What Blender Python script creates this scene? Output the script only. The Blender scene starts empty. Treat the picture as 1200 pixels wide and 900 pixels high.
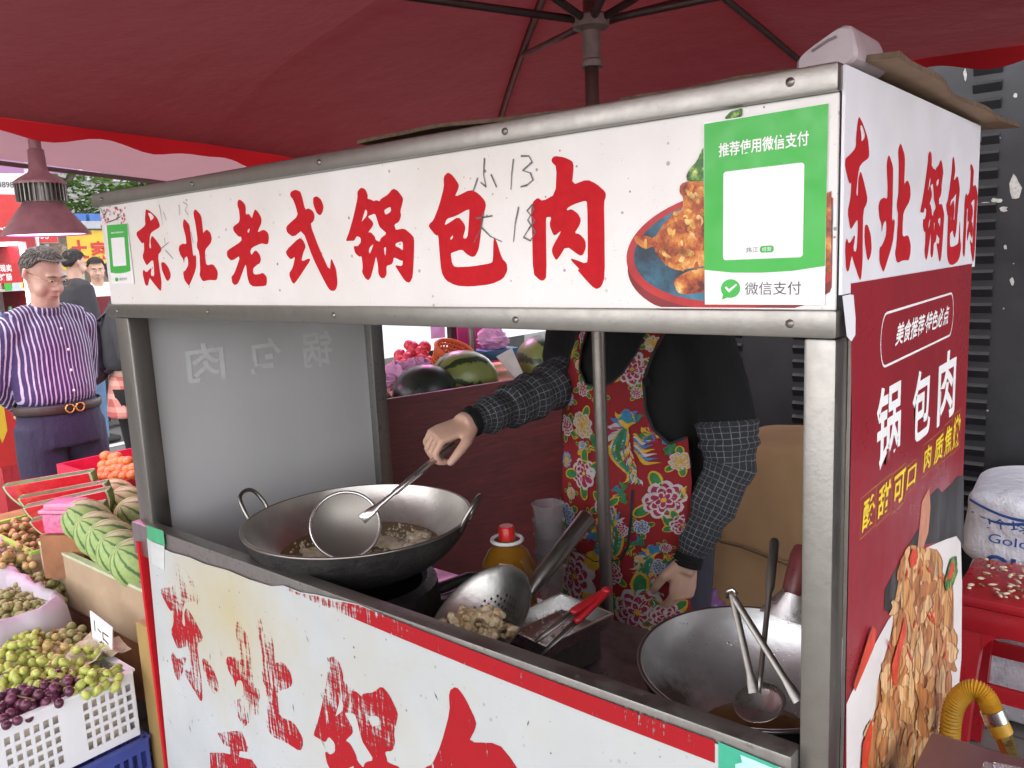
import bpy, bmesh, math, random
from math import sin, cos, pi, radians as R
from mathutils import Vector as V, Matrix
from mathutils.geometry import tessellate_polygon, delaunay_2d_cdt

sc = bpy.context.scene
COL = sc.collection
rnd = random.Random(11)

# ------------------------------------------------------------------ camera, light, exposure
FPX, CAM = 955.0, V((.249, -.8075, 1.48))
CR = V((0.77444873, 0.63095581, -0.04608601))
CU = V((-0.06552782, 0.15245912, 0.98613504))
CF = V((-0.62923387, 0.76069112, -0.15941693))
cam = bpy.data.cameras.new('camera')
cam.sensor_width = 36.0
cam.lens = FPX / 1200 * 36.0
cam.clip_start, cam.clip_end = .02, 600
co = bpy.data.objects.new('camera', cam)
COL.objects.link(co)
co.matrix_world = Matrix(((CR.x, CU.x, -CF.x, CAM.x), (CR.y, CU.y, -CF.y, CAM.y), (CR.z, CU.z, -CF.z, CAM.z), (0, 0, 0, 1)))
sc.camera = co

SUN_EL, SUN_AZ = R(64), R(205)          # overcast: a wide soft sun, behind the camera
w = bpy.data.worlds.new('World')
sc.world = w
w.use_nodes = True
nt = w.node_tree
bg = nt.nodes['Background']
sky = nt.nodes.new('ShaderNodeTexSky')
sky.sky_type = 'NISHITA'
sky.sun_disc = False
sky.sun_elevation, sky.sun_rotation = SUN_EL, SUN_AZ
sky.air_density, sky.dust_density, sky.ozone_density = 1.0, 5.0, .6
mixn = nt.nodes.new('ShaderNodeMix'); mixn.data_type = 'RGBA'
mixn.inputs[0].default_value = .72
# cloud cover, brighter towards the hazy horizon
tcw = nt.nodes.new('ShaderNodeTexCoord'); sx = nt.nodes.new('ShaderNodeSeparateXYZ'); rp = nt.nodes.new('ShaderNodeValToRGB'); vm = nt.nodes.new('ShaderNodeVectorMath')
nt.links.new(tcw.outputs['Generated'], sx.inputs[0]); nt.links.new(sx.outputs[2], rp.inputs[0])
for (p_, c_), k_ in zip(((0,1.0),(.18,.82),(.45,.42),(1,.30)), range(4)):
    el_ = rp.color_ramp.elements[k_] if k_ < 2 else rp.color_ramp.elements.new(p_)
    el_.position = p_; el_.color = (c_, c_*.99, c_*1.01, 1)
vm.operation = 'SCALE'; vm.inputs['Scale'].default_value = 15.5
nt.links.new(rp.outputs[0], vm.inputs[0]); nt.links.new(vm.outputs[0], mixn.inputs[7])
nt.links.new(sky.outputs[0], mixn.inputs[6])
nt.links.new(mixn.outputs[2], bg.inputs[0])
bg.inputs[1].default_value = .14
sl = bpy.data.lights.new('sun', 'SUN')
sl.energy, sl.angle, sl.color = .5, R(25), (1, .96, .9)
so = bpy.data.objects.new('sun', sl)
COL.objects.link(so)
so.rotation_euler = V((sin(SUN_AZ) * cos(SUN_EL), cos(SUN_AZ) * cos(SUN_EL), sin(SUN_EL))).to_track_quat('Z', 'Y').to_euler()
sc.view_settings.view_transform = 'Standard'
sc.view_settings.look = 'None'
sc.view_settings.exposure = 1.75
sc.view_settings.gamma = 1

# ------------------------------------------------------------------ helpers
def px(x, y, axis, val):
    """photo pixel -> point on an axis plane (axis 0/1/2) or at a depth (axis 'd')"""
    d = CR * ((x - 600) / FPX) + CU * ((450 - y) / FPX) + CF
    if axis == 'd':
        return CAM + d * val
    return CAM + d * ((val - CAM[axis]) / d[axis])

class MB:
    def __init__(s):
        s.v, s.f, s.m, s.uv, s.cur = [], [], [], {}, 0
    def add(s, vs, fs, uvs=None):
        o = len(s.v)
        s.v += [V(p) for p in vs]
        for k, f in enumerate(fs):
            s.f.append([i + o for i in f]); s.m.append(s.cur)
            if uvs: s.uv[len(s.f) - 1] = uvs[k]
        return s
    def box(s, a, b, bev=0):
        x0, y0, z0 = [min(a[i], b[i]) for i in range(3)]; x1, y1, z1 = [max(a[i], b[i]) for i in range(3)]
        if bev <= 0:
            vs = [(x0,y0,z0),(x1,y0,z0),(x1,y1,z0),(x0,y1,z0),(x0,y0,z1),(x1,y0,z1),(x1,y1,z1),(x0,y1,z1)]
            return s.add(vs, [(0,3,2,1),(4,5,6,7),(0,1,5,4),(1,2,6,5),(2,3,7,6),(3,0,4,7)])
        bm = bmesh.new()
        bmesh.ops.create_cube(bm, size=1)
        for q in bm.verts:
            q.co = V(((q.co.x+.5)*(x1-x0)+x0, (q.co.y+.5)*(y1-y0)+y0, (q.co.z+.5)*(z1-z0)+z0))
        bmesh.ops.bevel(bm, geom=bm.edges[:], offset=bev, segments=2, affect='EDGES', profile=.6)
        bm.verts.index_update()
        s.add([q.co.copy() for q in bm.verts], [[q.index for q in f.verts] for f in bm.faces])
        bm.free(); return s
    def obox(s, c, ax, ay, az, bev=0):
        """oriented box: centre and three half-axis vectors"""
        t = MB().box((-1,-1,-1),(1,1,1)) if bev <= 0 else None
        if t is None:
            la, lb, lc = V(ax).length, V(ay).length, V(az).length
            t = MB().box((-la,-lb,-lc),(la,lb,lc), bev)
            A, B, C_ = V(ax).normalized(), V(ay).normalized(), V(az).normalized()
        else:
            A, B, C_ = V(ax), V(ay), V(az)
        return s.add([V(c) + A*p.x + B*p.y + C_*p.z for p in t.v], t.f)
    def tube(s, path, rad, seg=10, caps=True, flat=None, closed=False):
        path = [V(p) for p in path]; n = len(path)
        if not hasattr(rad, '__len__'): rad = [rad]*n
        tang = []
        for i in range(n):
            if closed: t = path[(i+1)%n]-path[i-1]
            else: t = path[min(i+1,n-1)]-path[max(i-1,0)]
            tang.append(t.normalized())
        ref = V((0,0,1)) if flat is None else V(flat)
        if abs(tang[0].dot(ref)) > .95 and flat is None: ref = V((1,0,0))
        nrm = (ref - tang[0]*ref.dot(tang[0])).normalized()
        vs, L = [], 0; Ls = []
        for i in range(n):
            nrm = (nrm - tang[i]*nrm.dot(tang[i])).normalized()
            b = tang[i].cross(nrm)
            ra, rb = rad[i] if hasattr(rad[i], '__len__') else (rad[i], rad[i])
            if i: L += (path[i]-path[i-1]).length
            Ls.append(L)
            for k in range(seg):
                a = 2*pi*k/seg
                vs.append(path[i] + b*(ra*cos(a)) + nrm*(rb*sin(a)))
        fs, uvs = [], []
        for i in range(n if closed else n-1):
            j = (i+1) % n
            for k in range(seg):
                k2 = (k+1) % seg
                fs.append((i*seg+k, i*seg+k2, j*seg+k2, j*seg+k))
                lj = Ls[j] if j else Ls[-1]+.01
                uvs.append(((k/seg, Ls[i]), ((k+1)/seg, Ls[i]), ((k+1)/seg, lj), (k/seg, lj)))
        if caps and not closed:
            fs.append(tuple(range(seg))[::-1]); uvs.append([(0,0)]*seg)
            fs.append(tuple(range((n-1)*seg, n*seg))); uvs.append([(0,0)]*seg)
        return s.add(vs, fs, uvs)
    def lathe(s, prof, c=(0,0,0), axis=(0,0,1), seg=32, mats=None):
        A = V(axis).normalized(); q = A.to_track_quat('Z','Y'); c = V(c)
        vs, fs = [], []
        n = len(prof)
        for r, z in prof:
            for k in range(seg):
                a = 2*pi*k/seg
                vs.append(c + q @ V((max(r,1e-5)*cos(a), max(r,1e-5)*sin(a), z)))
        o = len(s.v); s.v += vs
        for i in range(n-1):
            for k in range(seg):
                k2 = (k+1) % seg
                s.f.append([o+i*seg+k, o+i*seg+k2, o+(i+1)*seg+k2, o+(i+1)*seg+k])
                s.m.append(mats[i] if mats else s.cur)
        return s
    def ball(s, c, r, seg=10, rings=7, axis=None, jit=0, rg=None):
        c = V(c); r = V(r) if hasattr(r,'__len__') else V((r,r,r))
        q = V(axis).to_track_quat('Z','Y') if axis is not None else None
        vs = []
        for i in range(rings+1):
            t = pi*i/rings
            for k in range(seg):
                a = 2*pi*k/seg
                j = 1+(rg or rnd).uniform(-jit,jit) if jit and 0<i<rings else 1
                p = V((max(sin(t),1e-4)*cos(a)*r.x*j, max(sin(t),1e-4)*sin(a)*r.y*j, cos(t)*r.z*j))
                vs.append(c + (q @ p if q else p))
        fs = []
        for i in range(rings):
            for k in range(seg):
                k2=(k+1)%seg
                fs.append((i*seg+k,(i+1)*seg+k,(i+1)*seg+k2,i*seg+k2))
        return s.add(vs, fs)
    def poly(s, loops, mp):
        """flat filled polygon; loops = [outer, hole, hole..] in 2D, mp maps (a, b) to 3D"""
        lp = [[V((p[0],p[1],0)) for p in l] for l in loops]
        flat = [p for l in lp for p in l]
        tr = tessellate_polygon(lp)
        return s.add([mp(p.x,p.y) for p in flat], tr)
    def quad(s, *p):
        return s.add(p, [tuple(range(len(p)))])
    def disc(s, c, r, nrm, seg=32):
        q = V(nrm).to_track_quat('Z','Y')
        return s.add([V(c)+q@V((r*cos(2*pi*k/seg), r*sin(2*pi*k/seg),0)) for k in range(seg)], [tuple(range(seg))])
    def build(s, name, mats, parent=None, smooth=False, ang=None):
        me = bpy.data.meshes.new(name)
        off = V((0,0,0))
        p = parent
        while p is not None:
            off += p.location; p = p.parent
        me.from_pydata([tuple(q-off) for q in s.v], [], s.f)
        for m in (mats if isinstance(mats,(list,tuple)) else [mats]): me.materials.append(m)
        for poly, mi in zip(me.polygons, s.m): poly.material_index = mi
        if s.uv:
            ul = me.uv_layers.new(name='UVMap')
            for fi, uvs in s.uv.items():
                for li, u in zip(me.polygons[fi].loop_indices, uvs): ul.data[li].uv = u
        if smooth:
            me.polygons.foreach_set('use_smooth', [True]*len(me.polygons))
            if ang: me.set_sharp_from_angle(angle=R(ang))
        me.validate()
        o = bpy.data.objects.new(name, me)
        COL.objects.link(o)
        if parent is not None: o.parent = parent
        return o

def tag(o, label=None, cat=None, group=None, kind=None):
    for k, v in (('label',label),('category',cat),('group',group),('kind',kind)):
        if v: o[k] = v
    return o
def thing(name, loc, label, cat, group=None):
    o = bpy.data.objects.new(name, None)
    COL.objects.link(o); o.location = V(loc); o.empty_display_size = .05
    return tag(o, label, cat, group)
def copy_tree(o, parent=None):
    c = o.copy(); COL.objects.link(c)
    if parent is not None: c.parent = parent
    for ch in [x for x in bpy.data.objects if x.parent is o]: copy_tree(ch, c)
    return c
def remesh(mb, voxel, smooth=2, fac=.5):
    """fuse overlapping closed pieces of a mesh into one continuous skin"""
    me = bpy.data.meshes.new('tmp'); me.from_pydata([tuple(q) for q in mb.v], [], mb.f)
    o = bpy.data.objects.new('tmp', me); COL.objects.link(o)
    m = o.modifiers.new('r','REMESH'); m.mode='VOXEL'; m.voxel_size=voxel
    if smooth:
        m2 = o.modifiers.new('s','SMOOTH'); m2.iterations=smooth; m2.factor=fac
    dg = bpy.context.evaluated_depsgraph_get(); dg.update()
    me2 = bpy.data.meshes.new_from_object(o.evaluated_get(dg))
    r = MB(); r.add([q.co.copy() for q in me2.vertices], [list(p.vertices) for p in me2.polygons])
    bpy.data.objects.remove(o); bpy.data.meshes.remove(me); bpy.data.meshes.remove(me2)
    return r

# ------------------------------------------------------------------ materials
def lin(c):
    return tuple(((x/12.92) if x <= .04045 else ((x+.055)/1.055)**2.4) for x in c)
class NT:
    """tiny wrapper for material node trees"""
    def __init__(s, name):
        s.mat = bpy.data.materials.new(name); s.mat.use_nodes = True
        s.t = s.mat.node_tree; s.b = s.t.nodes['Principled BSDF']
        s.out = s.t.nodes['Material Output']
        s._c = {}
    def n(s, typ, **kw):
        x = s.t.nodes.new('ShaderNode'+typ)
        for k, v in kw.items(): setattr(x, k, v)
        return x
    def link(s, a, b): s.t.links.new(a, b)
    def coord(s, which='Object', scale=(1,1,1), rot=(0,0,0), loc=(0,0,0)):
        tc = s.n('TexCoord'); mp = s.n('Mapping')
        mp.inputs['Scale'].default_value = scale; mp.inputs['Rotation'].default_value = rot; mp.inputs['Location'].default_value = loc
        s.link(tc.outputs[which], mp.inputs[0]); return mp.outputs[0]
    def noise(s, co, scale=10, detail=4, rough=.6, dist=0):
        x = s.n('TexNoise'); x.inputs['Scale'].default_value = scale; x.inputs['Detail'].default_value = detail
        x.inputs['Roughness'].default_value = rough; x.inputs['Distortion'].default_value = dist
        s.link(co, x.inputs['Vector']); return x.outputs['Fac']
    def voro(s, co, scale=10, feat='F1', out='Distance', rand=1):
        x = s.n('TexVoronoi'); x.feature = feat; x.inputs['Scale'].default_value = scale
        if 'Randomness' in x.inputs: x.inputs['Randomness'].default_value = rand
        s.link(co, x.inputs['Vector']); return x.outputs[out]
    def ramp(s, fac, stops, interp='LINEAR'):
        x = s.n('ValToRGB'); e = x.color_ramp; e.interpolation = interp
        while len(e.elements) < len(stops): e.elements.new(.5)
        for el, (p, c) in zip(e.elements, stops):
            el.position = p; el.color = (*c, 1) if hasattr(c,'__len__') else (c,c,c,1)
        s.link(fac, x.inputs[0]); return x.outputs[0]
    def mix(s, fac, a, b, blend='MIX'):
        x = s.n('Mix'); x.data_type = 'RGBA'; x.blend_type = blend
        for sock, v in ((x.inputs[0],fac),(x.inputs[6],a),(x.inputs[7],b)):
            if hasattr(v,'is_linked') or hasattr(v,'links'): s.link(v, sock)
            elif hasattr(v,'__len__'): sock.default_value = (*v,1)
            else: sock.default_value = v
        return x.outputs[2]
    def math(s, op, a, b=0.0, c=None):
        x = s.n('Math'); x.operation = op
        for i, v in enumerate((a,b) if c is None else (a,b,c)):
            if hasattr(v,'links'): s.link(v, x.inputs[i])
            else: x.inputs[i].default_value = v
        return x.outputs[0]
    def sep(s, co):
        x = s.n('SeparateXYZ'); s.link(co, x.inputs[0]); return x.outputs
    def bump(s, h, strength=.3, dist=.01):
        x = s.n('Bump'); x.inputs['Strength'].default_value = strength; x.inputs['Distance'].default_value = dist
        s.link(h, x.inputs['Height']); s.link(x.outputs[0], s.b.inputs['Normal'])
    def set(s, **kw):
        for k, v in kw.items():
            i = s.b.inputs[k.replace('_',' ')]
            if hasattr(v,'links'): s.link(v, i)
            elif hasattr(v,'__len__'): i.default_value = (*v,1) if len(v)==3 and i.type=='RGBA' else v
            else: i.default_value = v
        return s
def M(name, col, rough=.5, metal=0, var=.12, scale=25, bump=0, bscale=120, rvar=.1, **kw):
    """a plain surface: its colour with uneven wear and a fine relief"""
    t = NT(name); co = t.coord()
    n1 = t.noise(co, scale, 5)
    lo = tuple(c*(1-var) for c in col); hi = tuple(min(1,c*(1+var)) for c in col)
    t.set(Base_Color=t.ramp(n1, [(.3,lo),(.7,hi)]), Metallic=metal)
    t.set(Roughness=t.ramp(t.noise(co, scale*1.7, 4), [(.3,max(0.02,rough-rvar)),(.7,min(1,rough+rvar))]))
    if bump: t.bump(t.noise(co, bscale, 5), bump, .004)
    for k, v in kw.items(): t.set(**{k: v})
    return t.mat
def steel(name, col=(.46,.45,.43), rough=.34, dirt=.35, dcol=(.12,.1,.08), grain=(1,1,1)):
    t = NT(name); co = t.coord(); cg = t.coord(scale=grain)
    d = t.ramp(t.noise(t.coord(scale=(1,1,.35)), 11, 8, .7), [(.45,0),(.75,dirt)])
    d2 = t.ramp(t.noise(co, 90, 3, .6), [(.58,0),(.72,dirt*.8)])
    dd = t.math('MAXIMUM', d, d2)
    t.set(Base_Color=t.mix(dd, col, dcol), Metallic=t.math('SUBTRACT', 1.0, t.math('MULTIPLY', dd, .7)))
    t.set(Roughness=t.math('ADD', t.math('MULTIPLY', t.noise(cg, 60, 4), .22), rough-.08))
    t.bump(t.noise(cg, 180, 4), .08, .002)
    return t.mat

# ------------------------------------------------------------------ writing
_fc = {}
def text_mesh(s, bold=0.0):
    """outline of a word as a flat triangulated mesh in its own 2D units"""
    k = (s, bold)
    if k in _fc: return _fc[k]
    cu = bpy.data.curves.new('t','FONT'); cu.body = s; cu.size = 1; cu.offset = bold; cu.resolution_u = 3
    o = bpy.data.objects.new('t', cu); COL.objects.link(o)
    dg = bpy.context.evaluated_depsgraph_get(); dg.update()
    me = bpy.data.meshes.new_from_object(o.evaluated_get(dg))
    vs = [(q.co.x,q.co.y) for q in me.vertices]; fs = [list(p.vertices) for p in me.polygons]
    bpy.data.objects.remove(o); bpy.data.curves.remove(cu); bpy.data.meshes.remove(me)
    _fc[k] = (vs, fs); return vs, fs
def put_text(mb, s, a0, a1, b0, b1, mp, bold=.0, shear=0):
    """fit a word into the box a0..a1 x b0..b1 of a surface map"""
    vs, fs = text_mesh(s, bold)
    xs = [p[0] for p in vs]; ys = [p[1] for p in vs]
    x0,x1,y0,y1 = min(xs),max(xs),min(ys),max(ys)
    mb.add([mp(a0+(x-x0)/(x1-x0)*(a1-a0)+shear*(y-y0)/(y1-y0), b0+(y-y0)/(y1-y0)*(b1-b0)) for x,y in vs], fs)

# brush-written characters, traced: (left, top, zoom, outlines, holes)
GL = {
'dong': (160,240,9,[[(118,45),(165,70),(235,135),(265,215),(258,240),(195,275),(160,310),(150,440),(160,460),(172,455),(163,370),(180,322),(215,360),(278,450),(280,485),(243,530),(262,690),(280,800),(278,900),(262,905),(170,790),(160,770),(150,790),(140,845),(122,855),(105,830),(80,720),(90,680),(120,715),(178,655),(165,745),(205,755),(200,640),(190,575),(130,635),(118,630),(78,550),(98,480),(95,395),(75,410),(20,330),(18,290),(38,275),(60,260),(112,215),(105,150),(112,70)],
   [(275,605),(310,605),(355,660),(378,730),(375,770),(350,805),(330,790),(285,690)]],[[(135,85),(165,85),(200,125),(195,145),(165,170),(160,140)]]),
'bei': (160,240,9,[[(520,145),(575,210),(582,260),(600,400),(615,545),(640,525),(648,560),(645,680),(580,840),(568,852),(520,790),(508,705),(530,695),(562,640),(562,585),(550,540),(525,560),(517,620),(510,570),(480,530),(462,470),(470,430),(505,408),(545,415),(535,330),(508,230),(508,180)],
   [(635,40),(690,100),(705,140),(720,300),(730,285),(760,258),(800,300),(812,360),(800,405),(740,475),(742,560),(755,640),(825,622),(870,690),(876,740),(862,797),(790,790),(715,808),(680,740),(690,690),(680,500),(655,450),(655,400),(662,370),(640,200),(615,90)]],[]),
'lao': (262,230,8.18,[[(168,28),(205,55),(228,90),(230,180),(258,165),(290,215),(300,165),(318,122),(350,155),(380,210),(378,260),(345,335),(348,345),(400,318),(440,345),(452,390),(445,450),(430,462),(380,450),(290,490),(270,530),(285,565),(310,525),(330,518),(365,560),(375,610),(362,645),(345,650),(300,690),(300,735),(318,750),(360,745),(395,732),(430,770),(432,830),(420,860),(300,866),(265,840),(245,780),(232,660),(225,655),(160,830),(125,852),(100,830),(90,770),(120,740),(180,565),(95,620),(50,580),(48,530),(65,510),(190,430),(185,385),(160,388),(110,330),(108,290),(165,250),(172,215),(165,130),(150,95),(150,50)]],[[(268,305),(262,345),(248,350),(246,325)]]),
'shi': (330,215,6.92,[[(85,70),(125,50),(165,65),(178,100),(205,215),(232,200),(270,225),(283,265),(275,305),(245,330),(320,530),(405,715),(415,600),(437,650),(455,690),(468,800),(460,850),(440,872),(405,865),(370,810),(265,600),(185,375),(110,435),(60,400),(50,360),(65,335),(148,262),(130,190),(105,125),(85,105)],
   [(270,115),(300,102),(335,130),(355,185),(348,230),(330,260),(300,245),(270,170)],
   [(155,440),(185,455),(212,510),(190,560),(172,635),(240,605),(246,625),(190,710),(120,812),(100,805),(72,735),(105,680),(125,590),(90,618),(55,580),(48,545)]],[]),
'guo': (402,210,6.923,[[(160,68),(195,80),(215,130),(213,160),(240,165),(262,178),(285,170),(312,180),(320,160),(375,128),(420,75),(460,95),(502,155),(498,185),(478,260),(485,295),(470,345),(428,370),(440,400),(440,412),(510,398),(560,440),(592,475),(590,600),(580,790),(555,840),(520,830),(470,755),(432,695),(495,705),(500,660),(488,662),(425,630),(420,670),(408,690),(365,702),(368,770),(350,803),(320,800),(300,765),(298,700),(282,618),(262,710),(240,795),(220,820),(195,805),(168,755),(175,710),(165,620),(148,630),(112,600),(100,550),(110,540),(130,545),(158,515),(158,475),(125,460),(105,500),(75,500),(40,502),(40,490),(65,425),(100,300),(132,155),(130,100)]],
   [[(197,240),(212,268),(205,300),(165,348),(172,320)],[(228,295),(272,278),(285,310),(308,385),(330,405),(370,440),(320,478),(312,508),(280,495),(272,465),(240,430),(216,432),(260,375),(255,345),(215,305)],[(345,250),(400,222),(405,262),(358,292)],[(265,522),(230,610),(222,580),(232,550)],[(345,555),(365,550),(358,625),(350,600)],[(440,520),(490,503),(500,520),(500,580),(470,555),(440,545)]]),
'bao': (498,195,6.08,[[(175,42),(210,65),(255,130),(250,160),(222,222),(340,163),(395,195),(440,245),(447,285),(425,360),(405,520),(395,590),(370,640),(345,645),(310,625),(275,590),(210,612),(195,620),(205,690),(225,718),(350,712),(480,690),(497,675),(500,510),(515,512),(560,655),(595,690),(600,740),(570,800),(480,840),(330,856),(230,848),(160,810),(128,750),(115,600),(108,490),(90,493),(38,430),(45,408),(72,385),(110,290),(148,150),(145,75)]],
   [[(150,420),(168,372),(230,355),(328,300),(328,340),(318,490),(305,515),(282,510),(302,440),(290,405),(250,358),(180,405)],[(195,505),(212,490),(212,510),(195,525)]]),
'rou': (618,175,5.294,[[(180,42),(240,50),(290,75),(298,105),(287,222),(380,187),(440,215),(495,265),(497,295),(485,330),(488,500),(490,790),(470,850),(440,867),(410,850),(330,760),(322,745),(335,745),(278,685),(285,675),(380,712),(385,650),(382,330),(368,318),(290,345),(258,365),(255,380),(285,370),(325,400),(342,435),(335,470),(302,520),(335,525),(370,565),(373,610),(355,655),(335,660),(250,598),(200,680),(185,685),(162,640),(165,605),(225,500),(185,533),(170,530),(147,470),(160,420),(130,420),(125,440),(130,790),(110,815),(85,810),(45,770),(40,500),(32,380),(45,325),(75,300),(105,322),(185,278),(192,110),(160,78),(162,58)]],[]),
}
def chaikin(l):
    o = []
    for i in range(len(l)):
        a, b = V(l[i]), V(l[(i+1)%len(l)])
        o += [a*.8+b*.2, a*.2+b*.8]
    return [(p.x,p.y) for p in o]
def inside(p, l):
    c = False; j = len(l)-1
    for i in range(len(l)):
        if (l[i][1] > p[1]) != (l[j][1] > p[1]) and p[0] < (l[j][0]-l[i][0])*(p[1]-l[i][1])/(l[j][1]-l[i][1])+l[i][0]: c = not c
        j = i
    return c
FY = -.004
def front_uv(x, y):
    p = px(x, y, 1, 0.0); return (p.x, p.z)
def glyph_loops(k):
    """loops of a character in metres on the front of the cart"""
    x0,y0,s,outs,holes = GL[k]
    f = lambda l: [front_uv(x0+x/s, y0+y/s) for x,y in chaikin(l)]
    fo, fh = [f(l) for l in outs], [f(l) for l in holes]
    return [[o]+[h for h in fh if inside(h[0], o)] for o in fo]
def put_glyph(mb, k, mp, box=None):
    gl = glyph_loops(k)
    al = [p for g in gl for p in g[0]]
    x0,x1,z0,z1 = min(p[0] for p in al),max(p[0] for p in al),min(p[1] for p in al),max(p[1] for p in al)
    for g in gl:
        if box:
            a0,a1,b0,b1 = box
            g = [[(a0+(x-x0)/(x1-x0)*(a1-a0), b0+(z-z0)/(z1-z0)*(b1-b0)) for x,z in l] for l in g]
        mb.poly(g, mp)
# ------------------------------------------------------------------ shared materials
STEEL = steel('stainless_steel', (.285,.272,.25), .32, .30)
STEEL_D = steel('greasy_steel', (.34,.33,.31), .38, .75, (.06,.045,.03))
STEEL_B = steel('bright_steel', (.68,.67,.65), .26, .15)
def vinyl(name, col, spk=.8, stain=None, rough=.45):
    t = NT(name); co = t.coord()
    base = t.ramp(t.noise(co, 6, 5), [(.3, tuple(c*.90 for c in col)), (.7, col)])
    if stain:
        if len(stain) > 3:              # one big grease stain with its own outline
            dv = t.coord(loc=stain[3]); ln = t.n('VectorMath'); ln.operation = 'LENGTH'; t.link(dv, ln.inputs[0])
            d_ = t.math('ADD', ln.outputs['Value'], t.math('MULTIPLY', t.math('SUBTRACT', t.noise(t.coord(scale=(1,1,.5)), 9, 6, .7), .5), .34))
            base = t.mix(t.ramp(d_, [(.02,.75),(.14,.35),(.26,0)]), base, stain[1])
        g = t.noise(t.coord(scale=(2.2,1,2.2), loc=stain[0]), 1.6, 6, .65)
        base = t.mix(t.ramp(g, [(.50,0),(.74,stain[2])]), base, stain[1])
    v = t.voro(co, 85, out='Distance')
    keep = t.ramp(t.noise(co, 11, 2), [(.36,0),(.54,1)])
    cr = t.n('SeparateColor'); t.link(t.voro(co, 85, out='Color'), cr.inputs[0])
    dots = t.math('MULTIPLY', t.math('MULTIPLY', t.math('LESS_THAN', v, t.math('MULTIPLY', t.math('POWER', cr.outputs[0], 5.0), .24)), t.math('ADD', .35, t.math('MULTIPLY', cr.outputs[1], .65))), keep)
    v2 = t.math('MULTIPLY', t.ramp(t.voro(co, 240), [(.05,1),(.16,0)]), t.ramp(t.noise(co, 30, 2), [(.52,0),(.62,1)]))
    col2 = t.mix(t.math('MULTIPLY', t.math('MAXIMUM', dots, t.math('MULTIPLY', v2, .7)), spk), base, (.09,.065,.045))
    t.set(Base_Color=col2, Roughness=t.ramp(t.noise(co, 14, 4), [(.3,rough-.12),(.7,rough+.12)]))
    t.bump(t.noise(co, 5, 3), .12, .01)
    return t.mat
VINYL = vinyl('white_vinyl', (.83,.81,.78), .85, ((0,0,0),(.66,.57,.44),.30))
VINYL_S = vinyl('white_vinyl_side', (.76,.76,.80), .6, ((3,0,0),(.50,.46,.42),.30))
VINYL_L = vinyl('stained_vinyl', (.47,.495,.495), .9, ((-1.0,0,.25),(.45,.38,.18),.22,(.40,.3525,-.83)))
RED = M('red_print', (.50,.008,.015), .7, var=.10, scale=60, Specular_IOR_Level=.25)
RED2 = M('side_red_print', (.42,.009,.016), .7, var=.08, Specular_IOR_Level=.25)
MARK = M('grey_marker', (.16,.15,.15), .8, var=.4, scale=90)
GREEN = M('green_print', (.045,.44,.055), .38, var=.04)
WHITE = M('white_print', (.86,.86,.85), .42, var=.04)
BLACKP = M('grey_print', (.08,.08,.08), .5)

def worn(name, col):
    t = NT(name); co = t.coord()
    n = t.noise(t.coord(scale=(85,1,9), rot=(0,R(14),0)), 2.2, 6, .75)
    n2 = t.noise(co, 7, 5, .6)
    n3 = t.noise(t.coord(scale=(9,1,90), rot=(0,R(-35),0)), 2.2, 3, .7)
    x = t.math('SUBTRACT', t.sep(co)[0], .75)
    z = t.sep(co)[2]
    # the left end of the board has been rubbed most, and the tops of the characters there
    g = t.ramp(t.math('ADD', t.math('MULTIPLY', x, .83), 1.16), [(.0,.485),(.25,.515),(.45,.455),(.62,.40),(.85,.365)])
    g = t.math('ADD', g, t.math('MULTIPLY', t.math('SUBTRACT', z, .72), .22))
    mask = t.math('ADD', t.math('MULTIPLY', n, .52), t.math('ADD', t.math('MULTIPLY', n2, .34), t.math('MULTIPLY', n3, .16)))
    vis = t.ramp(t.math('SUBTRACT', mask, g), [(.0,0),(.045,1)])
    t.set(Base_Color=t.ramp(n2, [(.3,tuple(c*.85 for c in col)),(.7,col)]), Roughness=.7, Specular_IOR_Level=.25, Alpha=vis)
    return t.mat
WORN = worn('worn_red_print', (.36,.008,.014))

def fr(y):
    return lambda a, b: V((a, y, b))
cart = thing('food_cart', (-.75,.33,0), 'stainless steel street food cart with white signboard and red brush lettering', 'food cart')
X0, X1 = -1.507, -.008
SXO = -.008
# posts, beams, roof
for (a, b) in (((X0,0,.12),(X0+.056,.045,1.382)), ((-.040,0,.12),(X1,.040,1.382)), ((X0,.662,.12),(X0+.05,.706,1.6)), ((-.04,.602,.12),(X1-.002,.640,1.6))):
    MB().box(a, b, .004).build('post', STEEL if a[1] == 0 else STEEL_D, cart, True, 40)
MB().box((X0-.006,-.010,1.3835),(X1+.003,.03,1.4105), .003).build('beam', STEEL, cart, True, 40)
MB().box((X0-.010,-.014,1.6125),(X1+.002,.03,1.638), .003).build('beam', STEEL, cart, True, 40)
b = MB(); b.box((X0,.03,1.618),(X1-.004,.70,1.626)); b.build('roof_panel', STEEL_D, cart)
RIV = steel('screw_head', (.30,.28,.26), .4, .5)
for x in (-1.47,-1.12,-.76,-.40,-.05):
    for z, y in ((1.397,-.0104),(1.625,-.0144)):
        MB().lathe([(.0045,0),(.004,.0014),(0,.002)], (x,y,z+rnd.uniform(-.002,.002)), (0,-1,0), 12).build('screw', RIV, cart, True)
# the signboard along the front
sg = MB().box((X0,-.003,1.411),(X1-.001,.002,1.612)).build('sign_panel', VINYL, cart)
m = MB()
for k in ('dong','bei','lao','shi','guo','bao','rou'): put_glyph(m, k, fr(-.0034))
m.build('lettering', RED, sg)
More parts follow.
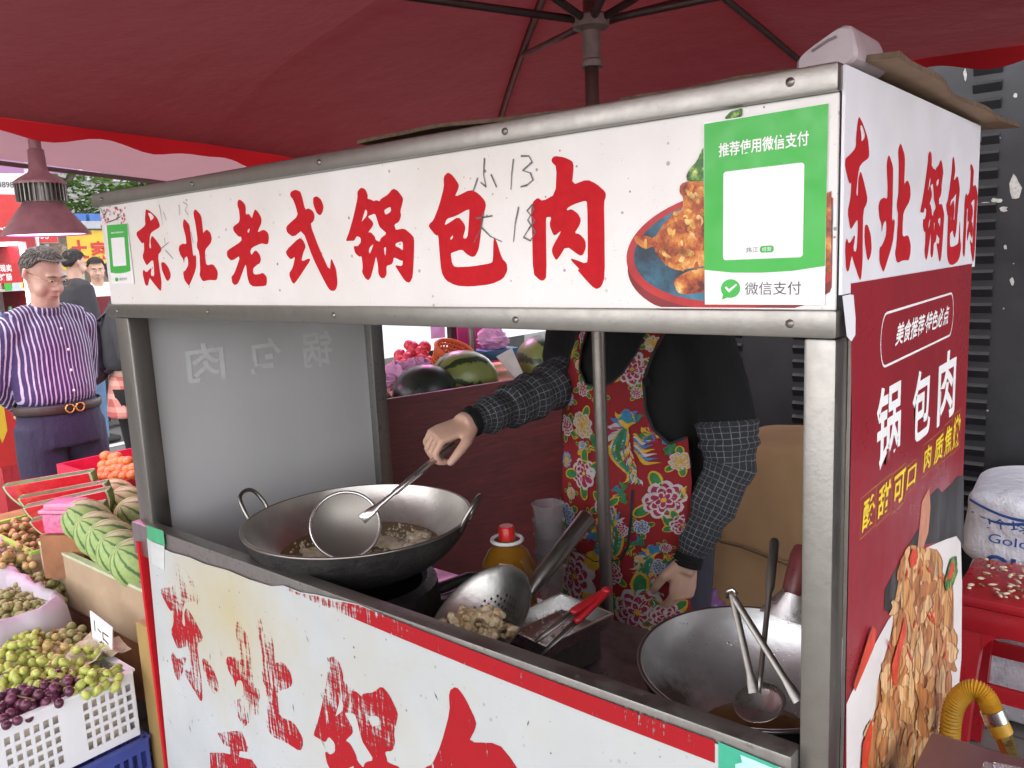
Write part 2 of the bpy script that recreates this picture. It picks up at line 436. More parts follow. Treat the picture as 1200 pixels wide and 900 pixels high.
# price notes written by hand
def pen(mb, pts, wd, y, mp=None):
    q = [V(front_uv(*p)+(0,)) for p in pts]
    for i in range(len(q)-1):
        d = (q[i+1]-q[i]); n = V((-d.y,d.x,0)).normalized()*wd*(.6 if i % 2 else 1)
        e = d.normalized()*wd*.5
        c = [q[i]-n-e, q[i]+n-e, q[i+1]+n*.8+e, q[i+1]-n*.8+e]
        mb.add([V((p.x, y-.00006*i, p.y)) for p in c], [(0,1,2,3)])
m = MB()
def note(strokes, wd):
    m = MB()
    for l in strokes: pen(m, l, wd, -.0040)
    m.build('handwriting', MARK, sg)
note([[(570,186),(569,205),(572,219),(566,214)],[(562,209),(557,224)],[(578,205),(584,219)],[(604,187),(602,204),(601,222)],[(613,183),(622,183),(626,190),(615,200),(624,203),(627,211),(620,217),(613,219)]], .0012)
note([[(569,250),(566,268),(558,284)],[(561,256),(579,253)],[(567,267),(577,277),(590,283)],[(610,243),(606,262),(604,283)],[(626,240),(620,247),(629,258),(622,268),(616,278),(624,282),(630,272),(621,258),(628,246),(626,240)]], .0012)
note([[(189,240),(191,252),(193,264)],[(194,249),(197,258)],[(212,240),(213,252)],[(217,237),(222,240),(219,246),(223,252)]], .0007)
note([[(195,279),(196,286)],[(190,292),(200,284)],[(196,293),(205,303)],[(226,272),(229,285)]], .0007)

# the printed dish
def photo(name, stops, sc_, stretch=(1,1,1), dist=1.2, rough=.42):
    t = NT(name); co = t.coord(scale=stretch)
    n = t.noise(co, sc_, 6, .6, dist); v = t.voro(co, sc_*1.3, 'SMOOTH_F1')
    n2 = t.noise(co, sc_*4, 4, .7)
    f = t.math('ADD', t.math('ADD', t.math('MULTIPLY', n, .58), t.math('MULTIPLY', t.math('SUBTRACT', .75, v), .50)), t.math('MULTIPLY', t.math('SUBTRACT', n2, .5), .42))
    t.set(Base_Color=t.ramp(f, stops), Roughness=rough); return t.mat
FRY = photo('printed_fried_pork', [(.28,(.10,.015,.008)),(.42,(.40,.075,.015)),(.55,(.62,.23,.04)),(.66,(.78,.46,.14)),(.78,(.90,.78,.52))], 42)
HERB = photo('printed_herbs', [(.3,(.012,.04,.01)),(.5,(.06,.2,.03)),(.62,(.4,.5,.1)),(.75,(.75,.72,.5))], 75)
PRED = M('printed_red_rim', (.42,.018,.018), .4, var=.25, scale=18)
PRED2 = M('printed_dark_rim', (.20,.012,.016), .4, var=.3, scale=18)
PBLUE = photo('printed_blue_plate', [(.3,(.015,.03,.05)),(.48,(.05,.20,.30)),(.60,(.10,.42,.60)),(.8,(.25,.60,.74))], 7, dist=.3)
def clip_z(l, z0):
    return [(a, max(b, z0)) for a, b in l]
def ell(cx, cz, rx, rz, n=60, tilt=0):
    return [(cx+rx*cos(2*pi*k/n)*cos(tilt)-rz*sin(2*pi*k/n)*sin(tilt), cz+rx*cos(2*pi*k/n)*sin(tilt)+rz*sin(2*pi*k/n)*cos(tilt)) for k in range(n)]
m = MB()
def flat(loop, mi, y):
    m.cur = mi; m.poly([[(min(a, X1-.004), b) for a, b in loop]], fr(y))
flat([p for p in clip_z(ell(-.112,1.462,.127,.062,70,R(4)),1.4125)], 1, -.0033)
flat([p for p in clip_z(ell(-.112,1.473,.128,.062,70,R(4)),1.4125)], 0, -.0036)
flat([p for p in clip_z(ell(-.111,1.474,.119,.055,70,R(4)),1.4125)], 2, -.0039)
z5 = lambda l: [front_uv(730+x/3.6, 120+y/3.6) for x, y in l]
flat(z5(chaikin([(55,565),(100,560),(140,575),(180,510),(225,465),(260,450),(262,400),(245,380),(250,345),(290,330),(355,335),(420,335),(420,690),(355,690),(290,700),(240,710),(195,690),(145,640),(140,605),(100,620),(60,590)])), 3, -.0042)
flat(z5(chaikin([(220,750),(270,715),(350,695),(420,690),(420,800),(352,800),(270,810),(235,800)])), 3, -.0042)
flat(z5(chaikin([(280,335),(275,310),(290,280),(320,250),(345,190),(380,170),(420,200),(420,340),(355,332)])), 4, -.0045)
flat([front_uv(*p) for p in chaikin([(850,140),(858,131),(866,129),(872,127),(872,137),(862,140)])], 4, -.0042)
flat([front_uv(*p) for p in [(966,228),(976,224),(976,318),(966,322)]], 3, -.0044)
# pieces of the printed pile
rgd = random.Random(17)
P_A = [(60,575),(100,565),(140,575),(180,510),(225,465),(260,450),(262,400),(250,380),(262,350),(350,340),(352,690),(290,695),(240,705),(195,685),(145,635)]
P_B = [(225,755),(270,720),(350,700),(352,795),(270,805),(240,795)]
for i in range(150):
    P_ = P_A if i < 125 else P_B
    cx, cy = rgd.uniform(60,352), rgd.uniform(345,800)
    if not inside((cx,cy), P_): continue
    r0, r1, a0 = rgd.uniform(9,24), rgd.uniform(6,13), rgd.uniform(.3,2.2)
    lp = [(cx+r0*cos(t)*rgd.uniform(.7,1.15)*cos(a0)-r1*sin(t)*rgd.uniform(.7,1.15)*sin(a0), cy+r0*cos(t)*sin(a0)+r1*sin(t)*cos(a0)) for t in [2*pi*k/12 for k in range(12)]]
    flat(z5(chaikin(lp)), rgd.choice((5,5,6,7,8,6)), -.0043-i*.000003)
PD = [photo('printed_piece_%s' % n, [(.25,tuple(c*.30 for c in c0)),(.46,c0),(.62,tuple(min(1,c*1.45) for c in c0)),(.78,(.92,.82,.62))], 70, dist=.6) for n, c0 in (('orange',(.55,.19,.03)),('golden',(.66,.36,.08)),('rust',(.36,.075,.015)),('amber',(.72,.46,.16)))]
m.build('printed_dish', [PRED,PRED2,PBLUE,FRY,HERB]+PD, sg)

# payment sticker: green card (its code is left blank)
def sticker_quad(mb, ps, y): mb.poly([[front_uv(*p) for p in ps]], fr(y))
def bil(c, u, v):
    """point of a photographed quad (tl, tr, br, bl)"""
    a = V(c[0])*(1-u)+V(c[1])*u; b_ = V(c[3])*(1-u)+V(c[2])*u
    return a*(1-v)+b_*v
def sticker(name, c, big):
    c = [V(front_uv(*p)) for p in c]
    mp = lambda y: (lambda u, v: (lambda p: V((p.x, y, p.y)))(bil(c, u, 1-v)))
    st = MB().box((min(p.x for p in c)+.0006,-.0052,min(p.y for p in c)+.0006),(max(p.x for p in c)-.0006,-.0048,max(p.y for p in c)-.0006)).build(name, WHITE, cart)
    m = MB()
    m.poly([[(0,.20),(.25,.18),(.5,.175),(.75,.18),(1,.20),(1,1),(0,1)]], mp(-.0055))
    def rrect(a0,a1,b0,b1,r,asp):
        o = []
        for (cx,cy,s0) in ((a1-r,b1-r*asp,0),(a0+r,b1-r*asp,1),(a0+r,b0+r*asp,2),(a1-r,b0+r*asp,3)):
            for k in range(6):
                a = (s0+k/5)*pi/2; o.append((cx+r*cos(a), cy+r*asp*sin(a)))
        return o
    m.build('green_field', GREEN, st)
    m = MB(); m.poly([rrect(.17,.83,.25 if big else .30,.73 if big else .78,.025,.68)], mp(-.0058))
    if big:
        put_text(m, '推荐使用微信支付', .13, .86, .81, .885, mp(-.0058), .018)
        m.build('code_card', WHITE, st)
        m = MB(); put_text(m, '微信支付', .36, .82, .055, .125, mp(-.0055))
        m.build('lettering', BLACKP, st); m = MB()
        put_text(m, '炜江', .37, .47, .285, .315, mp(-.0061)); m.build('lettering', BLACKP, st)
        m = MB(); m.poly([rrect(.485,.60,.282,.318,.018,.95)], mp(-.0061)); m.build('name_badge', GREEN, st); m = MB()
        # speech bubble with a tick
        m.poly([ell(.235,.092,.085,.052,28)], mp(-.0055)); m.poly([[(.17,.06),(.16,.03),(.22,.045)]], mp(-.0056))
        m.build('emblem', GREEN, st)
        m = MB(); m.poly([[(.185,.098),(.20,.105),(.222,.088),(.285,.118),(.292,.110),(.222,.070)]], mp(-.0058))
        put_text(m, '经营', .505, .58, .289, .311, mp(-.0064)); m.build('emblem_tick', WHITE, st)
    else:
        put_text(m, '推荐使用微信支付', .2, .8, .85, .88, mp(-.0058), .018)
        m.build('code_card', WHITE, st)
        m = MB(); put_text(m, '微信支付', .42, .8, .05, .1, mp(-.0055)); m.build('lettering', BLACKP, st)
        m = MB(); m.poly([ell(.28,.075,.09,.035,20)], mp(-.0055)); m.build('emblem', GREEN, st)
sticker('payment_sticker', [(828,146),(973,122),(968,357),(828,357)], True)
sticker('payment_sticker', [(128,264),(152,262),(157,331),(134,333)], False)
# plum blossom printed in the upper left corner
m = MB()
for _ in range(46):
    a = rnd.uniform(120,149); bb = 242+rnd.uniform(0,20)+(4 if a<126 else 0)
    if abs(a-134) < 5 and bb > 252: continue
    p = front_uv(a,bb); r = rnd.uniform(.002,.0045); m.cur = rnd.choice((0,0,1))
    m.poly([[(p[0]+r*cos(t*.9)*rnd.uniform(.7,1), p[1]+r*sin(t*.9)*rnd.uniform(.7,1)) for t in range(7)]], fr(-.0034-rnd.random()*.0006))
m.cur = 2
for l in ([(120,244),(124,252),(130,260)],[(130,260),(138,257),(146,246)],[(124,252),(128,247)],[(138,257),(143,254)]): pen(m, l, .0010, -.0044)
m.build('printed_blossom', [M('blossom_red',(.5,.06,.09)), M('blossom_pink',(.75,.35,.40)), BLACKP], sg)

# signboard on the right-hand side
def sd(x):
    return lambda a, b: V((x+SXO, a, b))
def side_uv(x, y):
    p = px(x, y, 0, .004+SXO); return (p.y, p.z)
m = MB(); m.box((.0015+SXO,.0,1.425),(.0045+SXO,.640,1.636)); 
# loose corner of the sheet
m.poly([[(.0,1.424),(.0,1.385),(.012,1.379),(.026,1.384),(.033,1.400),(.034,1.424)]], lambda a, b: V((.0050+SXO+max(0,1.42-b)*.14, a, b)))
ss = m.build('side_sign_panel', VINYL_S, cart)
m = MB()
for k, (l, t, r, b_) in {'dong':(990,137,1023,328),'bei':(1030,167,1069,316),'guo':(1079,178,1107,308),'bao':(1109,184,1128,310),'rou':(1130,192,1145,307)}.items():
    a0, a1 = px(l,(t+b_)/2,0,.005+SXO).y, px(r,(t+b_)/2,0,.005+SXO).y
    z1, z0 = px((l+r)/2,t,0,.005+SXO).z, px((l+r)/2,b_,0,.005+SXO).z
    put_glyph(m, k, sd(.0049), (a0, a1, z0, z1))
m.build('lettering', RED2, ss)
POSTER = M('dark_red_poster', (.27,.012,.022), .34, var=.10, scale=6)
po = MB(); po.poly([[(.026,1.4345),(.615,1.4305),(.622,.33),(.036,.33),(.036,1.30),(.030,1.36)]], sd(.0051)); po = po.build('poster', POSTER, cart)
def sbox(l, t, r, b_):
    cx, cy = (l+r)/2, (t+b_)/2
    return px(l,cy,0,.006+SXO).y, px(r,cy,0,.006+SXO).y, px(cx,b_,0,.006+SXO).z, px(cx,t,0,.006+SXO).z
m = MB()
for s, bx in (('锅',(1028,450,1056,543)),('包',(1070,433,1091,514)),('肉',(1100,412,1120,492))): put_text(m, s, *sbox(*bx), sd(.0055), .022)
m.build('lettering', WHITE, po); m = MB(); put_text(m, '美食推荐·特色必点', *sbox(1050,372,1111,390)[:2], px(1080,393,0,.006+SXO).z, px(1080,369,0,.006+SXO).z, sd(.0055), .02, .01)
# rounded frame round the slogan
za, zb = px(1080,405,0,.006+SXO).z-.006, px(1080,357,0,.006+SXO).z+.004; ya, yb = .122, .505; rr = (zb-za)/2
def stad(g):
    o = []
    for k in range(13): a = -pi/2+pi*k/12; o.append((yb-rr+(rr-g)*cos(a)*.7, (za+zb)/2+(rr-g)*sin(a)))
    for k in range(13): a = pi/2+pi*k/12; o.append((ya+rr+(rr-g)*cos(a)*.7, (za+zb)/2+(rr-g)*sin(a)))
    return o
m.build('lettering', WHITE, po); m = MB(); m.poly([stad(0), stad(.0028)], sd(.0054))
m.build('slogan_frame', WHITE, po)
LN1 = (('酸',(1011,583,1025,618)),('甜',(1029,568,1043,603)),('可',(1047,555,1060,590)),('口',(1063,548,1073,570)))
LN2 = (('肉',(1083,523,1091,550)),('质',(1095,512,1105,541)),('焦',(1107,500,1115,532)),('嫩',(1117,488,1125,524)))
YP, GLN = M('yellow_print',(.85,.66,.03),.4), M('gold_line',(.5,.22,.05),.4)
for LNX in (LN1, LN2):
  m = MB(); fm = MB()
  for s, (l,t,r,b_) in LNX:
    a0,a1,b0,b1 = sbox(l,t,r,b_); put_text(m, s, a0, a1, b0, b1, sd(.0055), .02, .006)
    g = .006; fm.poly([[(a0-g,b0-g),(a1+g,b0-g),(a1+g,b1+g),(a0-g,b1+g)],[(a0-g+.001,b0-g+.001),(a1+g-.001,b0-g+.001),(a1+g-.001,b1+g-.001),(a0-g+.001,b1+g-.001)]], sd(.0053))
  m.build('yellow_lettering', YP, po); fm.build('character_frame', GLN, po)
# printed plate of fried pork strips
STRIP = photo('printed_pork_strips', [(.25,(.10,.028,.012)),(.40,(.34,.12,.045)),(.52,(.55,.28,.11)),(.64,(.72,.45,.22)),(.80,(.86,.66,.42))], 26, (1,1.25,.34), .8)
PWHITE = M('printed_plate', (.70,.66,.64), .4, var=.10, scale=5)
CHILI = M('printed_chilli', (.60,.05,.02), .4, var=.3, scale=40)
PDARK = photo('printed_dark', [(.35,(.015,.012,.012)),(.6,(.05,.05,.05)),(.8,(.16,.16,.17))], 20, (1,1,.3))
PSKIN = M('printed_skin', (.52,.22,.13), .4)
m = MB()
z6 = lambda l: [side_uv(990+x/2.647, 560+y/2.647) for x, y in l]
def sflat(loop, mi, x): m.cur = mi; m.poly([loop], sd(x))
sflat(z6([(262,55),(285,30),(300,45),(330,15),(345,-5),(366,-8),(366,215),(330,195),(290,200),(245,205)]), 3, .0054)
sflat(z6([(235,75),(258,30),(262,90),(255,170),(240,215),(222,215)]), 4, .0056)
sflat(z6([(120,345),(150,290),(185,225),(230,150),(235,190),(200,240),(150,420),(118,410)]), 3, .0054)
sflat(z6([(0,700),(40,610),(80,530),(130,440),(160,400),(250,215),(310,190),(342,180),(356,200),(360,330),(358,560),(340,760),(330,905),(0,905)]), 0, .0058)
PORK = [(150,380),(165,300),(185,225),(200,205),(225,215),(245,225),(270,215),(290,245),(300,300),(330,310),(335,400),(330,560),(320,640),(300,760),(280,905),(40,905),(60,800),(90,720),(95,640),(110,580),(140,480)]
sflat(z6(chaikin(PORK)), 1, .0060)
for l in ([(15,640),(40,560),(65,480),(75,455),(86,470),(80,520),(50,590),(20,660)],[(140,640),(135,580),(165,470),(175,425),(180,470),(160,560),(150,640)],[(40,905),(45,820),(75,740),(72,800),(58,905)],[(200,215),(215,230),(212,265),(195,280),(190,250)]): sflat(z6(l), 2, .0082)
sflat(z6([(300,320),(320,250),(338,240),(342,290),(328,330),(305,350)]), 5, .0082); sflat(z6([(306,315),(322,258),(330,262),(330,290),(318,312)]), 2, .0085)
# single strips in the printed pile, longer than wide
rg = random.Random(5)
for i in range(300):
    cx, cy = rg.uniform(50,330), 215+690*(i/300)+rg.uniform(-45,45)
    if not inside((cx,cy), PORK): continue
    ln, wd, tl = rg.uniform(24,66), rg.uniform(7.5,15.5), rg.uniform(-.42,.20)
    if not (inside((cx-sin(tl)*ln*.6,cy-ln*.7), PORK) and inside((cx,cy+ln*.6), PORK)): continue
    kk = rg.uniform(-.25,.25); wob = [rg.uniform(.60,1.18) for _ in range(18)]
    for g_, mi, dx in ((1.13,9,2.2),(1.0,rg.choice((6,7,8,6,8,7)),0)):
        lp = []
        for k in range(18):
            a = 2*pi*k/18; u, v = wd*g_*cos(a)*wob[k], ln*(.94+.06*g_)*sin(a)*(.9+.12*wob[k]); u += kk*wd*(v/ln)**2*3+dx
            lp.append((cx+u*cos(tl)+v*sin(tl), cy+v*cos(tl)-u*sin(tl)))
        sflat(z6(chaikin(lp)), mi, .0062+i*.0000055+(0 if mi == 9 else .0000027))
for i in range(26):                                     # red and pale shreds over the pile
    cx, cy = rg.uniform(110,310), rg.uniform(230,640)
    if not inside((cx,cy), PORK): continue
    l_, a = rg.uniform(12,34), rg.uniform(.6,2.4)
    sflat(z6([(cx-l_*cos(a),cy-l_*sin(a)),(cx+3,cy),(cx+l_*cos(a),cy+l_*sin(a)),(cx-3,cy+2)]), 2 if i%3 else 8, .0081)
P6 = [photo('printed_strip_%s' % n, [(.25,tuple(c*.35 for c in c0)),(.45,c0),(.75,tuple(min(1,c*1.5) for c in c0))], 60, (1,1.3,.28), .8) for n, c0 in (('gold',(.56,.27,.09)),('brown',(.43,.16,.05)),('pale',(.66,.40,.19)),('dark',(.24,.085,.032)))]
m.build('printed_photo', [PWHITE,STRIP,CHILI,PDARK,PSKIN,HERB]+P6, po)
MB().box((.0005+SXO,.036,.12),(.0040+SXO,.602,1.424)).build('side_panel', STEEL_D, cart)

# rail and front board under the opening
MB().box((X0,-.020,.862),(-.0405,.010,.9355), .004).build('counter_rail', [STEEL_D], cart, True, 40)
PY = -.0225
fp_uv = lambda x, y: (lambda p: (p.x, p.z))(px(x, y, 1, PY))
top = [fp_uv(*p) for p in [(172,630),(186,640),(200,647),(222,653),(240,661),(266,668),(292,679),(318,687),(332,686),(352,694),(372,697),(388,701),(420,708)]]
top += [(-.5,.921),(-.041,.921)]
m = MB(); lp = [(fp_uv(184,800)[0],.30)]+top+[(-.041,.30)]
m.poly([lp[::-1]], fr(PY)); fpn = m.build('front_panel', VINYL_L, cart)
m = MB()
put = lambda k, bx: put_glyph(m, k, fr(PY-.0005), bx)
put('dong', (-1.40,-1.205,.585,.885)); put('bei', (-1.165,-.93,.585,.835)); put('guo', (-.895,-.635,.50,.822)); put('bao', (-.612,-.350,.49,.858)); put('rou', (-.30,-.06,.48,.850))
# top of the next line of writing
m.poly([[fp_uv(*p) for p in [(255,859),(270,857),(283,856),(291,876),(290,881),(281,880),(280,887),(295,890),(303,902),(330,960),(250,960),(246,882),(262,882),(270,884),(270,876),(262,872)]]], fr(PY-.0005))
m.build('lettering', WORN, fpn)
m = MB()
m.poly([[fp_uv(*p) for p in [(334,687),(352,695.5),(372,698.5),(388,702.5),(420,709),(500,741),(640,795.5),(838,868),(838,894),(700,841),(560,785),(470,748),(420,727),(396,716),(370,706),(340,693)]]], fr(PY-.0005))
m.build('red_band', WORN, fpn)
MB().box((fp_uv(184,800)[0]-.010,PY-.003,.30),(fp_uv(184,800)[0]-.0005,.0,.895)).build('edge_trim', RED, fpn)
m = MB(); m.poly([[fp_uv(*p) for p in [(842,869),(912,898),(930,930),(842,905)]]], fr(PY-.0005)); m.build('green_sticker', M('mint_print',(.05,.38,.24),.4), fpn)
m = MB(); m.poly([[fp_uv(*p) for p in [(868,884),(915,903),(925,925),(862,905),(862,895),(870,893)]]], fr(PY-.0009)); m.build('sticker_ribbon', M('pale_blue_print',(.45,.72,.74),.4), fpn)
m = MB(); m.poly([[fp_uv(*p) for p in [(172,615),(192,622),(194,640),(174,632)]]], fr(PY-.0012)); m.build('green_tag', M('tag_green',(.05,.35,.16),.4), fpn)
m = MB(); m.poly([[fp_uv(*p) for p in [(177,634),(193,640),(193,668),(179,660)]]], fr(PY-.0009)); m.build('paper_tag', M('tag_white',(.52,.54,.53),.6), fpn)
# dried scratches and drips on the board
m = MB()
for i in range(34):
    x, z = rnd.uniform(-1.45,-.06), rnd.uniform(.45,.86); l = rnd.uniform(.004,.022); a = rnd.uniform(-1.9,-.9)
    d = V((cos(a),sin(a)))*l; n = V((-d.y,d.x)).normalized()*rnd.uniform(.0006,.0015)
    m.poly([[(x,z),(x+d.x*.5+n.x,z+d.y*.5+n.y),(x+d.x,z+d.y),(x+d.x*.5-n.x,z+d.y*.5-n.y)]], fr(PY-.0010))
m.build('scratches', M('dried_dirt',(.10,.085,.06),.7), fpn)
# counter, left end panel, lower walls, wheels
CT = NT('stained_counter'); co_ = CT.coord()
CT.set(Base_Color=CT.ramp(CT.noise(co_,8,6,.7), [(.3,(.10,.07,.075)),(.55,(.26,.20,.215)),(.75,(.38,.31,.32))]), Metallic=.55, Roughness=CT.ramp(CT.noise(co_,14,5), [(.3,.22),(.7,.5)]))
CT.bump(CT.noise(co_,60,5),.25,.003)
MB().box((X0+.056,.012,.70),(X1-.042,.535,.72), .003).build('countertop', CT.mat, cart)
GP = NT('frosted_panel'); co_ = GP.coord(scale=(1,1,1))
GP.set(Base_Color=GP.ramp(GP.noise(co_,3,5,.6), [(.3,(.57,.58,.57)),(.7,(.62,.63,.63))]), Roughness=.30, Transmission_Weight=.12)
ep = MB().box((X0+.018,.045,.30),(X0+.024,.662,1.40)).build('end_panel', GP.mat, cart)
GHOST = M('show_through_print', (.68,.70,.69), .4, var=.05)
m = MB(); EX = X0+.0255
ef = lambda a, b: V((EX, a, b))
def ebox(l,t,r,b_):
    cx, cy = (l+r)/2, (t+b_)/2; return px(r,cy,0,EX).y, px(l,cy,0,EX).y, px(cx,b_,0,EX).z, px(cx,t,0,EX).z
for s, bx in (('肉',(218,402,263,447)),('包',(292,396,330,440)),('锅',(355,388,390,430))): put_text(m, s, *ebox(*bx), ef, .014)
m.build('lettering', GHOST, ep)
MB().box((X0+.057,.545,.62),(X1-.05,.552,.699)).build('back_panel', STEEL_D, cart)
MB().box((X0+.02,.0,.13),(X1-.02,.60,.16)).build('floor_panel', STEEL_D, cart)
RUB = M('black_rubber', (.02,.02,.02), .7)
for x in (X0+.12, -.14):
    for y in (.10,.56):
        q = MB().lathe([(.0,-.02),(.05,-.02),(.066,-.014),(.066,.014),(.05,.02),(0,.02)], (x,y,.067), (1,0,0), 24)
        q.box((x-.03,y-.02,.10),(x+.03,y+.02,.128)); q.build('wheel', RUB, cart, True, 40)
# ------------------------------------------------------------------ the red parasol over the cart
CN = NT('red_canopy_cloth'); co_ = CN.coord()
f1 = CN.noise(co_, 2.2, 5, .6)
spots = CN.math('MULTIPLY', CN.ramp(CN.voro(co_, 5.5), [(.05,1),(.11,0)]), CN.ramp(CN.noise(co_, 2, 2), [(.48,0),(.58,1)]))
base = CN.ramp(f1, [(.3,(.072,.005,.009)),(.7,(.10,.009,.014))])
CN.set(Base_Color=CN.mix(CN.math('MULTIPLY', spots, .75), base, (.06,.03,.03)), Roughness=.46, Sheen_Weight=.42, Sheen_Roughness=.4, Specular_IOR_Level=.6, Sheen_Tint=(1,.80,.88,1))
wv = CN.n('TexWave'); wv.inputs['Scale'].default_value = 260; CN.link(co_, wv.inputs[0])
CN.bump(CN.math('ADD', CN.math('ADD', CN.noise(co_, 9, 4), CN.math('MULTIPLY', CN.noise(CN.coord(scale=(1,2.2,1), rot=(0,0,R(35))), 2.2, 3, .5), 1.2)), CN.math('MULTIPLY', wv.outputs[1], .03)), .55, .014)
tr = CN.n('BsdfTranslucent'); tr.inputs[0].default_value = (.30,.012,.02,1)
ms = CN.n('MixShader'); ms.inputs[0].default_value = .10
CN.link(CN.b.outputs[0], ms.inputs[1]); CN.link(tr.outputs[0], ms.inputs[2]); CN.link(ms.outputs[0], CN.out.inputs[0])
def cloth(name, col, trans, tf=.4, var=.12):
    t = NT(name); co = t.coord()
    t.set(Base_Color=t.ramp(t.noise(co, 4, 5), [(.3,tuple(c*(1-var) for c in col)),(.7,col)]), Roughness=.75)
    t.bump(t.noise(co, 14, 4), .3, .01)
    tr = t.n('BsdfTranslucent'); tr.inputs[0].default_value = (*trans,1)
    ms = t.n('MixShader'); ms.inputs[0].default_value = tf
    t.link(t.b.outputs[0], ms.inputs[1]); t.link(tr.outputs[0], ms.inputs[2]); t.link(ms.outputs[0], t.out.inputs[0])
    return t.mat
VAL = cloth('red_valance_cloth', (.60,.02,.03), (.75,.02,.03), .5)
SEAMC = M('seam_tape', (.055,.006,.010), .8)
IRON = steel('painted_iron', (.20,.17,.165), .5, .7, (.10,.05,.03))
PCX, PCY = -.648, .56
umb = thing('market_umbrella', (PCX,PCY,0), 'large red market umbrella over the food cart, seen from below', 'umbrella')
AP = V((PCX,PCY,2.153))
ends = [V((PCX,1.80,1.975)), V((-2.0,1.80,1.745)), V((-2.0,.56,1.835)), V((-2.0,-1.45,1.945)), V((PCX,-1.10,1.96)), V((.62,-.66,1.93)), V((.74,.56,1.95)), V((.72,1.80,1.925))]
def rib_pt(i, s):
    e = ends[i%8]; p = AP.lerp(e, s)
    L = (V((e.x,e.y))-V((AP.x,AP.y))).length
    lin_end = AP.z-.141*L; k = e.z-lin_end
    p.z = AP.z-.141*L*s + k*s**4.5
    return p
m = MB(); NS, NA = 14, 8
for i in range(8):
    vs, fs = [], []
    for a in range(NS+1):
        s = .03+.97*a/NS
        for b_ in range(NA+1):
            t = b_/NA; p = rib_pt(i,s).lerp(rib_pt(i+1,s), t)
            p.z -= .020*s*4*t*(1-t)*(1-s*.8) + .004*sin(9*s+i*2)*4*t*(1-t)
            vs.append(p)
    for a in range(NS):
        for b_ in range(NA):
            q = a*(NA+1)+b_; fs.append((q,q+1,q+NA+2,q+NA+1))
    m.add(vs, fs)
m.disc(AP+V((0,0,.002)), .06, (0,0,1), 16)
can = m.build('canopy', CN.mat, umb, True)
m = MB()
for i in range(8):
    a, b_ = rib_pt(i,1), rib_pt(i+1,1); n = 70; L = (b_-a).length
    vs, fs = [], []
    out = V((b_.y-a.y, a.x-b_.x, 0)).normalized()
    for k in range(n+1):
        t = k/n; p = a.lerp(b_,t)
        d = .030+.018*(.5+.5*sin(2*pi*L*t/.27+i*1.7+.6*sin(5*t)))+.004*sin(31*t)
        e_ = min(1, 12*t, 12*(1-t)); d = .036*(1-e_)+d*e_
        w_ = .006*sin(23*t+i)*e_
        vs += [p+V((0,0,.004)), p+V((0,0,-d*.5))+out*w_*.5, p+V((0,0,-d))+out*w_]
    for k in range(n):
        for j in range(2):
            q = k*3+j; fs.append((q,q+1,q+4,q+3))
    m.add(vs, fs)
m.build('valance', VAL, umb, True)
for i in (1,3,4,5,6,7):
    m = MB(); q0 = [rib_pt(i,.04+.96*k/16) for k in range(17)]
    m.tube([p+V((0,0,-.003)) for p in q0], [(.009,.0012)]*17, 6, flat=(0,0,1)); m.build('seam', SEAMC, umb, True)
for i in (0,1,3,4,5,6,7):
    MB().tube([rib_pt(i,s)+V((0,0,-.012)) for s in [k/12 for k in range(13)]], .0085, 8).build('rib', IRON, umb, True)
for i in (0,1,3,4,5,6,7):
    q = rib_pt(i,.42)+V((0,0,-.02)); d = (q-V((PCX,PCY,1.905))); d2 = V((d.x,d.y,0)).normalized()
    MB().tube([V((PCX,PCY,1.905))+d2*.03, q], .0075, 8).build('strut', IRON, umb, True)
MB().tube([(PCX,PCY,.10),(PCX-.004,PCY,1.2),(PCX,PCY,2.15)], .0135, 16).build('pole', steel('pole_steel',(.30,.27,.25),.42,.8,(.12,.07,.045)), umb, True)
m = MB().lathe([(0,-.085),(.021,-.085),(.021,-.074),(.0165,-.070),(.018,-.02),(.034,-.014),(.036,.004),(.028,.010),(.0,.012)], (PCX,PCY,1.905), seg=20)
m.build('runner', M('worn_plastic',(.24,.18,.165),.55,var=.3,scale=40), umb, True, 40)
MB().lathe([(0,0),(.26,0),(.27,.03),(.25,.07),(.06,.085),(.03,.14),(.0,.14)], (PCX,PCY,.0), seg=28).build('base', M('concrete_base',(.28,.27,.26),.8), umb, True, 40)

# pink sheet awning over the neighbouring fruit stall
aw = thing('stall_awning', (-2.5,.3,0), 'faded pink cloth awning above the fruit stall', 'awning')
PINK = cloth('pink_awning_cloth', (.34,.20,.225), (.46,.26,.30), .25)
c4 = [V((-2.03,-.9,2.05)),V((-2.03,1.7,1.93)),V((-3.0,1.5,1.790)),V((-3.0,-.9,1.985))]
m = MB(); vs, fs = [], []
for i in range(13):
    for j in range(17):
        u, v = i/12, j/16; p = (c4[0]*(1-v)+c4[1]*v)*(1-u)+(c4[3]*(1-v)+c4[2]*v)*u
        p.z += -.03*4*u*(1-u)*4*v*(1-v)+.004*sin(9*v+3*u); vs.append(p)
for i in range(12):
    for j in range(16): q = i*17+j; fs.append((q,q+1,q+18,q+17))
m.add(vs, fs); m.build('cloth', PINK, aw, True)
for p in (c4[0],c4[1],c4[3],c4[2]): MB().tube([(p.x,p.y,0),(p.x,p.y,p.z-.006)], .014, 8).build('pole', IRON, aw, True)
MB().tube([c4[3]+V((0,0,-.01)),c4[2]+V((0,0,-.01))], .009, 8).build('edge_bar', IRON, aw, True)

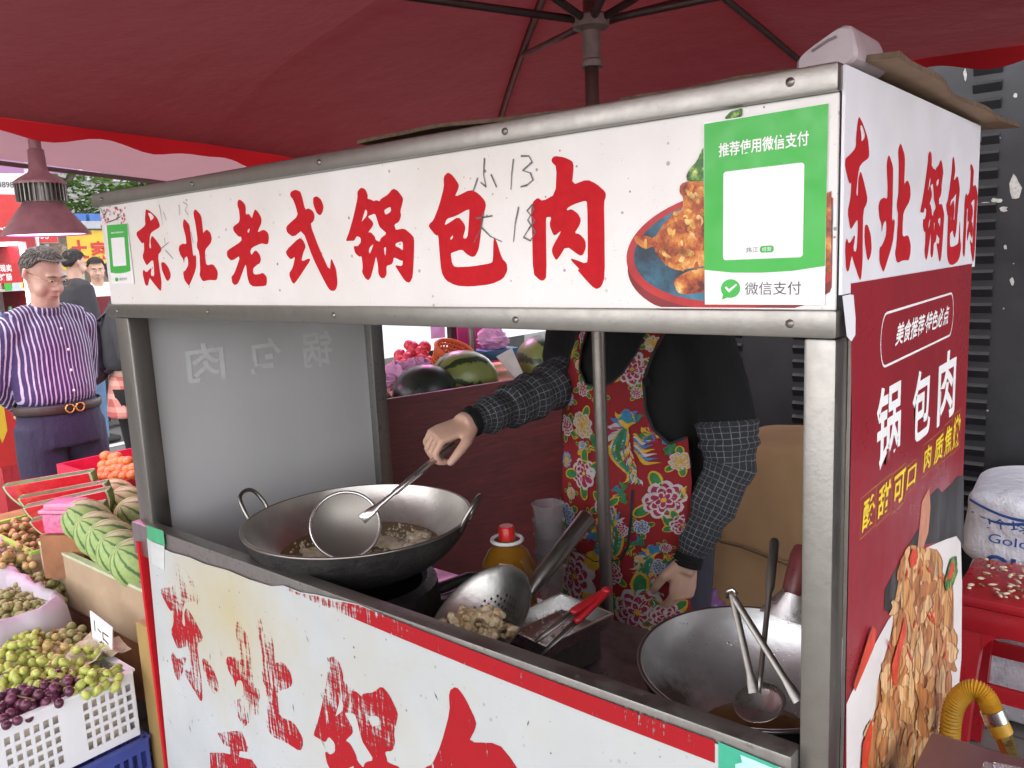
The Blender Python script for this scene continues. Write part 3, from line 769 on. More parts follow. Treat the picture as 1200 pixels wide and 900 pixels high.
# ------------------------------------------------------------------ on the roof of the cart
CARD = M('cardboard', (.30,.20,.125), .85, var=.18, scale=14, bump=.2)
CARD_E = M('cardboard_edge', (.12,.08,.05), .9, var=.4, scale=90)
def wavy_sheet(name, x0, x1, y0, y1, z, th, wob, seed, label, bendx=0):
    rg = random.Random(seed); ph = [rg.uniform(0,6) for _ in range(8)]
    n, k = 36, 12; vs, fs = [], []
    def top(u, v):
        x = x0+(x1-x0)*u; y = y0+(y1-y0)*v
        x += wob*(sin(v*7+ph[0])*.6+sin(v*17+ph[1])*.4)*u
        y += wob*(sin(u*6+ph[2])*.5+sin(u*15+ph[3])*.5)*(1-v)
        zz = z+.006*sin(u*4+ph[4])*sin(v*5+ph[5])+bendx*u*u*(1+.5*sin(6*v+ph[6]))
        return V((x,y,zz))
    for s in (0,1):
        for i in range(n+1):
            for j in range(k+1): vs.append(top(j/k, i/n)+V((0,0,-th*s)))
    N = (n+1)*(k+1)
    m = MB()
    for i in range(n):
        for j in range(k):
            q = i*(k+1)+j; fs += [(q,q+1,q+k+2,q+k+1),(N+q,N+q+k+1,N+q+k+2,N+q+1)]
    m.add(vs, fs); m.cur = 1; bd = []
    for i in range(n): bd += [(i*(k+1)+k, (i+1)*(k+1)+k), ((i+1)*(k+1), i*(k+1))]
    for j in range(k): bd += [(j,j+1),(n*(k+1)+j+1,n*(k+1)+j)]
    m.add(vs, [(a,a+N,b_+N,b_) for a,b_ in bd])
    return tag(m.build(name, [CARD,CARD_E]), label, 'cardboard')
wavy_sheet('cardboard_sheet', -.28, .022, .055, .76, 1.655, .006, .010, 3, 'ragged brown cardboard sheet overhanging the right edge of the cart roof', -.006)
wavy_sheet('cardboard_sheet', -.72, -.335, .028, .42, 1.652, .005, .008, 8, 'flat cardboard piece lying on the middle of the cart roof')
TUB = NT('milky_plastic'); co_ = TUB.coord()
TUB.set(Base_Color=TUB.ramp(TUB.noise(co_,20,4),[(.3,(.40,.32,.34)),(.7,(.52,.44,.46))]), Roughness=.32, Transmission_Weight=.25)
ol = chaikin(chaikin([(-.0605,1.6385),(-.0630,1.652),(-.055,1.6605),(-.018,1.6795),(-.008,1.6765),(.001,1.6395)]))
m = MB(); n = len(ol); cx = sum(p[0] for p in ol)/n; cz = sum(p[1] for p in ol)/n
lay = [(.030,.86),(.033,.97),(.038,1.0),(.120,1.0),(.128,.97),(.131,.86)]
vs = [V((cx+(p[0]-cx)*s, y, max(1.6385, cz+(p[1]-cz)*s))) for y, s in lay for p in ol]
fs = [(i*n+k,i*n+(k+1)%n,(i+1)*n+(k+1)%n,(i+1)*n+k) for i in range(len(lay)-1) for k in range(n)]+[tuple(range(n))[::-1], tuple(range((len(lay)-1)*n,len(lay)*n))]
m.add(vs, fs); tb = m.build('plastic_tub', TUB.mat, None, True, 35)
tag(tb, 'milky white plastic tub standing on the front right corner of the cart roof', 'tub')
MB().tube([(-.045,.0285,1.6595),(-.030,.0285,1.6665),(-.022,.0285,1.6685)], .0012, 6).build('rim_groove', M('grey_groove',(.2,.17,.18),.6), tb)
# ------------------------------------------------------------------ on the counter
def wok_mat(name, col, burn):
    t = NT(name); co = t.coord('Generated'); cw = t.coord()
    sp = t.coord('Generated', loc=(-burn[0],-burn[1],-burn[2]))
    ln = t.n('VectorMath'); ln.operation='LENGTH'; t.link(sp, ln.inputs[0])
    d = t.math('ADD', ln.outputs['Value'], t.math('MULTIPLY', t.noise(cw, 22, 6, .7), .34))
    mk = t.ramp(d, [(.30,.95),(.50,0)])
    drops = t.math('MULTIPLY', t.ramp(t.voro(cw, 130), [(.10,1),(.2,0)]), t.ramp(t.noise(cw,14,2),[(.45,0),(.6,1)]))
    c = t.mix(mk, t.ramp(t.noise(cw, 16, 6), [(.3,tuple(x*.75 for x in col)),(.7,col)]), (.055,.022,.010))
    t.set(Base_Color=t.mix(t.math('MULTIPLY',drops,.5), c, (.85,.85,.83)), Metallic=t.math('SUBTRACT',.82,t.math('MULTIPLY',mk,.7)), Roughness=t.math('SUBTRACT', t.math('ADD', t.math('MULTIPLY',t.noise(cw,9,5),.25), .22), t.math('MULTIPLY',drops,.12)))
    t.bump(t.math('ADD', t.noise(cw,70,4), t.math('MULTIPLY',drops,1.5)), .22, .002)
    return t.mat
SOOT = M('soot_crust', (.016,.014,.013), .62, var=.5, scale=40, bump=.9, bscale=70)
def wok(name, c, r, dep, inner, label, tilt=(0,0,1)):
    t = thing(name, (c[0],c[1],c[2]-dep), label, 'wok')
    prof = []; n = 14
    for i in range(n+1):                      # outside, from the bottom to the rim
        a = i/n; prof.append((r*sin(a*pi/2*.92)/sin(pi/2*.92), -dep*(1-(1-cos(a*pi/2*.92))/(1-cos(pi/2*.92)))))
    out = prof; inn = [(max(0,p[0]-.0035), p[1]+.003) for p in prof][::-1]
    m = MB().lathe(out+inn, c, tilt, 64, [0]*n+[1]+[1]*n); m.build('bowl', [SOOT, inner], t, True, 60)
    rim = MB().tube([V(c)+V(tilt).to_track_quat('Z','Y')@V((r*cos(2*pi*k/64),r*sin(2*pi*k/64),.001)) for k in range(64)], .0028, 8, closed=True); rim.build('rim', STEEL, t, True)
    return t
WI1 = wok_mat('oily_wok_steel', (.66,.63,.58), (.15,.9,.2))
WI2 = wok_mat('wet_wok_steel', (.70,.70,.70), (.22,.32,.36))
W1, W1R = V((-1.0,.20,.97)), .225
w1 = wok('wok', W1, W1R, .125, WI1, 'large two handled wok of hot oil on the burner, skimmer over it')
for a, s in ((R(205),1),(R(27),1)):
    d = V((cos(a),sin(a),0)); n = V((-sin(a),cos(a),0))
    pts = [W1+d*(W1R-.004)+n*(-.034)+V((0,0,-.012)), W1+d*(W1R+.006)+n*(-.036)+V((0,0,.012)), W1+d*(W1R+.022)+n*(-.026)+V((0,0,.040)), W1+d*(W1R+.026)+V((0,0,.048)),
           W1+d*(W1R+.022)+n*(.026)+V((0,0,.040)), W1+d*(W1R+.006)+n*(.036)+V((0,0,.012)), W1+d*(W1R-.004)+n*(.034)+V((0,0,-.012))]
    cr = []
    for i in range(len(pts)-1):
        A0, B0, C0, D0 = pts[max(0,i-1)], pts[i], pts[i+1], pts[min(len(pts)-1,i+2)]
        for k in range(6):
            t = k/6; cr.append(.5*((2*B0)+(C0-A0)*t+(2*A0-5*B0+4*C0-D0)*t*t+(3*B0-A0-3*C0+D0)*t**3))
    h = MB().tube(cr+[pts[-1]], .0042, 10); h.build('handle', STEEL, w1, True)
OIL = NT('frying_oil'); OIL.set(Base_Color=(.24,.15,.05), Roughness=.04, Specular_IOR_Level=.7, Transmission_Weight=.3)
co_ = OIL.coord(); OIL.bump(OIL.noise(co_, 60, 4), .25, .004)
q = MB(); q.disc(W1+V((0,0,-.064)), .160, (0,0,1), 48); q.build('oil', OIL.mat, w1)
FOAM = M('frying_foam', (.62,.54,.38), .45, var=.25, scale=60, bump=.8, bscale=140)
q = MB(); rg = random.Random(2)
for i in range(26):
    a = rg.uniform(-2.6,-.1); rr_ = rg.uniform(.06,.145); q.ball(W1+V((rr_*cos(a),rr_*sin(a),-.063)), (rg.uniform(.012,.03),rg.uniform(.01,.02),.004), 9, 5, None, .25, rg)
for i in range(9):
    a = rg.uniform(.4,1.6); rr_ = rg.uniform(.02,.15); q.ball(W1+V((rr_*cos(a),rr_*sin(a),-.063)), (.025,.02,.008), 9, 5, None, .3, rg)
for i in range(420):
    a, rr_ = rg.uniform(-2.9,1.9), .150*math.sqrt(rg.random()); 
    if rr_ < .05 and i % 3: continue
    q.ball(W1+V((rr_*cos(a),rr_*sin(a),-.0632)), rg.uniform(.0012,.0042), 6, 4)
q.build('frying_batter', FOAM, w1, True)
# burner
bn = thing('gas_burner', (-1.0,.20,.72), 'black iron gas burner under the large wok', 'burner')
BIRON = M('black_iron', (.022,.02,.02), .5, var=.4, scale=50, bump=.5)
MB().lathe([(.15,.0),(.16,.0),(.15,.11),(.13,.118),(.12,.11),(.14,.01),(.15,0)], (-1.0,.20,.722), seg=40).build('stand', BIRON, bn, True, 40)
for k in range(3):
    a = R(-60+k*120); MB().obox((-1.0+.17*cos(a),.20+.17*sin(a),.745), (.03*cos(a),.03*sin(a),0), (-.012*sin(a),.012*cos(a),0), (0,0,.022), .003).build('foot', BIRON, bn)
MB().lathe([(0,0),(.06,0),(.06,.04),(.045,.05),(0,.05)], (-1.0,.20,.722), seg=24).build('burner_head', BIRON, bn, True, 40)
p0 = px(455,692,2,.745); p1 = px(545,678,2,.775); p2 = px(500,690,2,.75)
hz = MB().tube([px(488,704,2,.735), px(505,694,2,.745), px(530,684,2,.755), px(548,676,2,.76), px(600,676,2,.74), px(640,668,2,.735)], [.020,.016,.013,.011,.011,.011], 12)
tag(hz.build('gas_hose', M('rubber_hose',(.018,.018,.02),.45,bump=.4,bscale=60), None, True), 'thick black rubber gas hose lying on the counter beside the burner', 'hose')
vt = thing('gas_valve', px(592,684,2,.735), 'yellow knobbed gas valve beside the oil jug', 'valve')
MB().lathe([(0,0),(.009,0),(.009,.022),(.006,.026),(0,.026)], px(586,684,2,.735), (.5,-.8,.3), 14).build('knob', M('yellow_knob',(.62,.36,.02),.4), vt, True, 40)
MB().tube([px(575,690,2,.735), px(628,684,2,.735)], .008, 10).build('pipe', STEEL_D, vt, True)
lv = MB().tube([px(488,706,2,.752), px(520,697,2,.757), px(560,683,2,.764)], .0028, 6)
tag(lv.build('skewer', STEEL, None, True), 'thin metal skewer lying across the black hose', 'skewer')
# skimmer over the oil
sk = thing('skimmer', px(405,615,'d',1.62), 'round wire mesh skimmer held over the large wok by the cook', 'skimmer')
SC = px(405,615,'d',1.60); SN = (CAM-SC).normalized()*.80+V((0,0,.25)); SN.normalize()
SQ = SN.to_track_quat('Z','Y'); SRd = .067
WIRE = NT('wire_mesh'); uv = WIRE.n('TexCoord').outputs['Object']
def grid_alpha(t, co, n, lo):
    s = t.sep(co); o = []
    for i in (0,1):
        f = t.math('FRACT', t.math('MULTIPLY', s[i], n)); o.append(t.math('LESS_THAN', f, lo))
    return t.math('MAXIMUM', o[0], o[1])
m = MB(); vs, fs = [], []
for i in range(9):
    rr_ = SRd*i/8
    for k in range(40):
        a = 2*pi*k/40; vs.append(V((rr_*cos(a), rr_*sin(a), -.022*(1-(rr_/SRd)**2))))
for i in range(8):
    for k in range(40): fs.append((i*40+k,i*40+(k+1)%40,(i+1)*40+(k+1)%40,(i+1)*40+k))
m.add(vs, fs); 
WIRE.set(Base_Color=(.27,.25,.22), Metallic=.7, Roughness=.45, Alpha=WIRE.ramp(grid_alpha(WIRE, uv, 420, .40), [(0,.80),(1,1)]))
mesh_o = m.build('wire_mesh', WIRE.mat, None, True); mesh_o.parent = sk; mesh_o.rotation_mode = 'QUATERNION'; mesh_o.rotation_quaternion = SQ; mesh_o.location = SC-sk.location
MB().tube([SC+SQ@V((SRd*cos(2*pi*k/40),SRd*sin(2*pi*k/40),0)) for k in range(40)], .0034, 8, closed=True).build('ring', STEEL_B, sk, True)
HA, HB = px(437,598,'d',1.60), px(524,527,'d',1.675)
DIR = (HB-HA).normalized()
MB().tube([HA-DIR*.028, HA, HA+DIR*.015, HA.lerp(HB,.25), HA.lerp(HB,.30), HB+DIR*.02], [(.011,.003),(.009,.003),(.006,.004),.0044,.0064,.0070], 10, flat=SN).build('handle', STEEL_B, sk, True)
# perforated ladle with fried pork
pl = thing('perforated_ladle', px(560,730,'d',1.42), 'big perforated steel ladle full of fried pork resting on the counter', 'ladle')
LC = px(560,724,'d',1.43); LN = V((-.20,-.57,.79)).normalized(); LQ = LN.to_track_quat('Z','Y'); LR = .108
PERF = NT('perforated_steel'); co_ = PERF.coord()
hs = PERF.sep(co_)
fa = [PERF.math('ABSOLUTE', PERF.math('SUBTRACT', PERF.math('FRACT', PERF.math('MULTIPLY', hs[i], 98)), .5)) for i in (0,1)]
dd = PERF.math('SQRT', PERF.math('ADD', PERF.math('POWER', fa[0], 2), PERF.math('POWER', fa[1], 2)))
rad_ = PERF.math('SQRT', PERF.math('ADD', PERF.math('POWER', hs[0], 2), PERF.math('POWER', hs[1], 2)))
hole = PERF.math('MULTIPLY', PERF.math('LESS_THAN', dd, .26), PERF.math('LESS_THAN', rad_, .070))
PERF.set(Base_Color=PERF.ramp(PERF.noise(co_,30,5),[(.3,(.42,.41,.38)),(.7,(.60,.59,.56))]), Metallic=1, Roughness=.33, Alpha=PERF.math('SUBTRACT',1.0,hole))
PERF.bump(PERF.noise(co_,110,3),.2,.002)
m = MB(); prof = [(LR*i/12, -.046*(1-(i/12)**2)) for i in range(13)]
m.lathe(prof+[(LR+.004,.001),(LR+.003,-.002)]+[(p[0],p[1]-.0018) for p in prof[::-1]], seg=56)
o = m.build('bowl', PERF.mat, None, True, 60); o.parent = pl; o.rotation_mode='QUATERNION'; o.rotation_quaternion = LQ; o.location = LC-pl.location
HA, HB = px(614,701,'d',1.475), px(688,606,'d',1.56)
MB().tube([HA+V((-.03,-.01,-.015)), HA, HA.lerp(HB,.12), HA.lerp(HB,.2), HB, HB+(HB-HA).normalized()*.003], [(.02,.003),(.017,.006),.013,.0155,.0175,.015], 16, flat=LN).build('handle', STEEL, pl, True, 50)
FRIED = NT('fried_batter'); co_ = FRIED.coord(); n1 = FRIED.noise(co_, 45, 6, .65)
FRIED.set(Base_Color=FRIED.ramp(n1,[(.3,(.48,.30,.12)),(.5,(.74,.57,.34)),(.7,(.82,.70,.50))]), Roughness=.42, Subsurface_Weight=.1)
FRIED.bump(FRIED.noise(co_, 60, 5), .9, .008)
rg = random.Random(9)
PIECES = [(548,738,'curled pale piece of fried pork at the near edge of the ladle'),(570,745,'fried pork piece lying at the lower right of the pile in the ladle'),(532,730,'fried pork piece touching the left side of the ladle'),(560,722,'fried pork piece in the middle of the pile in the ladle'),(574,722,'knobbly fried pork piece on top of the pile'),(552,724,'small fried pork piece behind the middle of the pile'),(582,735,'fried pork piece nearest the perforated side of the ladle')]
for i, (x, y, lab) in enumerate(PIECES):
    c = px(x, y, 'd', 1.40-.012*(i%3)); q = MB()
    a = rg.uniform(0,3)
    for k in range(18):
        q.ball(c+V((cos(a),sin(a),0))*rg.uniform(-.034,.034)+V((-sin(a),cos(a),0))*rg.uniform(-.014,.014)+V((0,0,rg.uniform(-.006,.008))), (rg.uniform(.005,.012),rg.uniform(.005,.011),rg.uniform(.004,.009)), 10, 7, V((rg.uniform(-1,1),rg.uniform(-1,1),rg.uniform(-1,1))), .3, rg)
    tag(remesh(q, .0022, 1, .4).build('fried_pork', FRIED.mat, None, True), lab, 'fried pork', 'fried pork pieces in the ladle')
# tray, tongs
ty = thing('metal_tray', px(655,735,2,.80), 'rectangular stainless tray with crumbs under the red handled tongs', 'tray')
TC = px(650,742,2,.785); ax = (px(700,735,2,.79)-px(630,770,2,.79)); ax.z=0; ax.normalize(); ay = V((-ax.y,ax.x,0))
m = MB()
def tr_(u, v, z): return TC+ax*u+ay*v+V((0,0,z))
lv_ = [(.088,.068,.030),(.083,.063,.030),(.075,.055,.004)]
ring = lambda u, v, z: [tr_(-u,-v,z),tr_(u,-v,z),tr_(u,v,z),tr_(-u,v,z)]
vs = []; 
for u, v, z in lv_+[(.077,.057,.0),(.088,.068,.027)]: vs += ring(u,v,z)
fs = []
for a, b_ in ((0,1),(1,2),(3,4),(4,0)):
    for k in range(4): fs.append((a*4+k,a*4+(k+1)%4,b_*4+(k+1)%4,b_*4+k))
fs += [(8,9,10,11),(15,14,13,12)]
m.add(vs, fs); m.build('pan', STEEL_B, ty)
MB().obox(TC+V((0,0,-.03)), ax*.07, ay*.05, V((0,0,.03)), .003).build('stand_block', STEEL_D, ty)
q = MB()
for i in range(40): q.ball(tr_(rg.uniform(-.07,.07),rg.uniform(-.05,.05),.006), rg.uniform(.001,.003), 6, 4)
q.build('crumbs', FRIED.mat, ty, True)
tg = thing('tongs', px(675,735,'d',1.36), 'steel tongs with red plastic grips lying over the tray', 'tongs')
REDP = M('red_grip', (.42,.014,.02), .38, var=.2, scale=40)
for (a, b_, c_) in (((634,768),(668,735),(713,691)), ((628,752),(664,722),(708,694))):
    A_, B_, C_ = px(*a,'d',1.335), px(*b_,'d',1.36), px(*c_,'d',1.40)
    up = V((0,-.4,.9))
    MB().tube([A_, B_, B_.lerp(C_,.25)], [(.005,.002),(.007,.002),(.006,.003)], 8, flat=up).build('arm', STEEL, tg, True)
    MB().tube([B_.lerp(C_,.12), B_.lerp(C_,.2), C_, C_+(C_-B_).normalized()*.004], [(.006,.005),(.0085,.006),(.008,.006),(.005,.004)], 10, flat=up).build('grip', REDP, tg, True)
MB().ball(px(711,692,'d',1.40), (.010,.010,.007), 10, 7).build('hinge', REDP, tg, True)
# oil jug
jg = thing('oil_jug', px(597,690,2,.72), 'plump plastic jug of amber cooking oil with a red cap', 'oil jug')
JB = px(597,692,'d',1.66); JB.z -= 0.075
AMB = NT('amber_oil'); AMB.set(Base_Color=(.42,.19,.018), Roughness=.05, Coat_Weight=.5, Transmission_Weight=.45, IOR=1.4, Specular_IOR_Level=.6)
zb = .722
JB = V((JB.x, JB.y, zb)); JH = .862-zb
hj = px(597,632,'d',1.66).z-zb
m = MB().lathe([(0,0),(.050,0),(.056,.008),(.056,hj*.30),(.052,hj*.35),(.057,hj*.42),(.057,hj*.66),(.052,hj*.80),(.038,hj*.93),(.018,hj),(.017,hj+.008),(0,hj+.008)], JB, seg=32)
m.build('bottle', AMB.mat, jg, True, 50)
MB().lathe([(0,0),(.0165,0),(.0165,.024),(.014,.027),(0,.027)], JB+V((0,0,hj+.008)), seg=20).build('cap', M('red_cap',(.55,.015,.012),.35), jg, True, 40)
hp = [JB+V((.022*cos(a)-.012,.022*sin(a),hj+.006)) for a in [2*pi*k/24 for k in range(24)]]
MB().tube([JB+V((-.0,0,hj+.006))+V((.031*cos(2*pi*k/24),.031*sin(2*pi*k/24),0)) for k in range(24)], (.004), 6, closed=True).build('handle', M('white_plastic',(.72,.72,.72),.4), jg, True)
# stack of clear cups
CLR = NT('clear_plastic'); CLR.set(Base_Color=(.92,.92,.94), Roughness=.12, Transmission_Weight=.85, IOR=1.3, Alpha=.55)
cb = px(645,668,'d',1.78); st = thing('cup_stack', (cb.x,cb.y,.722), 'stack of ribbed clear plastic cups behind the oil jug', 'cups')
zt = px(640,586,'d',1.78).z
for k in range(5):
    z0 = .722+(zt-.722-.08)*k/4
    MB().lathe([(.022,0),(.034,.078),(.036,.080),(.034,.081),(.0205,.001)], (cb.x,cb.y,z0), seg=24).build('cup', CLR.mat, st, True)
# second wok with its tools
W2, W2R = V((-.170,.180,.917)), .151
w2 = wok('wok', W2, W2R, .105, WI2, 'smaller wet steel wok with a metal handle at the right end of the counter', (.03,-.05,1))
MB().lathe([(.105,.0),(.112,0),(.10,.096),(.085,.098),(.09,.01)], (-.170,.180,.722), seg=32).build('burner_ring', BIRON, tag(thing('burner_stand', (-.17,.192,.722), 'black iron ring stand under the smaller wok', 'burner')), True, 40)
SAUCE = NT('brown_sauce'); SAUCE.set(Base_Color=(.20,.13,.05), Roughness=.08, Transmission_Weight=.2)
q = MB(); q.disc(W2+V((.02,-.03,-.085)), .075, (.03,-.05,1), 36); q.build('sauce', SAUCE.mat, w2)
a_, b_ = px(922,722,'d',1.13), px(941,652,'d',1.16)
dv = (b_-a_).normalized()
m = MB().tube([a_-dv*.006, a_+dv*.004, a_+dv*.036], [(.036,.003),(.034,.004),(.014,.010)], 12, flat=(CAM-a_)); m.build('handle_socket', STEEL_B, w2, True, 50)
MB().tube([a_+dv*.030, a_+dv*.036, b_, b_+dv*.012, b_+dv*.016], [.012,.0155,.0175,.015,.006], 14).build('handle', M('red_brown_grip',(.16,.035,.035),.35,var=.4,scale=30), w2, True, 50)
# ladle, tongs standing in the wok
ld = thing('soup_ladle', px(890,820,'d',1.07), 'long steel ladle with a round bowl standing in the smaller wok', 'ladle')
A_, B_ = px(889,812,'d',1.03), px(908,632,'d',1.15)
MB().tube([A_, A_.lerp(B_,.1), A_.lerp(B_,.62), A_.lerp(B_,.66), A_.lerp(B_,.98), B_], [.0035,.0035,.0038,.0062,.0068,.005], 10).build('handle', STEEL, ld, True)
m = MB().lathe([(.0,-.016),(.014,-.013),(.026,-.006),(.033,.0),(.032,.001),(.025,-.004),(.013,-.011),(0,-.014)], px(890,823,'d',1.035), (-.1,-.35,.9), 28); m.build('bowl', STEEL_B, ld, True)
tn = thing('tongs', px(880,760,'d',1.06), 'plain steel food tongs leaning open in the smaller wok', 'tongs')
A_ = px(858,697,'d',1.09)
for e, dz in (((884,812),1.03),((936,822),1.0)):
    B_ = px(*e,'d',dz)
    MB().tube([A_, A_.lerp(B_,.1), A_.lerp(B_,.8), A_.lerp(B_,.9), B_], [(.0040,.0015),(.0046,.0018),(.0046,.0018),(.0064,.002),(.0075,.0016)], 8, flat=(CAM-A_)).build('arm', STEEL, tn, True, 50)
MB().tube([A_+V((-.007,0,-.006)), A_+V((-.006,0,.004)), A_+V((.001,0,.008)), A_+V((.007,0,.002))], .0028, 8).build('bend', STEEL_B, tn, True)
# ------------------------------------------------------------------ people
def skin_mat(name, col):
    t = NT(name); co = t.coord()
    t.set(Base_Color=t.ramp(t.noise(co, 28, 5), [(.3,tuple(c*.82 for c in col)),(.7,col)]), Roughness=.48, Subsurface_Weight=.12, Subsurface_Radius=(.01,.004,.002))
    t.bump(t.noise(co, 220, 3), .12, .002); return t.mat
SKIN = skin_mat('skin', (.56,.34,.25))
SKIN2 = skin_mat('tanned_skin', (.60,.37,.29))
HAIR = M('dark_hair', (.022,.018,.016), .45, var=.5, scale=90, bump=.8, bscale=160)
GHAIR = M('greying_hair', (.12,.105,.095), .6, var=.6, scale=150, bump=.9, bscale=170)
EYEW = M('eye_white', (.75,.72,.68), .3); EYED = M('eye_dark', (.02,.015,.012), .2); LIP = M('lips', (.34,.12,.10), .5)
def hand(mb, wrist, d, palm, thumb, curl, tcurl=.5, s=1.0, spread=.06):
    """palm, four unequal curled fingers and a thumb leaving the side of the palm"""
    w_ = V(wrist); Y = V(d).normalized(); Z = (V(palm)-Y*V(palm).dot(Y)).normalized(); X = Y.cross(Z)
    if X.dot(V(thumb)) < 0: X = -X
    P = lambda x, y, z=0: w_+(X*x+Y*y+Z*z)*s
    mb.tube([P(0,-.014), P(0,0), P(.002,.03), P(.001,.065), P(0,.088)], [(.024*s,.020*s),(.025*s,.017*s),(.036*s,.016*s),(.040*s,.014*s),(.036*s,.011*s)], 14, flat=Z)
    for x, L, r in ((.029,.072,.0088),(.0105,.080,.0090),(-.009,.074,.0086),(-.027,.058,.0076)):
        p = P(x,.080); a = 0; pts = [P(x,.06), p]; dx = x*spread*6
        for k, f in enumerate((.45,.31,.24)):
            a += curl[k] if hasattr(curl,'__len__') else curl
            dirv = (Y*cos(a)+Z*sin(a)+X*dx).normalized(); p = p+dirv*L*f*s; pts.append(p)
        fine = [pts[0]]
        for i in range(1,len(pts)): fine += [pts[i-1].lerp(pts[i],.5), pts[i]]
        n = len(fine); mb.tube(fine, [r*s*(1-.22*i/(n-1)) for i in range(n)], 10)
        mb.ball(pts[-1], r*s*.8, 8, 6)
    p = P(.026,.012,.004); pts = [P(.012,.002), p]
    for k, (f, a) in enumerate(((.036,.75),(.030,.75-tcurl*.8),(.024,.75-tcurl*1.3))):
        dirv = (X*sin(a)+Y*cos(a)+Z*(.25+.35*tcurl*k)).normalized(); p = p+dirv*f*s; pts.append(p)
    mb.tube(pts, [.014*s,.0135*s,.0115*s,.0100*s,.0085*s], 10); mb.ball(pts[-1], .0085*s, 8, 6)
def head(mb, c, F, s=1.0, tilt=0.0):
    """skull, jaw, nose, ears, brow; F = the way the face looks"""
    F = V(F).normalized(); S = F.cross(V((0,0,1))).normalized(); U = S.cross(F).normalized()
    q = Matrix((S,F,U)).transposed()
    P = lambda x,y,z: V(c)+(S*x+F*y+U*z)*s
    def eb(x,y,z,a,b_,h):
        t = MB().ball((0,0,0),(a*s,b_*s,h*s),18,12); mb.add([P(x,y,z)+q@p for p in t.v], t.f)
    eb(0,-.012,.028,.074,.092,.088); eb(0,.010,-.025,.066,.076,.088); eb(0,.038,-.078,.040,.036,.034)
    eb(.040,.040,-.045,.026,.034,.034); eb(-.040,.040,-.045,.026,.034,.034)        # cheeks
    eb(0,.078,.022,.052,.016,.013)                                              # brow
    mb.tube([P(0,.078,.016),P(0,.095,-.012),P(0,.106,-.030),P(0,.088,-.040)],[.009*s,.010*s,.013*s,.008*s],10)
    eb(.014,.090,-.034,.010,.012,.009); eb(-.014,.090,-.034,.010,.012,.009)
    eb(0,.080,-.062,.026,.012,.008); eb(0,.078,-.075,.024,.012,.008)
    for k in (1,-1):
        mb.tube([P(.070*k,-.010,.030),P(.082*k,-.018,.022),P(.082*k,-.016,-.006),P(.072*k,-.004,-.028)],[.006*s,.013*s,.011*s,.006*s],8)
    return P, q
def face_parts(P, q, par, s, brow, glasses=None):
    for k in (1,-1):
        e = MB().ball((0,0,0),(.0140*s,.006*s,.0046*s),12,8); m = MB(); m.add([P(.030*k,.0835,.004)+q@p for p in e.v], e.f)
        e = MB().ball((0,0,0),(.0056*s,.004*s,.0046*s),10,6); m.cur = 1; m.add([P(.031*k,.0880,.003)+q@p for p in e.v], e.f)
        m.build('eye', [EYEW,EYED], par, True)
        MB().tube([P(.012*k,.092,.022),P(.030*k,.092,.027),P(.050*k,.080,.022)],[.003*s,.0042*s,.0025*s],6).build('eyebrow', brow, par, True)
    MB().tube([P(-.024,.082,-.069),P(0,.0925,-.0685),P(.024,.082,-.069)],[.002*s,.0045*s,.002*s],8).build('mouth', LIP, par, True)
    if glasses:
        m = MB()
        for k in (1,-1):
            m.tube([P(.033*k+.025*cos(2*pi*i/24),.100-.05*abs(.033*k+.025*cos(2*pi*i/24))**1.2,.002+.020*sin(2*pi*i/24)) for i in range(24)], .0012*s, 6, closed=True)
            m.tube([P(.058*k,.096,.010),P(.074*k,.06,.012),P(.080*k,-.01,.016)], .0012*s, 6)
        m.tube([P(-.009,.099,.006),P(0,.103,.010),P(.009,.099,.006)], .0012*s, 6)
        m.build('glasses', glasses, par, True)
def hair_cap(P, q, s, mat, par, rg, low=-.02, front=.05, long=False, tufts=0):
    m = MB()
    e = MB().ball((0,0,0),(.083*s,.100*s,.098*s),26,18)
    vs = []; keep = []
    for p in e.v:
        # hairline: higher in front, lower at the back
        lim = front if p.y > .02*s else (low if p.y > -.04*s else low-.05)
        z = max(p.z, lim*s*(1 if p.y <= .02*s else min(1,(p.y/s-.02)/.04+.2)))
        vs.append(P(0,-.012,.030)+q@V((p.x,p.y*1.0,z))*1.0)
    m.add(vs, e.f)
    for _ in range(tufts):                        # tufts that break the outline
        a, t = rg.uniform(0,2*pi), rg.uniform(0,1.35)
        d = V((sin(t)*cos(a),sin(t)*sin(a),cos(t)))
        b_ = V((d.x*.081*s,d.y*.098*s,d.z*.096*s))
        if b_.y > .03*s and b_.z < front*s: continue
        if b_.z < low*s: continue
        tang = (V((0,.7,0))-d*d.dot(V((0,.7,0))) if t < .5 else V((0,0,-1))-d*d.dot(V((0,0,-1)))).normalized()
        c0 = P(0,-.012,.030)
        m.tube([c0+q@b_, c0+q@(b_+(d*.003+tang*.012)*s), c0+q@(b_+(d*.002+tang*.026)*s)], [.0026*s,.0024*s,.0006*s], 4)
    if long:
        for k in range(9):
            a = -pi*.1-pi*.8*k/8
            m.tube([P(.07*cos(a),.085*sin(a),0), P(.075*cos(a),.09*sin(a),-.07), P(.06*cos(a),.075*sin(a),-.13)], [.02*s,.022*s,.01*s], 8)
    return m.build('hair', mat, par, True)
def cloth_mat(name, col, rough=.85, bump=.5, var=.15):
    t = NT(name); co = t.coord()
    t.set(Base_Color=t.ramp(t.noise(co, 12, 5), [(.3,tuple(c*(1-var) for c in col)),(.7,col)]), Roughness=rough)
    t.bump(t.math('ADD', t.noise(t.coord(scale=(1,1,.5)), 16, 4), t.math('MULTIPLY', t.noise(co, 300, 2), .08)), bump, .02); return t.mat

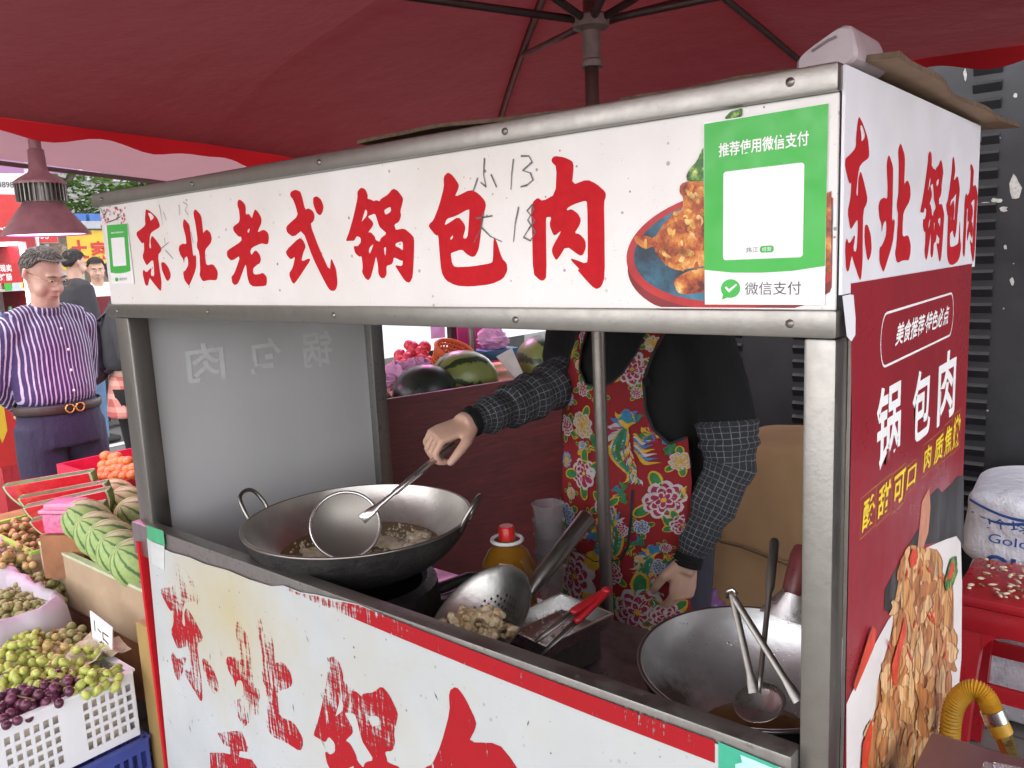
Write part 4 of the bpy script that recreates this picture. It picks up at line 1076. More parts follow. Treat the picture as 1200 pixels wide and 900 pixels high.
# ---- the cook
XC, YC = -.735, .82
chef = thing('person', (XC,YC,0), 'cook in black top, checked sleeve covers and red floral apron holding a skimmer', 'person')
shL, shR = V((XC-.185,YC-.01,1.295)), V((XC+.180,YC,1.295))        # picture left / right
elR_, wrR_ = px(668,447,'d',1.93), px(553,494,'d',1.715)           # the arm that holds the skimmer
elL_, wrL_ = V((XC+.255,YC+.01,1.03)), px(806,655,1,.735)
FD = V((-.12,-1,0)).normalized()
body = MB()
TOR = [(0.78,.165,.125),(.90,.180,.130),(1.00,.160,.118),(1.12,.165,.122),(1.22,.180,.122),(1.29,.165,.100),(1.335,.085,.075)]
body.tube([(XC,YC,z) for z,_,_ in TOR], [(a,b_) for _,a,b_ in TOR], 28, flat=FD)
body.tube([(XC,YC,1.30),(XC,YC-.005,1.37),(XC,YC-.012,1.44)], [.060,.054,.056], 16)
HP, HQ = head(body, V((XC,YC-.03,1.485)), (-.25,-1,-.35), .98)
for a, e, w_ in ((shL,elR_,wrR_),(shR,elL_,wrL_)):
    body.tube([a.lerp(V((XC,YC,1.28)),.4), a, a.lerp(e,.5), e, e.lerp(w_,.5), w_.lerp(e,-.0), w_+(w_-e).normalized()*.03], [.06,.058,.047,.042,.038,.028,.026], 14)
for k in (1,-1):
    hp = V((XC+.088*k,YC,.82)); body.tube([hp+V((0,0,.06)), hp, V((XC+.095*k,YC,.46)), V((XC+.095*k,YC+.015,.08))], [.105,.095,.058,.040], 14)
    body.tube([(XC+.095*k,YC+.05,.045),(XC+.097*k,YC-.03,.04),(XC+.10*k,YC-.13,.028)], [.035,.036,.022], 10)
hd = (HB-px(437,598,'d',1.60)).normalized()                         # along the skimmer handle
grip = px(524,525,'d',1.675)
fore = (wrR_-elR_).normalized()
hand(body, wrR_+fore*.004, px(503,514,'d',1.675)-wrR_, (px(527,532,'d',1.70)-px(523,506,'d',1.68)), -CF+V((0,0,-.15)), (.80,1.05,.95), .55, 1.0, .02)
dl = (wrL_-elL_).normalized()
hand(body, wrL_+dl*.004, V((-.10,-.14,-1)), V((-.80,.30,0)), V((-.35,-.9,.0)), (.55,.75,.55), .75, .98, .03)
bo = remesh(body, .0042, 2, .5).build('body', SKIN, chef, True)
face_parts(HP, HQ, chef, .98, HAIR)
hair_cap(HP, HQ, .98, HAIR, chef, random.Random(4), -.03, .055, True, 120)
BLK = cloth_mat('black_jersey', (.0045,.0045,.0055), .95, .6)
top = MB()
top.tube([(XC,YC,z) for z,_,_ in TOR[1:]]+[(XC,YC,1.36)], [(a*1.045+.006,b_*1.04+.005) for _,a,b_ in TOR[1:]]+[(.068,.062)], 28, flat=FD)
mL = shL.lerp(elR_,.93)
top.tube([shL.lerp(V((XC,YC,1.27)),.5), shL, shL.lerp(elR_,.5), mL], [.072,.070,.060,.052], 16)
mR = shR.lerp(elL_,.84)
top.tube([shR.lerp(V((XC,YC,1.27)),.5), shR, shR.lerp(elL_,.45), mR], [.072,.072,.066,.060], 16)
remesh(top, .008, 3).build('top', BLK, chef, True)
PNT = cloth_mat('dark_trousers', (.03,.028,.045), .85)
tr_m = MB(); tr_m.tube([(XC,YC,z) for z in (.76,.84,.93)], [(.185,.14),(.19,.14),(.178,.132)], 24, flat=FD)
for k in (1,-1): tr_m.tube([(XC+.088*k,YC,.86),(XC+.092*k,YC,.62),(XC+.095*k,YC,.42),(XC+.095*k,YC+.01,.09)], [.115,.095,.078,.062], 16)
remesh(tr_m, .010, 2).build('trousers', PNT, chef, True)
for k in (1,-1):
    m = MB(); m.tube([(XC+.095*k,YC+.065,.055),(XC+.096*k,YC+.02,.06),(XC+.098*k,YC-.06,.05),(XC+.10*k,YC-.15,.03)], [(.040,.050),(.045,.056),(.047,.045),(.030,.028)], 14, flat=(0,0,1)); m.build('shoe', RUB, chef, True)
CHK = NT('checked_cotton')
uvn = CHK.n('TexCoord').outputs['UV']; s_ = CHK.sep(uvn)
cn = CHK.coord()
def line(t, v, n, wdt): return t.math('LESS_THAN', t.math('FRACT', t.math('MULTIPLY', v, n)), wdt)
jit = CHK.math('MULTIPLY', CHK.noise(cn, 12, 3), .02)
la = CHK.math('MAXIMUM', line(CHK, CHK.math('ADD', s_[0], jit), 22, .10), line(CHK, CHK.math('ADD', s_[1], CHK.math('MULTIPLY', jit, .5)), 78, .11))
CHK.set(Base_Color=CHK.mix(CHK.math('MULTIPLY', la, CHK.ramp(CHK.noise(cn,60,3),[(.35,.35),(.6,1)])), (.026,.028,.034), (.20,.21,.22)), Roughness=.85)
CHK.bump(CHK.noise(CHK.coord(scale=(1,1,1)), 24, 5, .65), .8, .025)
def sleeve(a, b_, r0, r1, seed, ribs, mid=None):
    rg = random.Random(seed); n = 26; pts, rad = [], []
    d = b_-a
    for i in range(n+1):
        t = i/n; pts.append((a.lerp(mid, t*2) if t < .5 else mid.lerp(b_, t*2-1)) if mid else a+d*t+V((0,0,-.006*sin(pi*t))))
        r = r0*(1-t)+r1*t + .003*sin(pi*min(1,t*1.15)) + .0028*sin(t*31+seed) + .0018*sin(t*57+seed*2) + rg.uniform(-.0015,.0015)
        if t < .05: r *= .90
        if t > .95: r *= .86
        rad.append((r, r*(1+.05*sin(t*13+seed))))
    sl_ = MB().tube(pts, rad, 28, caps=False).build('sleeve_cover', CHK.mat, chef, True)
    dn = d.normalized(); m = MB(); m.tube([b_-dn*.008, b_+dn*.020], [r1*.80,r1*.76], 20)
    for k in range(3): m.tube([b_+dn*(k*.009-.006), b_+dn*(k*.009-.002), b_+dn*(k*.009+.002)], [r1*.80,r1*.86,r1*.80], 20, caps=(k==2))
    m.build('elastic_cuff', BLK, sl_, True)
sleeve(elR_.lerp(shL,.12)+V((0,0,-.004)), wrR_.lerp(elR_,.01), .059, .036, 1, 3)
sleeve(elL_.lerp(shR,.30), wrL_.lerp(elL_,.02), .067, .039, 5, 3, elL_.lerp(wrL_,.12))
BTN = MB().ball(px(757,447,1,.685), (.010,.004,.010), 12, 6); BTN.build('button', BLK, chef, True)
# ---- the apron: one cloth wrapped round the front, its print is part of it
def apr_map(off):
    def f(x, z):
        prev = TOR[0]
        k = 0
        zz = max(.78, min(1.33, z))
        for k in range(len(TOR)-1):
            if TOR[k][0] <= zz <= TOR[k+1][0]: break
        t = (zz-TOR[k][0])/(TOR[k+1][0]-TOR[k][0]); a = TOR[k][1]*(1-t)+TOR[k+1][1]*t; b_ = TOR[k][2]*(1-t)+TOR[k+1][2]*t
        a = a*1.05+.034; b_ = b_*1.04+.016
        if z < .78: b_ += (.78-z)*.05; a += (.78-z)*.12
        u = max(-.97, min(.97, (x-XC)/a))
        fold = .0055*sin(x*34+z*3)*max(0,min(1,(1.12-z)*3)) + .004*sin(z*26+x*9)*max(0,1-abs(z-.98)*5)
        y = YC-b_*math.sqrt(1-u*u)-off+fold-(x-XC)*.06
        return V((x, y, z))
    return f
def a_uv(x, y): p = px(x, y, 1, .69); return (p.x, p.z)
ao = [(672,386),(666,418),(659,458),(655,482),(649,510),(652,528),(655,560),(655,590),(648,628),(646,686)]
al = [a_uv(*p) for p in ao]
al[0:0] = []
right = [(795,690),(795,660),(795,572),(792,518),(778,523),(764,504),(757,480),(755,448),(762,416),(769,386)]
inner = [(752,386),(746,412),(734,436),(720,448),(706,452),(690,449),(682,432),(680,412),(683,386)]
ar = [a_uv(*p) for p in right]; an = [a_uv(*p) for p in inner]
top_l = [(al[0][0]+.004,1.345)]; top_r = [(ar[-1][0],1.345),(an[0][0],1.345)]
outline = al+[(al[-1][0]-.012,.60),(al[-1][0]-.012,.40),(ar[0][0]+.02,.40),(ar[0][0]+.014,.60)]+ar+top_r+an+[(an[-1][0]+.002,1.345)]+top_l
def cdt_fill(loop, step):
    vs = [V(p) for p in loop]; n = len(vs); es = [(i,(i+1)%n) for i in range(n)]
    x0,x1,y0,y1 = min(p.x for p in vs),max(p.x for p in vs),min(p.y for p in vs),max(p.y for p in vs)
    y = y0+step*.5
    while y < y1:
        x = x0+step*.5
        while x < x1:
            if inside((x,y), loop): vs.append(V((x,y)))
            x += step
        y += step
    r = delaunay_2d_cdt(vs, es, [], 0, 1e-6)
    fs = [f for f in r[2] if inside((sum(r[0][i].x for i in f)/3, sum(r[0][i].y for i in f)/3), loop)]
    return [(p.x,p.y) for p in r[0]], fs
APR = [cloth_mat('apron_red', (.22,.004,.007), .8, .35, .12), M('print_crimson',(.24,.008,.045),.8,var=.2,scale=60), M('print_white',(.40,.35,.35),.8,var=.15,scale=60), M('print_yellow',(.46,.27,.015),.8,var=.25,scale=60),
       M('print_green',(.02,.13,.035),.8,var=.35,scale=60), M('print_blue',(.03,.13,.30),.8,var=.3,scale=60), M('print_teal',(.01,.16,.15),.8,var=.3,scale=60), M('print_black',(.012,.012,.014),.8)]
m = MB()
pts, fs = cdt_fill(outline, .013)
m.add([apr_map(0)(*p) for p in pts], fs)
rg = random.Random(21)
lay = [0]
def dec(loop, mi, st=None):
    lay[0] += 1; m.cur = mi
    if any(not inside(p, outline) for p in loop): 
        loop = [p for p in loop if inside(p, outline)]
        if len(loop) < 4: return
    m.poly([loop], apr_map(.0016+.000012*(lay[0]%160)))
def petal(cx, cz, a, r0, r1, wd, mi, wob=.12):
    o = []
    for k in range(12):
        t = 2*pi*k/12; rr_ = (r0+r1)/2+(r1-r0)/2*cos(t); w2 = wd*sin(t)*(1+wob*rg.uniform(-1,1))
        o.append((cx+rr_*cos(a)-w2*sin(a), cz+rr_*sin(a)+w2*cos(a)))
    dec(o, mi)
def peony(x, y, r, c1, c2, leaf=True):
    cx, cz = a_uv(x, y); r *= .00182
    a0 = rg.uniform(0,6)
    if leaf:
        for k in range(4):
            a = a0+k*1.57+rg.uniform(-.4,.4); petal(cx,cz,a,r*.6,r*1.75,r*.36,3); petal(cx,cz,a,r*.6,r*1.65,r*.26,4)
    for ring, (rr_, n) in enumerate(((1.0,9),(.72,7),(.45,5))):
        for k in range(n):
            a = a0+ring*.4+2*pi*k/n+rg.uniform(-.15,.15)
            petal(cx,cz,a,r*rr_*.25,r*rr_*1.08,r*rr_*.36,c2,.25); petal(cx,cz,a+.06,r*rr_*.2,r*rr_*.92,r*rr_*.25,c1,.25)
    petal(cx,cz,0,-r*.14,r*.14,r*.12,3)
def plume(p0, p1, bend, w0, mi, mi2=None):
    a, b_ = V(a_uv(*p0)), V(a_uv(*p1)); n = V((-(b_-a).y,(b_-a).x)); up, dn = [], []
    for k in range(9):
        t = k/8; c = a.lerp(b_,t)+n*bend*4*t*(1-t)+n.normalized()*.003*sin(9*t); w2 = w0*.0018*(sin(pi*min(1,t*.9+.1)))
        up.append(c+n.normalized()*w2); dn.append(c-n.normalized()*w2)
    dec([(p.x,p.y) for p in up+dn[::-1]], mi)
    if mi2 is not None: dec([(p.x,p.y) for p in [u.lerp(d_,.3) for u,d_ in zip(up,dn)]+[u.lerp(d_,.7) for u,d_ in zip(up,dn)][::-1]], mi2)
K = lambda x, y: (640+x/2.5, 380+y/2.5)
USED = []
for x, y, r, c1, c2, lf in ((110,295,15,3,2,1),(62,215,9,5,2,1),(47,300,12,1,2,1),(115,185,9,1,2,1),(258,130,17,1,2,1),(70,80,8,3,4,1),(115,435,17,1,2,1),(335,520,19,1,2,1),(365,415,10,3,2,1),(190,530,13,1,2,1),
                            (90,735,30,1,2,1),(282,835,26,1,2,1),(300,60,8,3,2,1),(50,400,9,3,5,0),(60,555,13,5,2,1),(380,600,11,1,2,1),(150,880,18,1,2,1),(210,720,12,1,2,1),(345,860,14,1,2,1),(40,660,11,3,2,1),(375,760,12,3,2,1),(235,590,9,1,2,0)):
    peony(*K(x,y), r*1.12, c1, c2, lf); USED.append((x,y,r))
def bird(ox, oy, s, fl=1):
    Q = lambda x, y: K(ox+fl*x*s, oy+y*s)
    for e, c in (((-45,-45),5),((-30,-60),3),((30,-55),5),((45,-40),6),((-60,-20),2),((-75,0),1),((-80,25),2)): plume(Q(0,-20), Q(*e), .12*fl, 4*s, c)
    for i in range(9):
        e = (-70+i*9, 40+i*13); plume(Q(5,10+i*8), Q(*e), .15*fl, 2.4*s, (2,3,1)[i%3])
    for i in range(7):
        e = (55+i*4, 20+i*14); plume(Q(15,10+i*8), Q(*e), -.2*fl, 2.6*s, (3,2,5)[i%3])
    plume(Q(-5,-10), Q(10,140), -.22*fl, 13*s, 3); plume(Q(-5,-12), Q(12,138), -.22*fl, 9*s, 6, 4)
    for i in range(6): plume(Q(12-i*2,90+i*8), Q(-12+i*10,150+i*3), .15, 3*s, (3,6,2)[i%3])
    for i in range(7):
        a = i*.8; plume(Q(62,10), Q(62+38*cos(a),10+30*sin(a)), .25, 5*s, (4,3,1,5)[i%4])
    plume(Q(-22,-35), Q(22,-20), .2, 12*s, 3, 6); plume(Q(-15,-55), Q(10,-30), .2, 7*s, 5)
# smaller blossoms and sprays filling the gaps of the print
fill = []
for _ in range(900):
    x_, y_ = rg.uniform(10,390), rg.uniform(20,900)
    if any(math.hypot(x_-u[0], y_-u[1]) < u[2]*2.5+26 for u in USED) or any(math.hypot(x_-u[0], y_-u[1]) < 44 for u in fill): continue
    if 165 < x_ < 345 and 235 < y_ < 480: continue
    if not inside(a_uv(*K(x_,y_)), outline): continue
    fill.append((x_,y_)); c_ = rg.choice(((1,2),(1,2),(3,2),(5,2)))
    if rg.random() < .65: peony(*K(x_,y_), rg.uniform(6,10), c_[0], c_[1], True)
    else:
        for k in range(5): a = rg.uniform(0,6.28); plume(K(x_,y_), K(x_+34*cos(a),y_+34*sin(a)), rg.uniform(-.3,.3), rg.uniform(3,5), rg.choice((3,4,4,5)), 4)
bird(245,310,1.0); bird(205,575,.75,-1); bird(310,690,.7); bird(60,620,.5)
# dark binding round the edge, pocket tie
bd = []
def rim(loop, mi, wd):
    n = len(loop)
    for i in range(n-1):
        a, b_ = V(loop[i]), V(loop[i+1]); nn = V((-(b_-a).y,(b_-a).x)).normalized()*wd; m.cur = mi
        m.add([apr_map(.0042)(*(a-nn)),apr_map(.0042)(*(b_-nn)),apr_map(.0042)(*(b_+nn)),apr_map(.0042)(*(a+nn))], [(0,1,2,3)])
def dense(l):
    o = []
    for i in range(len(l)-1):
        for k in range(4): o.append(tuple(V(l[i]).lerp(V(l[i+1]),k/4)))
    return o+[l[-1]]
rim(dense(al[:6]), 7, .0022); rim(dense(ar[3:]), 7, .0028); rim(dense(an), 7, .0022)
rim(dense([a_uv(*K(*p)) for p in ((262,480),(265,560),(255,640),(235,680))]), 7, .0030); rim(dense([a_uv(*K(*p)) for p in ((40,500),(60,600),(100,665),(150,690),(235,680))]), 7, .0014)
m.build('apron', APR, chef, True)

# ---- a standing figure for the street
def standing(label, foot, F, H, shirt_m, pant_m, hair_m, skin_m, pose, glasses=None, shirt_fit=1.0, vox=.009, low=-.015, front=.05, group=None, headturn=None, skirt=None):
    """figure of height H at foot, facing F; pose gives elbow and wrist offsets in the body's own frame"""
    s = H/1.70; F = V(F).normalized(); S = F.cross(V((0,0,1))).normalized()     # S: the figure's right hand side
    O = V(foot); P = lambda x,y,z: O+(S*x+F*y)*s+V((0,0,z*s))
    t = thing('person', O, label, 'person', group)
    b_ = MB()
    T = [(.86,.160,.120),(.95,.165,.125),(1.04,.155,.120),(1.15,.165,.125),(1.28,.180,.122),(1.38,.170,.100),(1.43,.090,.075)]
    b_.tube([P(0,0,z) for z,_,_ in T], [(a*s*shirt_fit*.92,d*s*shirt_fit*.90) for _,a,d in T], 24, flat=F)
    b_.tube([P(0,-.005,1.40),P(0,.01,1.46),P(0,.02,1.53)], [.062*s,.056*s,.058*s], 14)
    hf = V(headturn) if headturn else F+V((0,0,-.15))
    hp, hq = head(b_, P(0,.030,1.592), hf, s*.98)
    for k in (1,-1):
        sh, el, wr = P(.145*k,0,1.365), P(*pose[k][0]), P(*pose[k][1])
        b_.tube([sh.lerp(P(0,0,1.35),.4), sh, sh.lerp(el,.5), el, el.lerp(wr,.5), wr, wr+(wr-el).normalized()*.03], [.050*s,.050*s,.046*s,.042*s,.037*s,.027*s,.025*s], 12)
        dd = (wr-el).normalized(); hand(b_, wr+dd*.012, dd, -S*k*.6+F*.2, F+V((0,0,.01)), (.35,.4,.35), .4, s, .04)
        b_.tube([P(.09*k,0,.92),P(.092*k,0,.80),P(.098*k,.005,.48),P(.10*k,-.01,.10)], [.10*s,.092*s,.058*s,.040*s], 12)
        b_.tube([P(.10*k,-.05,.045),P(.104*k,.03,.04),P(.112*k,.14,.028)], [.034*s,.036*s,.022*s], 10)
    remesh(b_, vox*.7, 2).build('body', skin_m, t, True)
    face_parts(hp, hq, t, s*.98, hair_m, glasses)
    hair_cap(hp, hq, s*.98, hair_m, t, random.Random(7), low, front, False, 520)
    c = MB(); f = shirt_fit
    c.tube([P(0,.0,z) for z in (1.030,1.06,1.11,1.18,1.28,1.375,1.425)], [(a*s*f,d*s*f) for a,d in ((.168,.140),(.180,.158),(.182,.160),(.182,.152),(.184,.142),(.170,.115),(.090,.080))], 26, flat=F)
    for k in (1,-1):
        sh, el, wr = P(.145*k,0,1.365), P(*pose[k][0]), P(*pose[k][1])
        c.tube([P(0,-.012,1.40), P(.08*k,-.01,1.40), P(.145*k,0,1.375)], [.074*s,.070*s,.072*s], 14)
        c.tube([sh.lerp(P(0,0,1.33),.5), sh, sh.lerp(el,.5), el, el.lerp(wr,.5), wr.lerp(el,.06)], [.074*s,.075*s,.066*s,.059*s,.054*s,.045*s], 14)
    sh_o = remesh(c, vox, 3).build('shirt', shirt_m, t, True)
    g = MB()
    if skirt: g.tube([P(0,0,z) for z in (1.0,.95,.88,.80,.74)], [(.15*s,.12*s),(.165*s,.13*s),(.18*s,.145*s),(.19*s,.155*s),(.195*s,.16*s)], 24, flat=F)
    else:
        g.tube([P(0,0,z) for z in (.84,.92,1.0,1.035)], [(.180*s,.145*s),(.182*s,.148*s),(.170*s,.142*s),(.166*s,.138*s)], 24, flat=F)
        for k in (1,-1): g.tube([P(.085*k,0,.93),P(.092*k,0,.80),P(.100*k,.005,.48),P(.103*k,-.005,.06)], [(.106*s),(.104*s),(.082*s),(.070*s)], 16)
    remesh(g, vox, 3).build('skirt' if skirt else 'trousers', pant_m, t, True)
    if skirt:
        for k in (1,-1): MB().tube([P(.09*k,0,.92),P(.092*k,0,.80),P(.098*k,.005,.48),P(.10*k,-.01,.07)], [.104*s,.096*s,.064*s,.048*s], 14).build('legging', BLK, t, True)
    for k in (1,-1):
        m = MB(); m.tube([P(.10*k,-.075,.05),P(.102*k,-.02,.058),P(.107*k,.07,.048),P(.114*k,.165,.028)], [(.038*s,.048*s),(.043*s,.055*s),(.045*s,.044*s),(.030*s,.026*s)], 14, flat=(0,0,1)); m.build('shoe', RUB if not skirt else BLK, t, True)
    return t, P, S, F
# stripes run down the shirt
MF = V((1,.05,0)).normalized(); MS = MF.cross(V((0,0,1)))
STR = NT('striped_shirt'); co_ = STR.coord()
dp = STR.n('VectorMath'); dp.operation='DOT_PRODUCT'; STR.link(co_, dp.inputs[0]); dp.inputs[1].default_value = MS
nx = STR.math('ADD', dp.outputs['Value'], STR.math('MULTIPLY', STR.noise(STR.coord(scale=(1,1,.6)), 7, 3), .022))
st_ = STR.math('LESS_THAN', STR.math('FRACT', STR.math('MULTIPLY', nx, 64)), .32)
STR.set(Base_Color=STR.mix(st_, (.040,.022,.10), (.46,.41,.52)), Roughness=.7)
STR.bump(STR.noise(STR.coord(scale=(1,1,.55)), 15, 5, .6), .9, .03)
NAVY = cloth_mat('navy_trousers', (.022,.020,.052), .8, .7)
mfoot = px(66,460,'d',3.40); mfoot.z = 0
man, mP, mS, mFd = standing('older man in a purple and white striped shirt and navy trousers, hands behind his back', mfoot, MF, 1.575, STR.mat, NAVY, GHAIR, SKIN2,
    {1:((.190,-.11,1.12),(.05,-.20,.98)), -1:((-.190,-.11,1.12),(-.05,-.21,1.02))}, M('gold_wire',(.45,.33,.14),.3,metal=1), .93, .009, .0, .062, None, MF*1.0+V((.05,.30,-.42)))
LEA = M('dark_leather', (.03,.018,.015), .5, var=.3)
m = MB(); s_m = 1.62/1.70
m.tube([mP(.178*cos(2*pi*k/36),.150*sin(2*pi*k/36),1.012) for k in range(36)], [(.019,.005)]*36, 8, closed=True, flat=(0,0,1))
bt = MB().tube([mP(.179*cos(2*pi*k/36),.151*sin(2*pi*k/36),1.012) for k in range(36)], [(.004,.019)]*36, 8, closed=True, flat=(0,0,1)).build('belt', LEA, man, True)
GOLD = M('gold_buckle', (.70,.42,.14), .3, metal=1, var=.1)
for k in (1,-1): MB().tube([mP(.022*k+.018*cos(2*pi*i/20),.158,1.012+.018*sin(2*pi*i/20)) for i in range(20) ], .0035, 6, closed=True).build('buckle', GOLD, bt, True)
m = MB()
for z in (1.36,1.27,1.18,1.09): m.ball(mP(-.0,.128 if z>1.3 else .168,z), (.006,.005,.006), 8, 6)
m.build('button', M('shirt_button',(.7,.68,.7),.4), man, True)
m = MB(); m.tube([mP(.064*cos(a),.012+.066*sin(a),1.445-.016*sin(a)) for a in [2*pi*k/24 for k in range(24)]], [(.005,.020)]*24, 8, closed=True, flat=(0,0,1)); m.build('collar', STR.mat, man, True)
# people further up the street
WSH = cloth_mat('white_shirt', (.70,.70,.68)); DKT = cloth_mat('charcoal_top', (.03,.03,.035)); JEAN = cloth_mat('blue_jeans', (.10,.18,.30))
hang = {1:((.24,-.02,1.10),(.25,.06,.86)), -1:((-.24,-.02,1.10),(-.25,.06,.86))}
fwd = {1:((.24,.02,1.12),(.12,.26,1.08)), -1:((-.24,.02,1.12),(-.12,.26,1.08))}
f_ = px(116,345,0,-7.65); f_.z = 0
v1, vP, vS, vF = standing('market vendor in a white shirt and dark red apron under the yellow sign', f_, (.95,-.3,0), 1.60, WSH, DKT, HAIR, SKIN, fwd, None, 1.0, .012)
q = MB(); rows = []
for i in range(9):
    z = 1.33-.55*i/8; hw = .09 if i < 2 else .165
    rows.append([vP(hw*(2*k/8-1), .175*math.sqrt(max(.05,1-(hw*(2*k/8-1)/.21)**2))+.004, z) for k in range(9)])
q.add([p for r_ in rows for p in r_], [(i*9+k,i*9+k+1,(i+1)*9+k+1,(i+1)*9+k) for i in range(8) for k in range(8)]); q.build('apron', cloth_mat('wine_apron',(.17,.025,.03)), v1, True)
f_ = px(106,480,0,-7.0); f_.z = 0
standing('passer-by in blue jeans and brown shoes walking behind the older man', f_, (-.2,1,0), 1.66, DKT, JEAN, HAIR, SKIN, hang, None, 1.0, .012)
PLAID = NT('plaid_skirt'); co_ = PLAID.coord(); s_ = PLAID.sep(co_)
pl_ = PLAID.math('ADD', PLAID.math('MULTIPLY', line(PLAID,s_[1],14,.4), .5), PLAID.math('MULTIPLY', line(PLAID,s_[2],14,.4), .5))
PLAID.set(Base_Color=PLAID.mix(pl_, (.42,.10,.09), (.62,.34,.28)), Roughness=.85)
f_ = px(154,440,0,-4.3); f_.z = 0
wm, wP, wS, wF = standing('woman in a plaid skirt with a black backpack seen beside the cart post', f_, (.55,.85,0), 1.55, DKT, PLAID.mat, HAIR, SKIN, fwd, None, 1.0, .012, -.05, .05, None, None, True)
bpk = thing('backpack', wP(0,-.22,1.0), 'black backpack worn by the woman in the plaid skirt', 'backpack')
q = MB(); c_ = wP(0,-.25,1.17); 
q.ball(c_, (.15,.12,.20), 14, 10); q.ball(c_+V((0,0,-.10)), (.15,.13,.12), 14, 8)
bg_m = cloth_mat('backpack_nylon', (.035,.025,.045), .6)
remesh(q, .014, 3).build('bag', bg_m, bpk, True)
q = MB().ball(c_-wF*.10+V((0,0,-.09)), (.10,.06,.08), 12, 8); q.build('pocket', bg_m, bpk, True)
for k in (1,-1): MB().tube([wP(.09*k,-.16,1.32),wP(.10*k,-.02,1.43),wP(.11*k,.10,1.36),wP(.12*k,.11,1.18),wP(.11*k,-.12,1.02)], [(.02,.006)]*5, 8, flat=wF).build('strap', bg_m, bpk, True)
# ------------------------------------------------------------------ grow lamps over the fruit
def lamp(loc, label, power):
    t = thing('pendant_lamp', loc, label, 'lamp', 'grow lamps over the fruit stall')
    L = V(loc); PK = M('lamp_enamel', (.26,.115,.13), .38, var=.2) if 'lamp_enamel' not in bpy.data.materials else bpy.data.materials['lamp_enamel']
    MB().lathe([(.056,0),(.060,.004),(.128,-.096),(.131,-.104),(.127,-.104),(.056,-.004)][::-1] if False else [(.050,.004),(.058,.0),(.127,-.094),(.130,-.102),(.126,-.102),(.056,-.006),(.0,-.006)], L, seg=48).build('shade', PK, t, True, 50)
    m = MB()
    for k in range(30):
        a = 2*pi*k/30; m.obox(L+V((.066*cos(a),.066*sin(a),.032)), (.008*cos(a),.008*sin(a),0), (-.0016*sin(a),.0016*cos(a),0), (0,0,.028))
    m.lathe([(0,.003),(.052,.003),(.052,.06),(0,.06)], L, seg=24); m.build('heat_sink', STEEL_D, t)
    MB().lathe([(.076,.058),(.076,.066),(.060,.078),(.030,.096),(.026,.11),(.024,.165),(.018,.17),(.018,.20),(0,.20)], L, seg=32).build('cap', PK, t, True, 50)
    MB().tube([L+V((0,0,.20)), L+V((0,0,2.02-L.z))], .004, 6).build('cord', RUB, t)
    e = bpy.data.materials.new('lamp_glow') if 'lamp_glow' not in bpy.data.materials else bpy.data.materials['lamp_glow']
    e.use_nodes = True; bb = e.node_tree.nodes['Principled BSDF']; bb.inputs['Emission Color'].default_value = (1,.30,.85,1); bb.inputs['Emission Strength'].default_value = 3.0; bb.inputs['Base Color'].default_value = (.8,.5,.75,1)
    q = MB(); q.disc(L+V((0,0,-.098)), .121, (0,0,-1), 40); q.build('light_disc', e, t)
    ld_ = bpy.data.lights.new('lamp_light','SPOT'); ld_.energy = power; ld_.color = (1,.26,.66); ld_.spot_size = R(150); ld_.spot_blend = .6; ld_.shadow_soft_size = .10
    lo = bpy.data.objects.new('lamp_light', ld_); COL.objects.link(lo); lo.parent = t; lo.location = (0,0,-.115)
lamp(px(50,238,'d',2.62), 'pink glowing pendant grow lamp with a finned collar above the fruit stall', 13)
lamp(V((-2.45,1.95,1.84)), 'pink grow lamp hanging deeper in the stall behind the cart', 14)

# ------------------------------------------------------------------ fruit stall on the left
WOOD = M('rough_wood', (.30,.13,.055), .7, var=.3, scale=12, bump=.3)
CARTON = M('plain_carton', (.42,.31,.20), .8, var=.12, scale=10, bump=.1)
TANB = M('golden_carton', (.33,.22,.075), .75, var=.15, scale=6)
LIME = M('lime_print', (.33,.55,.08), .6)
def openbox(name, x0,x1,y0,y1,z0,z1, th, mats, label, cat, parent=None, edge=None):
    t = thing(name, ((x0+x1)/2,(y0+y1)/2,z0), label, cat)
    m = MB(); m.box((x0,y0,z0),(x1,y1,z0+th)); m.box((x0,y0,z0+th),(x0+th,y1,z1)); m.box((x1-th,y0,z0+th),(x1,y1,z1)); m.box((x0+th,y0,z0+th),(x1-th,y0+th,z1)); m.box((x0+th,y1-th,z0+th),(x1-th,y1,z1))
    m.build('tray', mats, t)
    if edge:
        m = MB(); m.box((x0-.002,y0-.002,z1),(x1+.002,y0+th+.002,z1+.008)); m.box((x0-.002,y1-th,z1),(x1+.002,y1+.002,z1+.008)); m.box((x0-.002,y0+th+.002,z1),(x0+th,y1-th,z1+.008)); m.box((x1-th,y0+th+.002,z1),(x1+.002,y1-th,z1+.008)); m.build('rim', edge, t)
    return t
tb = thing('produce_table', (-2.4,.5,0), 'brown wooden produce bench carrying the melon box', 'bench')
m = MB(); m.box((-3.4,.10,.50),(-1.64,1.0,.53)); m.build('top', WOOD, tb)
m = MB(); m.box((-3.4,.10,.34),(-1.64,.125,.498)); m.box((-1.665,.126,.34),(-1.64,1.0,.498)); m.build('apron_board', WOOD, tb)
for x in (-3.36,-1.69):
    for y in (.13,.94): MB().box((x,y,0),(x+.05,y+.05,.499)).build('leg', WOOD, tb)
openbox('melon_box', -2.33,-1.66,.075,.66,.535,.690, .014, CARTON, 'tan cardboard box with a pale rim full of small striped melons', 'box', None, M('pale_green_rim',(.50,.56,.36),.7))
openbox('produce_carton', -2.80,-2.36,.06,.55,.535,.655, .012, CARTON, 'carton with a lime green rim left of the melon box', 'box', None, LIME)
